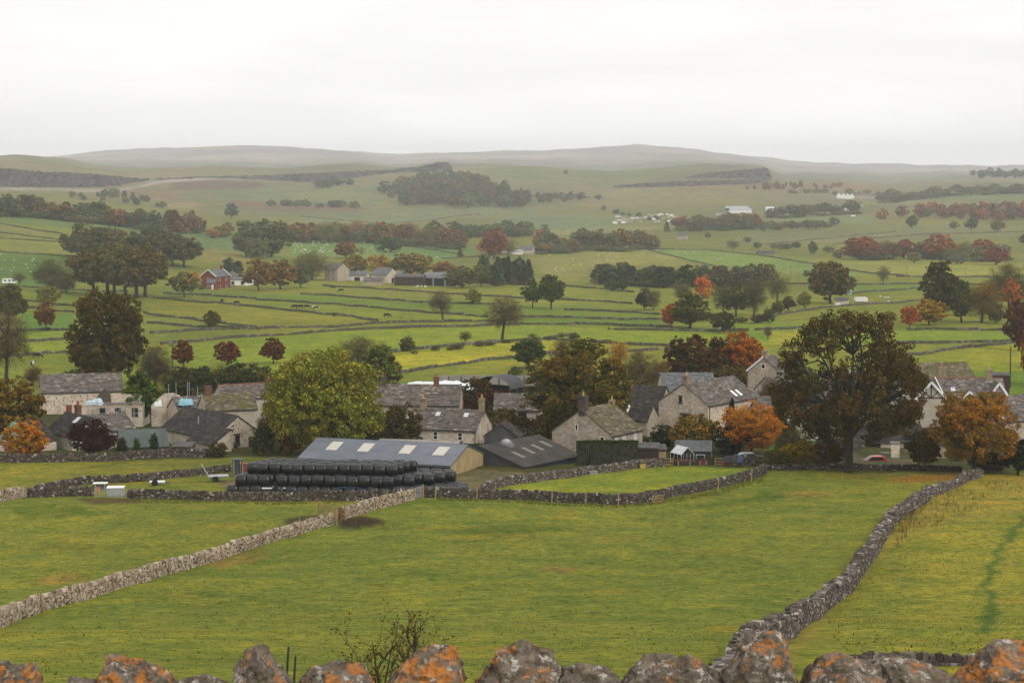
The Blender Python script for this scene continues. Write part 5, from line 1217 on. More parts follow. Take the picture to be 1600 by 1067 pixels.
h = house('low dark-roofed stable right of the sycamore trunk', 1390, 292, 8, 11, 6, 690, 1.9, 'mas_grey', 'slate_dark', 'outbuilding', 'outbuilding'); opening(h, 'front', -2.5, .3, 2.2, 2.2); opening(h, 'front', 3.0, .3, 1.6, 2.1)
h = house('low stone hovel with brown roof left of the sycamore trunk', 1312, 284, -4, 6, 5, 708, 1.5, 'mas_grey', 'slate_dark', 'outbuilding', 'outbuilding'); opening(h, 'front', -.5, .3, 1.0, 1.4)
h = house('square stone outhouse under the orange and brown tree', 1465, 276, -10, 2.8, 4, 694, 1.0, 'mas_grey', 'slate_grey', 'outbuilding', 'outbuilding', gut=False)
# -- left cluster
h = house('long stone barn with grey slate roof and speckled pale wall at the upper left', 128, 345, 14, 13.6, 8.5, 612, 2.5, 'mas_pale', 'slate_grey', 'barn', 'barn')
for u in (-2.2, 2.2): opening(h, 'front', u, .3, .85, h.he * .42, 'doorway', 'wood_red', 'stack_buff')
vh = MB()
for i in range(24):
    M4 = face(h, 'front', -5.8 + (i % 8) * 1.35 + random.uniform(-.3, .3), h.he * (.5 + .14 * (i // 8)) + random.uniform(-.15, .15)); vh.box(-.09, -.012, 0, .09, 0, .22, 0, M4)
vh.build('vent_slits', M['blackhole'], h.t); pipe(h, 'front', -6.7); window(h, 'left', 3.5, h.he - 1.6, .9, .7, 'stack_dark', rows=1)
h = house('roofless stone house under repair with scaffolding beside the evergreen', 182, 322, 0, 8.2, 6, 631, .25, 'mas_pale', 'concrete', 'house_under_repair', 'house', kind='corr', gut=False)
for u in (-2.2, .2, 2.9): opening(h, 'front', u, h.he - 2.1, .8, 1.3, 'window_opening')
MB().add([(-3.6, .1, h.he), (-1.0, .1, h.he), (-1.0, .1, h.he + 1.4), (-1.8, .1, h.he + 2.5), (-3.0, .1, h.he + 1.3), (-3.6, .6, h.he), (-1.0, .6, h.he), (-1.0, .6, h.he + 1.4), (-1.8, .6, h.he + 2.5), (-3.0, .6, h.he + 1.3)], [(0, 1, 2, 3, 4), (9, 8, 7, 6, 5), (1, 6, 7, 2), (2, 7, 8, 3), (3, 8, 9, 4), (0, 4, 9, 5)]).build('gable_stub', M['stone_dark'], h.t)
MB().box(-.8, .2, h.he + .2, 3.9, .7, h.he + 1.5).build('upper_wall', M['mas_pale'], h.t)
sc = thing('scaffolding', 'steel scaffolding with a timber deck across the house under repair', 'scaffolding', on_ray(182, 655, 318)); zt = on_ray(182, 634, 318).z - sc.location.z
k = MB()
for i in range(7):
    for y in (-.9, .2): k.tube([(-4.4 + i * 1.45, y, -1), (-4.4 + i * 1.45, y, zt + (1.0 if i % 2 else .4))], .045, 5)
for z in (zt * .5, zt - .1, zt + .6): k.tube([(-4.6, -.9, z), (4.6, -.9, z)], .04, 5)
k.tube([(-1.5, -.9, 0), (1.4, -.9, zt)], .04, 5); k.build('poles', M['metal_galv'], sc)
for i in range(6): MB().box(-4.5 + i * 1.5, -.9, zt, -3.03 + i * 1.5, .2, zt + .06).build('deck_board', M['wood_post'], sc)
def drape(label, cx, cy, d, w, dp, hh, m, name='tarpaulin', seed=0, rz=0.0, cat='tarpaulin', kind=None):
    r = np.random.default_rng(seed); n = 13; b = MB(); P = on_ray(cx, cy, d)
    for i in range(n):
        for j in range(n):
            u, v = i / (n - 1) * 2 - 1, j / (n - 1) * 2 - 1; e = max(abs(u), abs(v))
            b.v.append((u * w / 2 * (1 + r.uniform(-.05, .05)), v * dp / 2, hh * (1 - e ** 5) * (.62 + .38 * math.sin(u * 2.3 + seed) * math.cos(v * 1.7 + seed)) * r.uniform(.75, 1.15) + r.uniform(-.1, .1) * hh - (.25 if e == 1 else 0)))
    for i in range(n - 1):
        for j in range(n - 1): b.f.append((i * n + j, (i + 1) * n + j, (i + 1) * n + j + 1, i * n + j + 1)); b.m.append(0)
    return tag(b.build(name, M[m], None, True, P, rz), label, cat)
drape('pale blue and grey tarpaulin hanging over the roofless house', 147, 629, 319.5, 2.8, 1.6, .8, 'tarp_sky', seed=3)
h = house('low cottage with dark roof, pale green gable boards and red-potted chimney', 92, 288, -52, 8.2, 6.2, 678, 2.4, 'render', 'slate_dark')
chimney(h, -1.2, y=3.6, hh=1.3, w=.9, dp=.7, m='stack_brick', pots=2, pot='pot_red'); skylight(h, 1.2, .75, 1.1, 1.3)
h = house('green-gabled lean-to house end behind the small orange tree', 68, 284, 58, 5.0, 6.0, 690, 2.6, 'mas_white', 'slate_dark', 'outbuilding', 'outbuilding', gut=False)
for s in (-1, 1): MB().bar((-h.x - .2, 3 + s * 3.3, h.he - .2), (-h.x - .2, 3, h.rt + .14), .1, .5).build('bargeboard', M['paint_green'], h.t)
window(h, 'left', 3.0, .8, 1.8, 1.1, cols=3)
h = house('small cottage with slate roof and white window behind the purple tree', 178, 292, 42, 7, 6, 672, 2.0, 'mas_white', 'slate_grey'); window(h, 'front', 0.4, h.he - 1.7, .9, 1.2, cols=2)
h = house('long low shed with grey-green felt roof behind the topiary', 226, 283, 16, 6.4, 6.6, 698, 1.9, 'render', 'felt_green', 'shed', 'shed', kind='corr', over=.3)
for u in (-1.5, 1.2): window(h, 'front', u, .5, .9, .9, sill=None)
h = house('large stone barn with dark mossy roof and pock-marked pale gable', 292, 293, -50, 14.6, 8.0, 677, 2.8, 'mas_pale', 'slate_dark', 'barn', 'barn')
window(h, 'right', 3.9, h.he - 1.3, .8, 1.5, 'stack_dark'); opening(h, 'right', 1.4, .2, 1.1, 1.3); opening(h, 'right', 3.6, .6, .45, .8); opening(h, 'right', 6.6, .2, 1.4, 1.8)
vh = MB()
for i in range(30):
    y = random.uniform(.6, 7.4); z = random.uniform(1.6, h.he + (1 - abs(y - 4.0) / 4.0) * 2.2); vh.box(-.09, -.012, 0, .09, 0, .18, 0, face(h, 'right', y, z))
vh.build('putlog_holes', M['blackhole'], h.t); skylight(h, 4.2, .12, .8, 1.3, 'white')
MB().tube([(.6, 1.6, h.he), (.6, 1.6, h.he + 2.4)], .09, 6).build('flue_pipe', M['metal_galv'], h.t)
h = house('low catslide wing below the flue of the large stone barn', 312, 287, -50, 6.6, 3.2, 692, 1.9, 'mas_pale', 'slate_dark', 'outbuilding', 'outbuilding', gut=False, asym=.96)
h = house('small stone ruin gable beside the blue tarpaulins', 300, 318, 30, 4.6, 4.6, 640, 1.7, 'mas_pale', 'slate_grey', 'outbuilding', 'outbuilding', gut=False)
h = house('cottage roof with red ridge tiles peeping over the large stone barn', 392, 330, 24, 9, 6.5, 622, 1.9, 'render', 'slate_grey', ridge='ridge_red'); chimney(h, 4.0, hh=.8, w=.7, m='stack_brick', pot='pot_red')
h = house('moss-roofed cottage with brick chimney behind the large stone barn', 362, 312, 20, 8, 6.0, 640, 2.0, 'render', 'slate_moss'); chimney(h, -3.0, hh=1.4, w=.9, m='stack_brick', pots=0)
MB().bar((-h.x - .12, 0, h.he + .12), (-h.x - .12, 3, h.rt + .14), .1, .2).build('bargeboard', M['stack_buff'], h.t)
t = thing('ruined_wall', 'ruined stone wall end with polythene scraps and scaffold poles beside the blue sheets', 'wall', on_ray(268, 637, 322))
b = MB(); pr = [(-3.2, -4), (3.4, -4), (3.4, .3), (2.2, 1.0), (1.2, 1.9), (.2, 2.3), (-1.2, 2.2), (-2.2, 1.4), (-3.2, .4)]; m = len(pr)
b.add([(x, 0, z) for x, z in pr] + [(x, .6, z) for x, z in pr], [tuple(range(m)), tuple(range(2 * m - 1, m - 1, -1))] + [(i, i + m, (i + 1) % m + m, (i + 1) % m) for i in range(m)]); b.build('wall', M['mas_pale'], t)
for i, (x, z) in enumerate(((-.4, 4.6), (.8, 4.9), (2.6, 5.0), (2.9, 5.0), (4.2, 4.2))): MB().tube([(x, -.3, -3), (x, -.3, z - .8)], .05, 5).build('scaffold_pole', M['metal_galv'], t)
drape('bright blue tarpaulin beside the ruined wall end', 290, 630, 318, 2.2, 2, 1.1, 'tarp_blue', seed=5); drape('white polythene scrap on the left of the ruined wall end', 247, 632, 320, 1.2, 1, .8, 'sheet_white', seed=6, cat='polythene sheet', name='polythene_sheet')
# -- silage clamp and dutch barn behind the cottages
drape('long white silage sheet over the clamp behind the long house', 685, 604, 350, 12.5, 6, 1.1, 'sheet_white', 'silage_sheet', 7, R(-3), 'silage sheet')
drape('pale blue sheet beside the dutch barn', 752, 610, 338, 4.2, 3, .7, 'tarp_sky', 'silage_sheet', 8, 0, 'silage sheet')
t = thing('clamp_wall', 'long grey concrete panel wall of the silage clamp', 'wall', at(770, 606)); L_ = 178 / FP * t.location.y; hh = 2.4
for i in range(9): MB().box(-L_ / 2 + L_ * i / 9, 0, -.4, -L_ / 2 + L_ * (i + 1) / 9 - .03, .2, hh + .04 * (i % 3)).build('panel', M['concrete'], t)
for i in range(10): MB().box(-L_ / 2 + L_ * i / 9 - .1, -.14, -.4, -L_ / 2 + L_ * i / 9 + .1, -.01, hh - .1).build('post', M['metal_dark'], t)
t = thing('clamp_wall', 'low brown retaining wall under the concrete panels right of the dutch barn', 'wall', at(826, 617)); MB().box(-2.6, 0, -.4, 2.6, .3, 1.5).build('panel', M['wood_dark'], t)
P = on_ray(780, 612, 335); P.z = float(terr(P.x, P.y)) - .2
t = thing('dutch_barn', 'black arched dutch barn behind the dark red spreading tree', 'barn', P, R(62)); k = MB(); n_ = 12; zt = on_ray(780, 586, 335).z - P.z
for i in range(n_ + 1):
    a_ = math.pi * i / n_; y = -3.4 * math.cos(a_); z = zt - 2.0 + 2.0 * math.sin(a_); k.v += [(-2.6, y, z), (2.6, y, z)]
for i in range(n_): k.f.append((2 * i, 2 * i + 1, 2 * i + 3, 2 * i + 2)); k.m.append(0)
k.build('roof', M['metal_dark'], t, True)
MB().box(-2.5, 3.3, 0, 2.5, 3.4, zt - 1.9).box(2.4, -3.3, 0, 2.5, 3.3, zt - 1.9).build('wall', M['metal_dark'], t)
for x, y in ((-2.5, -3.3), (0, -3.3), (2.4, -3.3), (-2.5, 3.2)): MB().box(x - .09, y - .09, 0, x + .09, y + .09, zt - 1.8).build('post', M['metal_dark'], t)
# grey tank
P = on_ray(791, 712, 268); P.z = float(terr(P.x, P.y)); zt = on_ray(791, 683, 268).z - P.z
t = thing('feed_tank', 'round pale grey tank with a conical lid behind the dark barn', 'tank', P)
MB().tube([(0, 0, -.3), (0, 0, zt - 1.0)], 1.0, 20).build('tank_body', M['concrete'], t, True); MB().tube([(0, 0, zt - 1.0), (0, 0, zt - .35), (0, 0, zt - .2)], [1.06, .55, .55], 20).build('lid', M['metal_galv'], t, True); MB().tube([(-.5, -.3, zt - .15), (0, -.4, zt), (.6, -.2, zt - .2)], .12, 6).build('hatch_pipe', M['stack_dark'], t)
# hedges (clipped)
def hedge(label, x0, x1, yb, yt, dep=1.6, c1=(.022, .04, .012), c2=(.035, .05, .015), d=None, seed=0):
    r = np.random.default_rng(seed); A, B = at(x0, yb), at(x1, yb); 
    if d: A, B = on_ray(x0, yb, d), on_ray(x1, yb, d)
    Lh = (B - A).length; hh = (yb - yt) / FP * A.y; n = int((Lh * hh + Lh * dep) * 110)
    u = r.uniform(0, Lh, n); fcs = r.integers(0, 4, n); v = r.uniform(0, 1, n)
    y = np.where(fcs == 0, 0, np.where(fcs == 1, dep, v * dep)) + r.normal(size=n) * .05; z = np.where(fcs < 2, v * hh, hh) + r.normal(size=n) * .04
    ev = np.array((B - A).normalized()); nv = np.array([-ev[1], ev[0], 0]); P = u[:, None] * ev + y[:, None] * nv; P[:, 2] += z; out = np.where((fcs == 0)[:, None], -nv, np.where((fcs == 1)[:, None], nv, [0, 0, 1]))
    V, Q = leaf_quads(r, P, out, .10, 1.3, .1, .6)
    t = thing('clipped_hedge', label, 'hedge', A)
    o = link('leaves', np_mesh('hedge_leaves', V, Q, [M['leaf']], tone=np.repeat(r.normal(size=n) * .1 + .3, 4)), t); o.color = (*c1, 1); o['tint'] = list(c2); tag(o, kind='stuff')
    b = MB(); q = Matrix.Translation((0, 0, 0)) @ (Vector(ev).to_track_quat('X', 'Z').to_matrix().to_4x4()); b.box(.08, .08, -.3, Lh - .08, dep - .08, hh - .08, 0, q); b.build('branches', M['fill'], t)
hedge('dark clipped hedge in a square block before the mossy-roofed house', 921, 998, 727, 690, seed=1)
hedge('narrow clipped hedge block joined to the larger hedge', 900, 919, 727, 690.5, seed=2)
hedge('low dark hedge along the foot of the white-windowed cottage', 655, 776, 713, 695, 1.2, d=276, seed=3)
# blue-grey summerhouse and greenhouse
h = house('blue-grey roofed summerhouse behind the small greenhouse', 1083, 274, -8, 4.8, 3.0, 705, 1.1, 'metal_dark', 'slate_blue', 'summerhouse', 'shed', kind='corr', gut=False)
h.t.location.z = h.t.location.z
opening(h, 'right', 1.5, .4, 2.4, h.he - .5, 'door', 'wood_pale', 'wood_pale'); window(h, 'front', 1.0, h.he - 1.3, 1.2, .9, sill=None)
P = on_ray(1066, 717, 270); P.z = float(terr(P.x, P.y)); hz = on_ray(1070, 697, 270).z - P.z
t = thing('greenhouse', 'small white-framed greenhouse with glass roof by the garden fence', 'greenhouse', P, R(-62)); w2, l2, ez = 1.0, 1.3, hz - .9
k = MB()
for x in (-l2, -l2 / 3, l2 / 3, l2):
    k.bar((x, -w2, 0), (x, -w2, ez), .06).bar((x, w2, 0), (x, w2, ez), .06).bar((x, -w2, ez), (x, 0, hz), .06).bar((x, w2, ez), (x, 0, hz), .06)
k.bar((-l2, 0, hz), (l2, 0, hz), .07).bar((-l2, -w2, ez), (l2, -w2, ez), .06).bar((-l2, w2, ez), (l2, w2, ez), .06).bar((-l2, -w2, .05), (l2, -w2, .05), .07).bar((-l2, -w2, ez), (-l2, w2, ez), .05)
k.build('frame', M['white'], t)
MB().add([(-l2, -w2, ez), (l2, -w2, ez), (l2, 0, hz), (-l2, 0, hz), (l2, w2, ez), (-l2, w2, ez)], [(0, 1, 2, 3), (3, 2, 4, 5)]).build('roof_glass', M['skylight'], t); MB().add([(-l2, -w2, .1), (l2, -w2, .1), (l2, -w2, ez), (-l2, -w2, ez), (-l2, w2, .1), (-l2, w2, ez), (-l2, 0, hz)], [(0, 1, 2, 3), (4, 0, 3, 6, 5)]).build('wall_glass', M['glass'], t)
h = house('dark timber garden shed with pale sloping roof right of the clipped hedge', 1012, 271, -8, 2.7, 2.4, 701, .35, 'wood_dark', 'metal_grey', 'shed', 'shed', kind='corr', gut=False, asym=.95)
h = house('broken-down pale garden hut beside the dark timber shed', 1032, 273, 10, 1.6, 1.8, 703, .5, 'wood_pale', 'metal_grey', 'shed', 'shed', kind='corr', gut=False)
h = house('red-brown hen hut with flat grey roof before the large stone barn', 283, 282, -12, 2.8, 2.0, 699, .4, 'wood_red', 'metal_grey', 'shed', 'shed', kind='corr', gut=False, asym=.9)
# -- middle-distance buildings
h = house('red brick house with slate roof and white windows in the left middle distance', 349, 0, 54, 8.6, 9.2, 5.0, 2.7, 'brick', 'slate_blue', 'brick_house', 'house', tile=(1, .6), yb=450)
for u in (-2.4, 1.8): window(h, 'front', u, h.he - 2.0, 1.1, 1.5); window(h, 'front', u, h.he - 5.0, 1.1, 1.5)
chimney(h, 3.5, hh=1.6, m='brick', pot='pot_red')
g = MB(); 
for s in (-1, 1): MB().bar((h.x + .3, 4.6 + s * 4.9, h.he - .1), (h.x + .3, 4.6, h.rt + .25), .2, .35).build('bargeboard', M['white'], h.t); MB().bar((-h.x - .3, 4.6 + s * 4.9, h.he - .1), (-h.x - .3, 4.6, h.rt + .25), .2, .35).build('bargeboard', M['white'], h.t)
window(h, 'left', 4.7, h.he - 2.2, 1.2, 1.7)
h = house('red brick porch wing of the brick house with a white door', 329, 0, -30, 4.6, 3.0, 2.6, 1.4, 'brick', 'slate_blue', 'porch', 'porch', tile=(1, .6), yb=452); opening(h, 'front', 1.0, .2, 1.1, 2.1, 'door', 'white', 'white'); window(h, 'front', -1.2, 1.2, 1.1, 1.1)
h = house('white bungalow with grey roof right of the red brick house', 372, 0, -12, 7, 7, 2.6, 2.4, 'white', 'slate_blue', 'bungalow', 'house', tile=(1, .6), yb=446); window(h, 'front', -2.5, 1.0, 1.4, 1.2, 'metal_dark'); window(h, 'front', 2, 1.0, 1.4, 1.2, 'metal_dark')
h = house('low white extension at the right of the bungalow', 387, 0, -12, 4, 5, 2.3, 1.0, 'white', 'slate_blue', 'outbuilding', 'outbuilding', tile=(1, .6), yb=445)
h = house('tall stone house standing alone left of the farm sheds', 517, 0, -38, 8.2, 8.2, 5.6, 2.6, 'mas_grey', 'slate_grey', tile=(1, .6), yb=439)
for v in (1.2, 3.8): window(h, 'front', -1.6, v, .9, 1.3); window(h, 'front', 1.8, v, .9, 1.3)
h = house('low white-fronted farm shed with pale grey roof', 558, 0, -3, 9.5, 8, 2.6, 1.6, 'mas_white', 'slate_blue', 'shed', 'shed', tile=(1, .6), yb=439); opening(h, 'front', 0, .2, 2.5, 1.9)
h = house('blue-grey roofed farm barn with brown gable end', 592, 0, -28, 9, 10, 3.6, 3.0, 'mas_pale', 'slate_blue', 'barn', 'barn', tile=(1, .6), yb=442); opening(h, 'right', 5, .2, 2, 2.4)
h = house('low stone farm building in front of the blue-grey barn', 582, 0, -6, 9, 6, 2.0, 1.5, 'mas_grey', 'slate_grey', 'outbuilding', 'outbuilding', tile=(1, .6), yb=446)
h = house('grey tin-roofed shed between the barns', 618, 0, -20, 5, 8, 3.2, 1.4, 'metal_grey', 'slate_blue', 'shed', 'shed', kind='corr', yb=440)
h = house('dark slatted timber barn in the distant farm', 639, 0, -4, 13.5, 9, 3.8, 1.0, 'wood_dark', 'metal_grey', 'barn', 'barn', kind='corr', yb=446)
h = house('open-fronted black barn with grey roof at the right of the distant farm', 686, 0, -6, 15, 14, 3.6, 2.2, 'blackhole', 'slate_blue', 'barn', 'barn', kind='corr', yb=447)
for i in range(4): MB().box(-8.4 + i * 5.5, -.4, 0, -8.0 + i * 5.5, -.05, h.he).build('post', M['metal_galv'], h.t)
h = house('small stone field hut with rounded roof below the olive-brown tree', 1314, 0, -14, 4.6, 4.0, 1.9, .8, 'mas_pale', 'metal_grey', 'field_hut', 'hut', kind='corr', gut=False, yb=478); opening(h, 'front', -.8, .3, 1.6, 1.4, 'doorway', 'white')
h = house('pale stone building on the far crest lane left of the mixed belt', 822, 0, -20, 9, 8, 3, 2.4, 'mas_pale', 'slate_blue', 'outbuilding', 'outbuilding', tile=(1.2, .8), yb=397); 
h = house('white-roofed far shed at the left end of the crest lane', 806, 0, -8, 8, 6, 2, 1.2, 'white', 'metal_galv', 'shed', 'shed', kind='corr', gut=False, yb=398)
h = house('pale far cottage gable above the distant lane', 774, 0, -50, 8, 8, 3, 2.8, 'render', 'slate_grey', 'cottage', 'house', tile=(1.2, .8), yb=394)
for (cx, ye, d, L_, W_, m_, r_, lab) in ((1151, 326, 2250, 26, 14, 'metal_dark', 'metal_galv', 'large far grey shed, upper of the stepped pair'), (1158, 329, 2200, 24, 12, 'white', 'metal_galv', 'large far pale shed, lower of the stepped pair'), (1128, 333, 2150, 14, 10, 'render', 'slate_grey', 'far low house left under the stepped sheds'),
                              (1303, 325, 2250, 12, 10, 'white', 'slate_blue', 'far white house, left of two by the hazy trees'), (1315, 325, 2270, 12, 10, 'white', 'metal_galv', 'far white house, right of two by the hazy trees'), (1203, 327, 2300, 10, 8, 'white', 'tarp_sky', 'far pale shed at the left of the hazy trees'), (1230, 329, 2280, 9, 8, 'render', 'slate_grey', 'far small cottage in the hazy trees'),
                              (1065, 371, 1500, 9, 8, 'mas_grey', 'slate_grey', 'lone grey far barn above the bright green field'), (1022, 385, 1390, 9, 6, 'felt_green', 'felt_green', 'tiny green far shed at the end of the mixed belt'), (1340, 319, 2350, 14, 8, 'render', 'slate_grey', 'far grey cottage right of the white houses')):
    house(lab, cx, 0, random.uniform(-14, 6), L_, W_, 3.2, 2.2, m_, r_, 'far_building', 'building', tile=(2, 1.2), gut=False, kind='corr', yb=ye + 4)
t = thing('terrace', 'tiny bright white terrace of cottages on the far slope at right', 'terrace', at(1320, 311)); t.location.z = float(terr(t.location.x, t.location.y))
for i in range(4):
    x = -11 + i * 6; b = MB().add([(x, 0, 0), (x + 5.9, 0, 0), (x + 5.9, 6, 0), (x, 6, 0), (x, 0, 5.5 - i * .3), (x + 5.9, 0, 5.5 - i * .3), (x + 5.9, 6, 5.5), (x, 6, 5.5), (x + 2.95, 0, 8.6 - i * .3), (x + 2.95, 6, 8.6)], [(0, 1, 5, 8, 4), (2, 3, 7, 9, 6), (1, 2, 6, 5), (3, 0, 4, 7)]); w_ = b.build('wall', M['white'], t)
    MB().add([(x - .2, -.2, 5.4 - i * .3), (x + 2.95, -.2, 8.8 - i * .3), (x + 2.95, 6.2, 8.8), (x - .2, 6.2, 5.4), (x + 6.1, -.2, 5.4 - i * .3), (x + 6.1, 6.2, 5.4)], [(0, 1, 2, 3), (1, 4, 5, 2)]).build('roof', M['slate_blue'], t)
house('hazy grey terrace right of the bright white one', 1346, 0, -4, 22, 7, 5, 3, 'mas_grey', 'slate_grey', 'terrace', 'terrace', tile=(2, 1.2), gut=False, kind='corr', yb=311); house('hazy pale cottage at the right end of the far terraces', 1366, 0, -4, 8, 7, 4, 3, 'render', 'slate_grey', 'cottage', 'house', tile=(2, 1.2), gut=False, kind='corr', yb=311)
# ------------------------------------------------------------------ bales
def bale_mesh(seed):
    r = np.random.default_rng(seed); b = MB(); n = 22; prof = [(-.66, 0), (-.665, .38), (-.64, .53), (-.56, .61), (-.3, .64), (0, .645), (.3, .64), (.56, .61), (.64, .53), (.665, .38), (.66, 0)]
    for (x, rd) in prof:
        for k in range(n):
            a = 2 * math.pi * k / n; q = rd * (1 + r.uniform(-.012, .012)); z = math.sin(a) * q
            b.v.append((x + r.uniform(-.012, .012), math.cos(a) * q * 1.03, max(z, -.60) * (.97 if z > 0 else 1)))
    for i in range(len(prof) - 1):
        for k in range(n): b.f.append((i * n + k, i * n + (k + 1) % n, (i + 1) * n + (k + 1) % n, (i + 1) * n + k)); b.m.append(0)
    return b.mesh('bale', M['plastic'], True)
BM = [bale_mesh(i) for i in range(4)]
BG = 'black wrapped bales stacked before the blue-roofed barn'
def bales():
    O = at(352, 768); a = R(-5.5); u = Vector((math.cos(a), math.sin(a), 0)); n = Vector((-math.sin(a), math.cos(a), 0)); O = O + n * .9
    z0 = float(terr(O.x + 8, O.y)) + .22
    rd = random.Random(5); first = None
    lab = ('bottom', 'middle', 'top'); front = {(0, 0), (1, 0), (2, 1)}; cnt = {}
    # (layer, row, start, count)
    rows = [(0, 0, 0, 20), (0, 1, .6, 20), (1, 0, .9, 3), (1, 0, 5.9, 10), (1, 1, 1.2, 15), (1, 2, 2.0, 16), (1, 3, 3.0, 16), (1, 4, 4.0, 16), (1, 5, 5, 15), (2, 1, 1.9, 13), (2, 2, 2.4, 13), (2, 3, 3.0, 13), (2, 4, 3.6, 13),
            (0, 2, 20.6, 5), (0, 3, 20.8, 5), (0, 4, 21.0, 4)]
    for (l, rr, s, c) in rows:
        for i in range(c):
            off = rd.uniform(-.09, .09)
            P = O + u * (s + .68 + i * 1.37 + off) + n * (rr * 1.29 + (.0 if l == 0 else .3 * l) + rd.uniform(-.05, .05)); P.z = z0 + l * 1.14 + rd.uniform(-.06, .05) - .03 * i * 0
            o = link('round_bale', BM[rd.randrange(4)], None, P, a + rd.uniform(-.09, .09)); o.rotation_euler[0] = rd.uniform(-.1, .2); o.rotation_euler[1] = rd.uniform(-.04, .04); q_ = rd.uniform(.95, 1.04); o.scale = (rd.uniform(.94, 1.03), rd.uniform(.98, 1.05), q_)
            k_ = cnt[(l, rr)] = cnt.get((l, rr), -1) + 1
            tag(o, f'{ORD[k_]} black wrapped bale from the left in the front rank of the {lab[l]} layer' if (l, rr) in front else f'black wrapped bale, {ORD[k_]} from left in the {ORD[rr]} rank of the {lab[l]} layer', 'bale', BG)
bales()
# ------------------------------------------------------------------ farm bits
def post(label, x, yb, yt, lean=0.0, w=.13, m='wood_post', name='fence_stake', cat='stake', group=None):
    P = at(x, yb); h = (yb - yt) / FP * P.y
    b = MB().tube([(0, 0, -.3), (lean * .5, 0, h * .5), (lean, 0, h)], [w / 2, w / 2, w * .42], 6)
    return tag(b.build(name, M[m], None, False, P), label, cat, group)
SG = 'leaning stakes along the pale wall'
for i, (x, yb, yt) in enumerate([(68, 957, 921), (179, 923, 889), (266, 898, 865), (347, 874, 841), (409, 854, 824), (471, 837, 807), (591, 796, 771), (633, 786, 761)]):
    post(f'{ORD[i]} wooden stake from the left leaning on the near face of the pale wall', x, yb, yt, -.18, group=SG)
for i, (x, yb, yt) in enumerate([(117, 930, 909), (212, 905, 883), (302, 880, 859), (379, 855, 834), (434, 836, 815), (560, 795, 777), (604, 784, 765)]):
    post(f'{ORD[i]} wooden stake top from the left showing behind the pale wall', x, yb, yt, .12, w=.12, group='stakes behind the pale wall')
for i, (x, yb, yt) in enumerate([(680, 779, 758), (745, 781, 764), (862, 785, 766), (915, 789, 768), (966, 790, 769), (1122, 766, 746), (1174, 753, 731)]):
    post(f'{ORD[i]} thin stake from the left against the dark speckled wall', x, yb, yt, .05, w=.12, m='wood_pale', group='stakes on the dark wall')
post('wooden gatepost at the near side of the open field gate', 525, 820, 789, 0, .24, name='gatepost', cat='gatepost'); post('wooden gatepost at the far side of the open field gate', 539, 812, 785, 0, .26, name='gatepost', cat='gatepost'); post('dark stone gate stump between the two wooden gateposts', 532, 814, 792, 0, .5, m='stack_brick', name='gate_stump', cat='gatepost')
post('square wooden post beside the metal gate', 661, 779, 756, 0, .26, name='gatepost', cat='gatepost')
def gate(label, a, b, h, m, bars=5, brace=True, t=.06, name='field_gate'):
    A, B = at(*a), at(*b); g = thing(name, label, 'gate', A); D = B - A; v = lambda f, z: Vector((D.x * f, D.y * f, D.z * f + z))
    for i in range(bars): MB().bar(v(0, .15 + (h - .15) * i / (bars - 1)), v(1, .15 + (h - .15) * i / (bars - 1)), t, t * 1.6).build('bar', M[m], g)
    for f in (0, 1): MB().bar(v(f, .05), v(f, h + .08), t * 1.8, t * 1.8).build('stile', M[m], g)
    if brace: MB().bar(v(0, .15), v(.5, h), t * .9, t * 1.2).build('brace', M[m], g); MB().bar(v(1, .15), v(.5, h), t * .9, t * 1.2).build('brace', M[m], g)
gate('open wooden five-bar gate standing in the left field', (498, 804), (523, 815), 1.35, 'wood_post')
gate('grey metal gate between the pale wall and the dark wall', (649, 780), (658, 777), 1.2, 'metal_galv', 6, False, .05, 'metal_gate')
gate('thin metal gate in the gap of the dark wall on the left', (148, 777), (197, 779), 1.05, 'metal_galv', 5, False, .03, 'metal_gate')
gate('broken wooden hurdle leaning at the bend of the dark wall', (1020, 786), (1036, 785), .8, 'wood_post', 3, True, .07, 'hurdle')
gate('blue-green hurdle propped against the front of the bales', (402, 766), (421, 762), 1.3, 'paint_green', 5, False, .06, 'hurdle')
gate('wooden garden fence in front of the greenhouse', (1000, 729), (1052, 727), .9, 'wood_post', 3, False, .08, 'garden_fence'); gate('dark rail fence before the blue-grey summerhouse', (1054, 727), (1115, 726), 1.0, 'wood_dark', 4, False, .1, 'garden_fence'); gate('pale rail fence beside the plastic toys', (1117, 727), (1152, 727), .9, 'wood_post', 3, False, .06, 'garden_fence')
def pole(label, x, yb, yt, cross=True, w=.26, m='wood_post'):
    P = at(x, yb); h = (yb - yt) / FP * P.y; t = thing('power_pole', label, 'pole', P)
    MB().tube([(0, 0, -.5), (0, 0, h)], [w / 2, w * .36], 8).build('pole_shaft', M[m], t)
    if cross: MB().box(-.8, -.06, h - .5, .8, .06, h - .36).build('crossarm', M[m], t)
pole('wooden power pole beside the great brown tree', 270, 592, 536, True, .22, 'wood_dark'); pole('tall dark pole by the small dark timber shed at right', 1578, 606, 540, False, .3, 'wood_dark'); pole('slim pole in front of the evergreen', 215, 662, 609, False, .2); pole('dark pole before the gable of the twin stone houses', 1087, 672, 620, True, .26, 'wood_dark'); pole('slim pole in the middle pasture left of the bare tree', 612, 476, 446, True, .25)
pole('power pole at the dark copse', 933, 453, 427, True, .3); pole('power pole at the left of the pale field row', 1235, 434, 414, True, .4); pole('power pole just right of the first in the pale field row', 1247, 434, 415, True, .4); pole('power pole beside the little lone tree', 1417, 434, 416, True, .4); pole('power pole near the tall dark olive tree', 1487, 434, 415, True, .4); pole('power pole at the right of the pale field row', 1508, 436, 419, True, .4); pole('power pole above the red brick house', 328, 404, 381, True, .35)
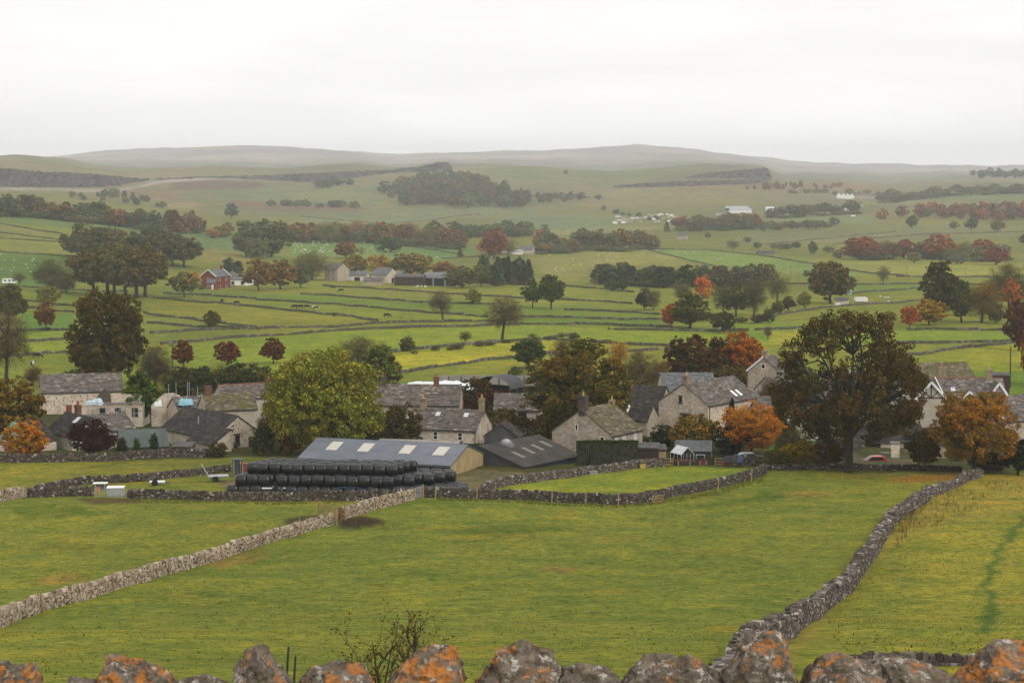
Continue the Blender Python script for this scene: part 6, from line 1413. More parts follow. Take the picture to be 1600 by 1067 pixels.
def flatbed(label, x, y, L, w, h, m, rz, name='flat_trailer', tilt=True):
    P = at(x, y); t = thing(name, label, 'trailer', P, rz)
    MB().box(-L / 2, -w / 2, h - .12, L / 2, w / 2, h).build('deck', M[m], t); MB().box(-L / 2 + .1, -.15, h - .25, L / 2 + .7, .15, h - .13).build('chassis', M['metal_dark'], t)
    for s in (-1, 1): MB().tube([(-L * .15, s * w / 2, .38), (-L * .15, s * (w / 2 + .18), .38)], .38, 14).build('wheel', M['tyre'], t)
    if tilt:
        q = Matrix.Translation((-L / 2, 0, h)) @ Matrix.Rotation(R(-28), 4, 'Y'); MB().box(-.05, -w / 2, .0, .05, w / 2, 1.5, 0, q).build('tailboard', M[m], t)
flatbed('flat grey trailer with raised tailboard left of the bale stack', 341, 752, 2.4, 1.5, .75, 'metal_galv', R(12)); flatbed('low white-decked trailer behind the dark wall on the left', 246, 758, 1.8, 1.1, .5, 'white', R(6), tilt=False)
flatbed('white-topped trailer deck in front of the bale stack', 440, 767, 4.4, 1.9, .55, 'white', R(3), tilt=False); flatbed('brown timber trailer in front of the bale stack', 506, 767, 4.0, 1.9, .6, 'wood_red', R(1), tilt=False); flatbed('long dark blue sheeted trailer at the right of the bale stack', 595, 768, 9.5, 2.0, .75, 'metal_navy', R(7), tilt=False)
def crate(label, x, y, s, m, lid, name='crate', cat='crate', rz=0.1):
    P = at(x, y); t = thing(name, label, cat, P, rz); w, dp, h = s; k = MB()
    k.box(-w / 2, -dp / 2, 0, w / 2, dp / 2, h); k.build('body', M[m], t); MB().box(-w / 2 - .05, -dp / 2 - .05, h, w / 2 + .05, dp / 2 + .05, h + .07).build('lid', M[lid], t)
    for sx in (-1, 1): MB().box(sx * w * .35 - .04, -dp / 2 - .04, .05, sx * w * .35 + .04, -dp / 2 - .004, h - .03).build('batten', M['metal_galv'], t)
crate('pale grey water tank with white lid behind the thin metal gate', 181, 774, (1.9, 1.4, .95), 'metal_galv', 'white', 'water_tank', 'tank'); crate('dark trough with white lid left of the pale grey tank', 157, 764, (1.6, 1.0, .7), 'metal_dark', 'white', 'trough', 'trough'); crate('orange tub under the dark trough', 153, 768, (.5, .4, .5), 'orange', 'pot_red', 'tub', 'tub')
crate('tall black oil tank at the left end of the bale stack', 371, 740, (1.2, 1.1, 1.8), 'metal_dark', 'metal_navy', 'oil_tank', 'tank'); crate('brown wooden box beside the black oil tank', 384, 740, (1.0, 1.0, 1.3), 'wood_red', 'pot_red', 'box', 'box'); crate('blue-green horsebox by the large stone barn', 313, 712, (1.6, 1.2, 1.0), 'tarp_blue', 'metal_dark', 'horsebox', 'trailer')
crate('grey pallet box standing before the bales', 541, 766, (1.5, 1.1, 1.3), 'wood_post', 'metal_grey', 'pallet_box', 'box'); crate('yellow bale box on the grass by the curving wall', 1004, 731, (.7, .5, .4), 'yellow', 'yellow', 'box', 'box'); crate('grey stone trough set in the curving wall', 927, 741, (1.0, .5, .35), 'concrete', 'concrete', 'trough', 'trough')
crate('dark log store by the garden fence', 1068, 727, (2.2, .8, .6), 'wood_dark', 'wood_red', 'log_store', 'store'); crate('red-brown bench box by the garden fence', 1098, 726, (1.2, .7, .6), 'wood_red', 'wood_red', 'bench', 'bench')
drape('red plastic toy heap by the pale rail fence', 1133, 726, at(1133, 726).y - .3, 1.2, .8, .7, 'red', 'toy_heap', 11, 0, 'toys'); drape('orange plastic toy beside the red ones', 1141, 726, at(1141, 726).y - .4, .7, .6, .5, 'orange', 'toy', 12, 0, 'toy'); drape('white plastic toy right of the orange one', 1149, 726, at(1149, 726).y - .4, .6, .5, .7, 'white', 'toy', 13, 0, 'toy')
drape('blue sheet hung on the shelter behind the toys', 1157, 719, 263, .7, .4, .8, 'blue', 'tarpaulin', 14); drape('dark tarpaulin shelter behind the toys', 1142, 719, 266, 2.2, 1.4, 1.0, 'metal_dark', 'tarpaulin', 15)
def car(label, x, y, m, rz, L=4.1, d=None, estate=True):
    P = at(x, y) if d is None else on_ray(x, y, d); t = thing('parked_car', label, 'car', P, rz); w = .84; k = L / 4.1
    pr = [(-2.0, .35), (-2.03, .75), (-1.9, .95), (-1.55, 1.42 if estate else 1.2), (-1.2, 1.48), (.1, 1.46), (.75, 1.0), (1.75, .86), (2.0, .66), (2.03, .35)]
    b = MB(); n = len(pr); ins = lambda z: .84 if z < 1.0 else .68
    b.add([(x_ * k, -ins(z), z) for x_, z in pr] + [(x_ * k, ins(z), z) for x_, z in pr], [tuple(range(n - 1, -1, -1)), tuple(range(n, 2 * n))] + [(i, (i + 1) % n, (i + 1) % n + n, i + n) for i in range(n)]); b.build('body', M[m], t)
    for s in (-1, 1):
        MB().add([(-1.5 * k, s * .80, 1.0), (.6 * k, s * .80, 1.0), (.08 * k, s * .705, 1.38), (-1.3 * k, s * .705, 1.38)], [(0, 1, 2, 3)]).build('side_window', M['glass'], t)
        for xx in (-1.25, 1.25):
            wh = MB().tube([(xx * k, s * .66, .32), (xx * k, s * .87, .32)], .32, 14).build('wheel', M['tyre'], t); MB().tube([(xx * k, s * .865, .32), (xx * k, s * .885, .32)], .19, 10).build('rim', M['metal_galv'], wh)
        MB().box(1.98 * k, s * .62 - .14, .58, 2.045 * k, s * .62 + .14, .72).build('headlight', M['white'], t); MB().box(-2.05 * k, s * .66 - .12, .7, -1.99 * k, s * .66 + .12, .9).build('tail_light', M['red'], t)
    MB().add([(.16 * k, -.64, 1.44), (.16 * k, .64, 1.44), (.74 * k, .72, 1.03), (.74 * k, -.72, 1.03)], [(0, 1, 2, 3)]).build('windscreen', M['glass'], t)
car('red hatchback parked behind the sycamore trunk', 1362, 729, 'red', R(184), d=274); car('dark estate car with pale windows behind the red one', 1376, 723, 'darkcar', R(176), d=283); car('dark blue car parked right of the pale pillar', 1409, 721, 'blue', R(200), d=286); car('silver car behind the short garden wall', 1175, 724, 'silver', R(8), d=270)
P = on_ray(1398, 730, 277); P.z = float(terr(P.x, P.y)); t = thing('gate_pillar', 'pale stone pillar between the red car and the blue car', 'pillar', P); MB().box(-.55, -.3, -.3, .55, .3, 1.9, j=.04).build('shaft', M['mas_white'], t); MB().box(-.65, -.4, 1.92, .65, .4, 2.1).build('capstone', M['concrete'], t)
def caravan(label, x, y, L=5.6, h=2.3, rz=0.0, wheels=True, group=None):
    P = at(x, y); t = thing('caravan', label, 'caravan', P, rz, group); k = MB(); pr = [(-L / 2, .45), (-L / 2 - .15, 1.3), (-L / 2 + .25, h), (L / 2 - .25, h), (L / 2 + .15, 1.3), (L / 2, .45)]; n = 6
    k.add([(a, -1.05, z) for a, z in pr] + [(a, 1.05, z) for a, z in pr], [tuple(range(n - 1, -1, -1)), tuple(range(n, 2 * n))] + [(i, (i + 1) % n, (i + 1) % n + n, i + n) for i in range(n)]); k.build('body', M[('white', 'render', 'white', 'metal_galv', 'mas_grey')[int(x * 7) % 5] if group else 'white'], t)
    if wheels:
        for u in (-1.6, .2, 1.7): MB().box(u - .5, -1.075, 1.3, u + .5, -1.055, 1.9).build('window', M['glass'], t)
        MB().tube([(0, -1.1, .35), (0, -.85, .35)], .35, 12).build('wheel', M['tyre'], t)
caravan('white touring caravan by the wall at the far left', 15, 444, rz=R(4))
rd = random.Random(3)
for i in range(56):
    x = rd.uniform(958, 1056); y = 349 - (x - 962) * .05 + rd.uniform(-9, 3)
    caravan('tiny pale caravan or parked van in the far caravan site', x, y, rd.uniform(2.4, 4.4), rd.uniform(1.7, 2.5), rd.uniform(-.4, .4), False, 'far caravan site')
for (x, y, lab) in ((1320, 326, 'tiny white van at the far white houses'), (1333, 339, 'tiny white van on the far lane'), (1345, 473, 'white stock trailer right of the stone hut')): caravan(lab, x, y, 4.5, 2.0, .1, False)
crate('dark flat trailer beside the white stock trailer', 1343, 472, (3.0, 1.2, .9), 'metal_dark', 'metal_dark', 'trailer', 'trailer'); crate('bright green tank by the stone hut', 1327, 461, (1.6, 1.4, 2.2), 'paint_green', 'paint_green', 'tank', 'tank'); crate('long green container on the far field edge', 1196, 397, (12, 3, 2.2), 'felt_green', 'felt_green', 'container', 'container')
# ------------------------------------------------------------------ animals
def fuse(b, voxel, name, mats):
    me = b.mesh(name + '_raw', mats); o = bpy.data.objects.new('fuse', me); COL.objects.link(o); md = o.modifiers.new('r', 'REMESH'); md.mode = 'VOXEL'; md.voxel_size = voxel
    dg = bpy.context.evaluated_depsgraph_get(); out = bpy.data.meshes.new_from_object(o.evaluated_get(dg)); out.name = name
    bpy.data.objects.remove(o); out.materials.clear()
    for m in (mats if isinstance(mats, list) else [mats]): out.materials.append(m)
    out.polygons.foreach_set('use_smooth', [True] * len(out.polygons)); return out
def beast(kind, graze=True):
    b = MB()
    if kind == 'cow':
        b.tube([(-.85, 0, 1.08), (-.8, 0, 1.05), (-.5, 0, 1.0), (0, 0, .93), (.5, 0, .97), (.75, 0, 1.02), (.85, 0, 1.05)], [.1, .30, .36, .42, .39, .32, .12], 12)
        hd = (1.35, 0, .42) if graze else (1.35, 0, 1.45); md = (1.05, 0, .80) if graze else (1.05, 0, 1.25)
        b.tube([(.6, 0, 1.05), md, hd], [.28, .2, .16], 10); e = Vector(hd); b.tube([e - Vector((.08, 0, -.06)), e + Vector((.16, 0, -.12)), e + Vector((.32, 0, -.24))], [.17, .15, .09], 8)
        for s in (-1, 1): b.tube([e + Vector((-.02, s * .12, .1)), e + Vector((-.04, s * .32, .1))], [.07, .03], 6)
        for x, kx in ((.55, .03), (-.62, .1)):
            for s in (-1, 1):
                b.tube([(x, s * .22, .95), (x + (.0 if x > 0 else -.08), s * .22, .55), (x + (0 if x > 0 else .02), s * .21, .3), (x, s * .21, 0)], [.18, .10, .075, .085], 8)
        b.tube([(-.86, 0, 1.15), (-.95, 0, .9), (-.95, 0, .45)], [.05, .035, .06], 6); b.tube([(-.35, 0, .72), (-.35, 0, .58)], [.16, .1], 8)
    else:
        b.tube([(-.5, 0, .55), (-.4, 0, .55), (0, 0, .53), (.35, 0, .56), (.46, 0, .58)], [.1, .27, .31, .27, .1], 9); b.tube([(.35, 0, .62), (.6, 0, .45), (.78, 0, .2)], [.17, .12, .07], 7)
        for x in (.28, -.32):
            for s in (-1, 1): b.tube([(x, s * .14, .45), (x, s * .14, .2), (x, s * .14, 0)], [.09, .05, .05], 5)
    return b
def m_cow(name, lo, hi, th):
    m, nt, b = mat(name, .7, .3); n = noise(nt, coords(nt, 'Object'), 1.4, 1.5); nt.links.new(ramp(nt, n, [(th - .02, lo), (th + .02, hi)]), b.inputs['Base Color']); return m
M['cow_black'] = m_cow('black_hide', (.014, .013, .012), (.03, .026, .024), .6); M['cow_pied'] = m_cow('pied_hide', (.014, .013, .012), (.6, .57, .52), .50); M['wool'] = simple('sheep_wool', (.62, .59, .52), 1.0, .1, 6)
CW = fuse(beast('cow'), .045, 'cow', M['cow_black']); CP = CW.copy(); CP.materials.clear(); CP.materials.append(M['cow_pied']); SH = fuse(beast('sheep'), .09, 'sheep', M['wool'])
for (x, y, rz, me, lab) in [(51, 573, 100, CP, 'black and white cow seen from behind, nearest in the left field'), (57, 560, 15, CW, 'black cow grazing just above the black and white one'), (347, 473, 120, CW, 'black cow, left of two below the red brick house'), (369, 476, 10, CW, 'black cow, right of two below the red brick house'),
    (461, 482, 180, CW, 'black grazing cow, first of the row of four'), (470, 482, 175, CW, 'black grazing cow, second of the row of four'), (479, 482, 5, CW, 'black grazing cow, third of the row of four'), (492, 484, 0, CP, 'black and white cow at the right of the row of four'), (522, 495, 95, CW, 'black cow standing by the diagonal wall'), (604, 496, 10, CW, 'black cow grazing alone under the middle wall'),
    (519, 451, 0, CW, 'tiny black cow by the far farm, left'), (533, 456, 180, CW, 'tiny black cow by the far farm, right')]:
    tag(link('cow', me, None, at(x, y), R(rz)), lab, 'cow')
rd = random.Random(9)
for (poly, n, lab, grp) in (([(457, 377), (590, 380), (610, 392), (696, 400), (690, 404), (560, 400), (457, 396)], 120, 'white sheep grazing in the bright green far field', 'sheep of the bright green far field'), ([(-10, 396), (60, 400), (120, 404), (120, 430), (-10, 425)], 16, 'white sheep on the left hillside under the wall', 'sheep of the left hillside'),
                          ([(840, 400), (1000, 392), (1040, 404), (900, 425), (870, 428)], 26, 'white sheep in the olive crest field', 'sheep of the olive crest field'), ([(1020, 391), (1100, 394), (1180, 404), (1090, 410)], 8, 'white sheep in the bright crest field', 'sheep of the bright crest field'), ([(650, 447), (670, 447), (668, 452), (652, 452)], 6, 'pale calf or sheep before the open black barn', 'stock before the open barn'), ([(1375, 465), (1395, 463), (1392, 473), (1376, 474)], 4, 'white sheep right of the stone hut', 'sheep right of the hut')):
    xs = [p[0] for p in poly]; ys = [p[1] for p in poly]; k = 0
    while k < n:
        x, y = rd.uniform(min(xs), max(xs)), rd.uniform(min(ys), max(ys))
        if not inpoly(np.array([x]), np.array([y]), poly)[0]: continue
        k += 1; o = link('sheep', SH, None, at(x, y), rd.uniform(0, 6.28)); o.scale = (.92,) * 3; tag(o, lab, 'sheep', grp)
# ------------------------------------------------------------------ quarry faces on the far ridges
def m_rock():
    m, nt, b = mat('quarry_rock', .95, .1); v = coords(nt, 'Object', (1, 1, .6)); n = noise(nt, v, .06, 8, .7); nt.links.new(ramp(nt, n, [(.3, (.045, .035, .04)), (.5, (.075, .06, .062)), (.75, (.13, .10, .085))]), b.inputs['Base Color']); return m
M['rock'] = m_rock()
def cliff(label, pts, seed):
    """pts: (x, y top, y bottom); a benched rock face that leans back into the hill"""
    r = np.random.default_rng(seed); b = MB(); xs = np.arange(pts[0][0], pts[-1][0] + 1, 3.0); nv = 7; base = at(pts[0][0], pts[0][2])
    yb = np.interp(xs, [p[0] for p in pts], [p[2] for p in pts]); yt = np.interp(xs, [p[0] for p in pts], [p[1] for p in pts])
    for i, x in enumerate(xs):
        P = at(x, yb[i]); top = on_ray(x, yt[i], P.y + 25)
        for k in range(nv):
            f = k / (nv - 1); jag = r.normal() * 1.6 if 0 < k < nv - 1 else 0
            q = Vector((P.x, P.y, P.z - 2)).lerp(Vector((P.x, P.y + 25, max(top.z, P.z + .5))), f) + Vector((r.normal() * 1.0, jag + 1.5 * math.sin(i * .9) * f, r.normal() * (.5 if k == nv - 1 else .25)))
            b.v.append(tuple(q - base))
        b.v.append(tuple(Vector((P.x, P.y + 70, P.z - 3)) - base))
    n_ = nv + 1
    for i in range(len(xs) - 1):
        for k in range(n_ - 1): b.f.append((i * n_ + k, (i + 1) * n_ + k, (i + 1) * n_ + k + 1, i * n_ + k + 1)); b.m.append(0)
    tag(b.build('quarry_face', M['rock'], None, False, base), kind='structure')
cliff('', [(-60, 262, 292), (0, 263, 292), (60, 268, 293), (130, 271, 293), (180, 276, 290), (225, 280, 283)], 1)
cliff('', [(240, 279, 283), (300, 276, 279), (400, 274, 281), (480, 271, 285), (540, 268, 280), (600, 266, 272)], 2)
cliff('', [(600, 266, 271), (650, 261, 269), (676, 256, 268), (684, 253, 269), (700, 254, 270), (707, 262, 270)], 3)
cliff('', [(960, 290, 294), (1010, 286, 293), (1080, 283, 291), (1180, 280, 288), (1210, 279, 282)], 4)
cliff('', [(1060, 279, 280), (1110, 270, 280), (1160, 266, 279), (1200, 262, 280), (1208, 272, 281)], 5)
cliff('', [(835, 303, 308), (870, 303, 311), (910, 304, 311), (922, 308, 311)], 6)
# ------------------------------------------------------------------ weeds, tufts and leaves in the fields
def tufts(name, polys, n, hgt, col, seed, blades=4, wid=.035):
    r = np.random.default_rng(seed); pts = []
    for poly, share in polys:
        xs = [p[0] for p in poly]; ys = [p[1] for p in poly]; m = int(n * share); W = [at(*p) for p in poly]; WX = [(w.x, w.y) for w in W]
        x0, x1, y0, y1 = min(w.x for w in W), max(w.x for w in W), min(w.y for w in W), max(w.y for w in W); got = 0
        while got < m:
            X = r.uniform(x0, x1, m * 3); Y = r.uniform(y0, y1, m * 3); k = inpoly(X, Y, WX); X, Y = X[k], Y[k]; pts.append(np.stack([X, Y, terr(X, Y)], 1)[:m - got]); got += min(len(X), m - got)
    P = np.repeat(np.vstack(pts), blades, 0); k = len(P); a = r.uniform(0, 6.28, k); h = r.uniform(.5, 1.2, k) * hgt; s = r.uniform(.4, 1, k) * hgt * .5
    P[:, :2] += r.normal(size=(k, 2)) * hgt * .3; dx, dy = np.cos(a), np.sin(a); z = np.zeros(k)
    V = np.stack([P + np.stack([-dy * wid, dx * wid, z - .03], 1), P + np.stack([dy * wid, -dx * wid, z - .03], 1), P + np.stack([dx * s + dy * wid * .3, dy * s - dx * wid * .3, h], 1), P + np.stack([dx * s - dy * wid * .3, dy * s + dx * wid * .3, h], 1)], 1).reshape(-1, 3)
    c = np.repeat(np.array(col) * r.uniform(.6, 1.4, (k, 1)), 4, 0)
    tag(link(name, np_mesh(name, V, np.arange(4 * k).reshape(-1, 4), [M['leafmass']], tone=np.zeros(4 * k), col=c)), kind='stuff')
NEARF = [([(-40, 1000), (120, 952), (400, 866), (520, 825), (600, 800), (700, 782), (960, 794), (1190, 742), (1480, 752), (1350, 860), (1200, 960), (1090, 1070), (-40, 1070)], .62), ([(0, 800), (340, 790), (490, 790), (400, 850), (0, 960)], .14), ([(1290, 965), (1400, 850), (1540, 765), (1620, 765), (1620, 1060), (1330, 1040)], .24)]
tufts('grass', NEARF, 14000, .07, (.15, .17, .03), 1, 3, .03)
tufts('dry_grass', NEARF, 6000, .06, (.22, .20, .05), 2, 3, .03)
tufts('dark_tufts', NEARF, 380, .08, (.075, .105, .025), 6, 7, .035)
tufts('dead_weeds', [([(1408, 800), (1440, 780), (1500, 765), (1540, 775), (1520, 800), (1460, 826), (1405, 830)], .55), ([(1530, 752), (1620, 752), (1620, 770), (1540, 768)], .2), ([(1395, 830), (1418, 800), (1440, 800), (1400, 860)], .25)], 420, .55, (.12, .075, .035), 3, 3, .022)
tufts('wall_foot_weeds', [([(200, 779), (545, 782), (545, 786), (200, 785)], .35), ([(682, 778), (960, 789), (1040, 783), (1040, 787), (960, 794), (682, 782)], .4), ([(1040, 782), (1190, 746), (1196, 752), (1050, 787)], .25)], 1300, .24, (.12, .13, .035), 4, 4, .03)
tufts('fallen_leaves', [([(1385, 752), (1410, 744), (1500, 741), (1500, 746), (1470, 751), (1420, 755)], .8), ([(1300, 738), (1400, 738), (1400, 746), (1300, 748)], .2)], 2600, .05, (.30, .17, .05), 5, 2, .08)
# ------------------------------------------------------------------ the near wall of lichened stones
def m_lichen():
    m, nt, b = mat('lichened_limestone', .95, .15); v = coords(nt, 'Object'); oi = nt.nodes.new('ShaderNodeObjectInfo')
    ad = nt.nodes.new('ShaderNodeVectorMath'); ad.operation = 'ADD'; mu = nt.nodes.new('ShaderNodeVectorMath'); mu.operation = 'SCALE'; mu.inputs[0].default_value = (7.3, 3.1, 5.7)
    nt.links.new(oi.outputs['Random'], mu.inputs['Scale']); nt.links.new(v, ad.inputs[0]); nt.links.new(mu.outputs[0], ad.inputs[1]); v = ad.outputs[0]
    n1 = noise(nt, v, 9, 8, .7); n2 = noise(nt, v, 34, 6, .7)
    c = ramp(nt, n1, [(.25, (.045, .036, .026)), (.42, (.105, .085, .063)), (.58, (.185, .155, .118)), (.78, (.33, .285, .225))])
    c = mixc(nt, c, ramp(nt, n2, [(.3, (.5, .5, .5)), (.7, (1.35, 1.3, 1.3))]), .85, 'MULTIPLY')
    gl = noise(nt, v, 16, 5, .75); c = mixc(nt, c, (.46, .42, .37), ramp(nt, gl, [(.55, (0, 0, 0)), (.62, (.9, .9, .9))]))
    dk = noise(nt, v, 13, 6, .75); c = mixc(nt, c, (.05, .045, .032), ramp(nt, dk, [(.54, (0, 0, 0)), (.62, (.85, .85, .85))]))
    ye = noise(nt, v, 11, 7, .8); c = mixc(nt, c, (.22, .165, .045), ramp(nt, ye, [(.60, (0, 0, 0)), (.68, (.7, .7, .7))]))
    ol = noise(nt, v, 10.0, 8, .70); oc = ramp(nt, n2, [(.35, (.25, .085, .016)), (.65, (.52, .20, .04))])
    at_ = N(nt, 'ShaderNodeAttribute', attribute_name='lichen', attribute_type='OBJECT'); sm = N(nt, 'ShaderNodeMath', operation='ADD'); nt.links.new(ol, sm.inputs[0]); nt.links.new(at_.outputs['Fac'], sm.inputs[1])
    g = nt.nodes.new('ShaderNodeNewGeometry'); sx = nt.nodes.new('ShaderNodeSeparateXYZ'); nt.links.new(g.outputs['Normal'], sx.inputs[0]); up = N(nt, 'ShaderNodeMath', operation='MULTIPLY_ADD'); up.inputs[1].default_value = .05
    nt.links.new(sx.outputs['Z'], up.inputs[0]); nt.links.new(sm.outputs[0], up.inputs[2])
    brk = ramp(nt, noise(nt, v, 48, 4, .75), [(.38, (.1, .1, .1)), (.52, (1, 1, 1))]); msk = mixc(nt, ramp(nt, up.outputs[0], [(.60, (0, 0, 0)), (.65, (.95, .95, .95))]), brk, 1.0, 'MULTIPLY'); c = mixc(nt, c, oc, msk)
    nt.links.new(c, b.inputs['Base Color']); bump(nt, b, n2, .8, .012); return m
M['lichen'] = m_lichen()
from mathutils import noise as mnoise
WALL_D = 8.5
fw = thing('lichened_wall', 'nearest drystone wall topped by grey stones with orange lichen', 'wall', (0, WALL_D, -2.9))
def wx(px): return on_ray(px, 1050, WALL_D)
def top_stone(prof, lich, dep=.34, dy=0.0, seed=0, label=None):
    """prof: the upper edge the stone shows; a fractured block is broken out of the hull of jittered points and weathered"""
    import bmesh
    rd = random.Random(seed * 13 + 1); x0, x1 = prof[0][0], prof[-1][0]; zb = on_ray(800, 1135, WALL_D).z; c = on_ray((x0 + x1) / 2, 1067, WALL_D); c.z = zb
    bm = bmesh.new(); s = WALL_D / FP
    for (px_, py_) in prof:
        z = on_ray(px_, py_, WALL_D).z - zb; x = (px_ - (x0 + x1) / 2) * s
        ya = rd.uniform(-.10, .10) * dep
        bm.verts.new((x, ya + dy, z))
        for e in (-1, 1):
            k = rd.uniform(.55, 1.0); bm.verts.new((x * rd.uniform(.86, .98), e * dep / 2 * k + dy, z * rd.uniform(.55, .88)))
            bm.verts.new((x * rd.uniform(.95, 1.04), e * dep / 2 * rd.uniform(.85, 1.1) + dy, z * rd.uniform(.15, .4)))
        bm.verts.new((x, -dep / 2 + dy, -.05)); bm.verts.new((x, dep / 2 + dy, -.05))
    r_ = bmesh.ops.convex_hull(bm, input=bm.verts[:])
    bmesh.ops.delete(bm, geom=list({v for v in r_['geom_interior'] + r_['geom_unused'] if isinstance(v, bmesh.types.BMVert)}), context='VERTS')
    for lim in (.10, .055, .03, .018):
        ed = [e for e in bm.edges if e.calc_length() > lim]
        bmesh.ops.subdivide_edges(bm, edges=ed, cuts=1); bmesh.ops.triangulate(bm, faces=bm.faces[:])
    bmesh.ops.smooth_vert(bm, verts=bm.verts[:], factor=.03, use_axis_x=True, use_axis_y=True, use_axis_z=True)
    bm.normal_update(); sp_ = Vector((seed * 3.7, seed * 1.9, 0)); disp = []
    for v in bm.verts:
        q = v.co + sp_
        disp.append(v.normal * (mnoise.fractal(q * 20, .6, 2.2, 6) * .011 + mnoise.noise(q * 6) * .007 + (mnoise.cell(q * 12) - .5) * .012) )
    for v, d in zip(bm.verts, disp): v.co += d
    me = bpy.data.meshes.new('coping_stone'); bm.to_mesh(me); bm.free(); me.materials.append(M['lichen'])
    o = link('coping_stone', me, fw, c - fw.location); o['lichen'] = lich * .9 - .002
    if label: o['label'] = label
STONES = [
 ([(-70, 1060), (-50, 1030), (-10, 1032), (0, 1042), (22, 1038), (52, 1034), (62, 1045), (66, 1070)], .10, .34, 0, 'stone with a broad orange patch at the left edge'),
 ([(100, 1068), (110, 1052), (128, 1050), (150, 1054), (160, 1058), (166, 1070)], -.06, .26, -.02, None),
 ([(154, 1060), (160, 1022), (172, 1018), (196, 1028), (224, 1036), (248, 1042), (264, 1050), (274, 1070)], .08, .34, .02, 'wedge-shaped stone spotted with orange'),
 ([(270, 1068), (284, 1058), (320, 1055), (344, 1058), (360, 1062), (372, 1070)], -.08, .28, .0, None),
 ([(362, 1070), (372, 1040), (384, 1018), (400, 1004), (412, 1002), (424, 1012), (436, 1030), (448, 1048), (458, 1070)], .02, .36, 0, 'tall pointed stone'),
 ([(458, 1070), (468, 1052), (484, 1042), (520, 1036), (555, 1034), (574, 1036), (580, 1050), (586, 1070)], .07, .36, .02, 'flat-topped stone with an orange crest'),
 ([(598, 1070), (612, 1048), (634, 1030), (648, 1012), (664, 1007), (690, 1005), (716, 1010), (722, 1030), (730, 1070)], .10, .42, 0, 'big blocky stone with many orange patches'),
 ([(742, 1070), (756, 1052), (772, 1038), (800, 1032), (840, 1032), (868, 1036), (874, 1050), (880, 1070)], .05, .42, .02, 'flat stone with yellowish lichen under a loose slab'),
 ([(768, 1040), (770, 1016), (780, 1010), (800, 1003), (820, 1001), (846, 1010), (864, 1019), (872, 1030), (870, 1040)], .0, .34, .03, 'loose slab lying on the flat yellowish stone'),
 ([(868, 1070), (878, 1042), (900, 1039), (930, 1039), (950, 1045), (968, 1056), (974, 1070)], -.05, .3, .04, None),
 ([(966, 1070), (976, 1048), (990, 1036), (1004, 1022), (1014, 1018), (1030, 1024), (1048, 1030), (1062, 1024), (1078, 1022), (1096, 1032), (1118, 1048), (1140, 1072)], .0, .4, 0, None),
 ([(1120, 1072), (1136, 1040), (1152, 1012), (1166, 994), (1184, 986), (1204, 985), (1222, 990), (1234, 1006), (1244, 1032), (1250, 1072)], .035, .46, .02, 'largest stone, a tall grey block with orange streaks'),
 ([(1250, 1072), (1260, 1048), (1272, 1028), (1290, 1018), (1310, 1020), (1334, 1028), (1358, 1036), (1378, 1044), (1390, 1072)], .03, .38, 0, None),
 ([(1350, 1070), (1368, 1040), (1384, 1031), (1410, 1034), (1440, 1040), (1468, 1050), (1492, 1062), (1500, 1072)], .0, .36, .12, None),
 ([(1488, 1072), (1502, 1050), (1518, 1030), (1536, 1008), (1554, 998), (1576, 995), (1600, 1002), (1640, 1012), (1668, 1030), (1680, 1072)], .09, .48, 0, 'rounded stone with a great orange blotch at the right edge'),
]
for i, (pr, li, dp, dy, lb) in enumerate(STONES): top_stone(pr, li, dp, dy, i + 1, lb)
rd = random.Random(17); ztop = on_ray(800, 1130, WALL_D).z
for row in range(3):
    x = -2.8 - rd.random() * .2
    while x < 2.9:
        w = rd.uniform(.22, .5); hh = .22; z = ztop - row * hh + .03
        MB().box(x + .01, -.24 + rd.uniform(-.03, .03), z - hh - fw.location.z, x + w - .01, .24, z - .012 - fw.location.z, j=.02).build('stone', M['lichen'], fw)['lichen'] = rd.uniform(-.1, .03); x += w
zb_ = ztop - .66 + .03 - fw.location.z
MB().box(-3.0, -.26, zb_ - 1.5, 3.1, .26, zb_ - .004).build('wall_base', M['stone_grey'], fw)
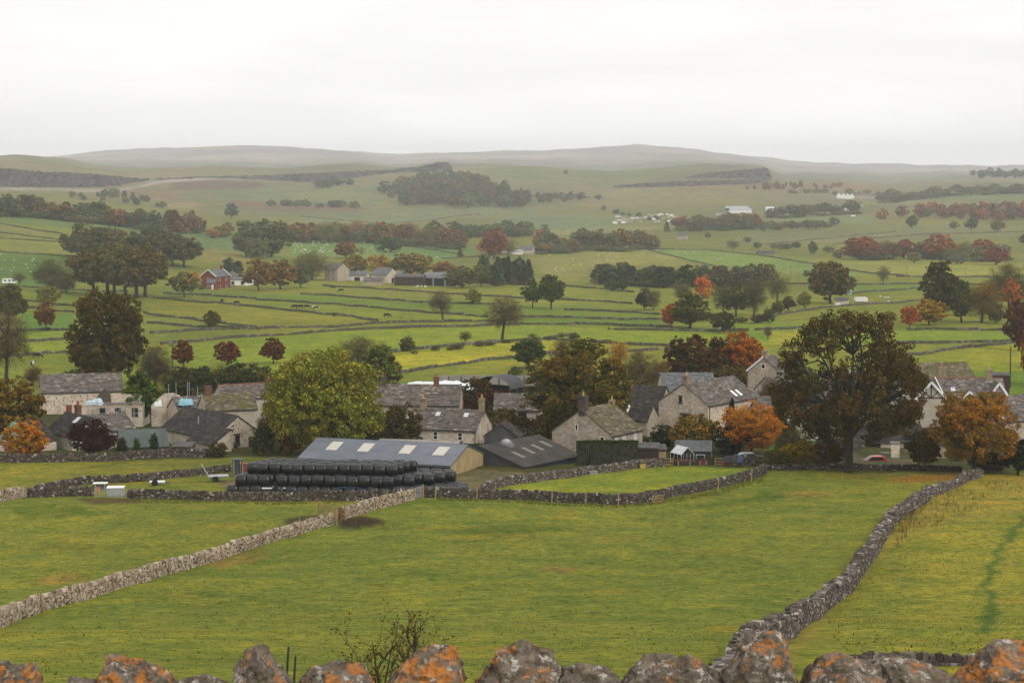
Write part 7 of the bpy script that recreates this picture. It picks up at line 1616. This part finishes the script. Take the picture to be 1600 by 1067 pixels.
# ------------------------------------------------------------------ bare thorn bush behind the near wall
def thorn():
    D0 = 14.0; base = on_ray(612, 1100, D0); base.z = float(terr(base.x, base.y)); t = thing('thorn_bush', 'bare twiggy hawthorn with a few brown leaves behind the orange-crested stone', 'bush', base)
    rd = random.Random(23); b = MB(); tips = []
    def grow(p, d, L, r, dep):
        n = 4; pts = [p.copy()]; 
        for i in range(n):
            d = (d + Vector((rd.uniform(-1, 1), rd.uniform(-1, 1), rd.uniform(-.5, .8))) * .30).normalized(); pts.append(pts[-1] + d * L / n)
        b.tube(pts, [r * (1 - .45 * i / n) for i in range(n + 1)], 5 if r > .006 else 3, cap=False)
        if dep == 0: tips.extend(pts[1:]); return
        tips.extend(pts[3:])
        for i in range(rd.choice([2, 3, 3]) if dep > 1 else rd.choice([2, 3, 4])):
            q = pts[rd.randint(2, n)]; dd = (d + Vector((rd.uniform(-1, 1), rd.uniform(-1, 1), rd.uniform(-.35, .75))) * .95).normalized(); grow(q, dd, L * rd.uniform(.55, .8), r * .58, dep - 1)
    top = on_ray(620, 955, D0).z - base.z
    # stem heights: most of the bush is below the wall top
    for (px_, py_, r) in ((582, 1003, .016), (650, 992, .02), (612, 1012, .018), (682, 1026, .011), (562, 1026, .010), (632, 1022, .015)):
        tgt = on_ray(px_, py_, D0 + rd.uniform(-.25, .25)) - base; mid = tgt * .62 + Vector((rd.uniform(-.06, .06), 0, 0)); s = Vector((rd.uniform(-.06, .06), rd.uniform(-.05, .05), -.2))
        b.tube([s, mid * .5 + Vector((rd.uniform(-.05, .05), 0, 0)), mid, mid.lerp(tgt, .55) + Vector((rd.uniform(-.04, .04), 0, 0)), tgt], [r * 1.1, r * .95, r * .75, r * .5, r * .25], 6, cap=False)
        for q in range(9):
            f = rd.uniform(.5, .97); p = mid.lerp(tgt, (f - .5) * 2); d = (tgt - mid).normalized(); dd = (d * .5 + Vector((rd.uniform(-1, 1), rd.uniform(-1, 1), rd.uniform(-.3, .5)))).normalized(); grow(p, dd, rd.uniform(.14, .26), r * .35, 2)
    b.build('branches', M['twig'], t)
    r = np.random.default_rng(4); P = np.array([tuple(p) for p in tips]); P = P[r.choice(len(P), 1300)] + r.normal(size=(1300, 3)) * .012; V, Q = leaf_quads(r, P, r.normal(size=(1300, 3)) * .3, .0095)
    o = link('leaves', np_mesh('thorn_leaves', V, Q, [M['leaf']], tone=np.repeat(r.normal(size=1300) * .2 + .2, 4)), t); o.color = (.10, .055, .025, 1); o['tint'] = [.06, .04, .02]; tag(o, kind='stuff')
thorn()
for (x, yb, yt, ln, lab) in ((438, 1080, 1010, .03, 'dark twig, taller left one beside the tall pointed stone'), (449, 1080, 1024, .03, 'dark twig, shorter right one beside the tall pointed stone')):
    P = on_ray(x, yb, 10.5); P.z -= .3; q = on_ray(x, yt, 10.5); b = MB().tube([(0, 0, 0), (ln, 0, (q.z - P.z) * .6), (ln * 1.5, 0, q.z - P.z)], [.009, .008, .005], 5); tag(b.build('twig', M['bark'], None, False, P), lab, 'twig')
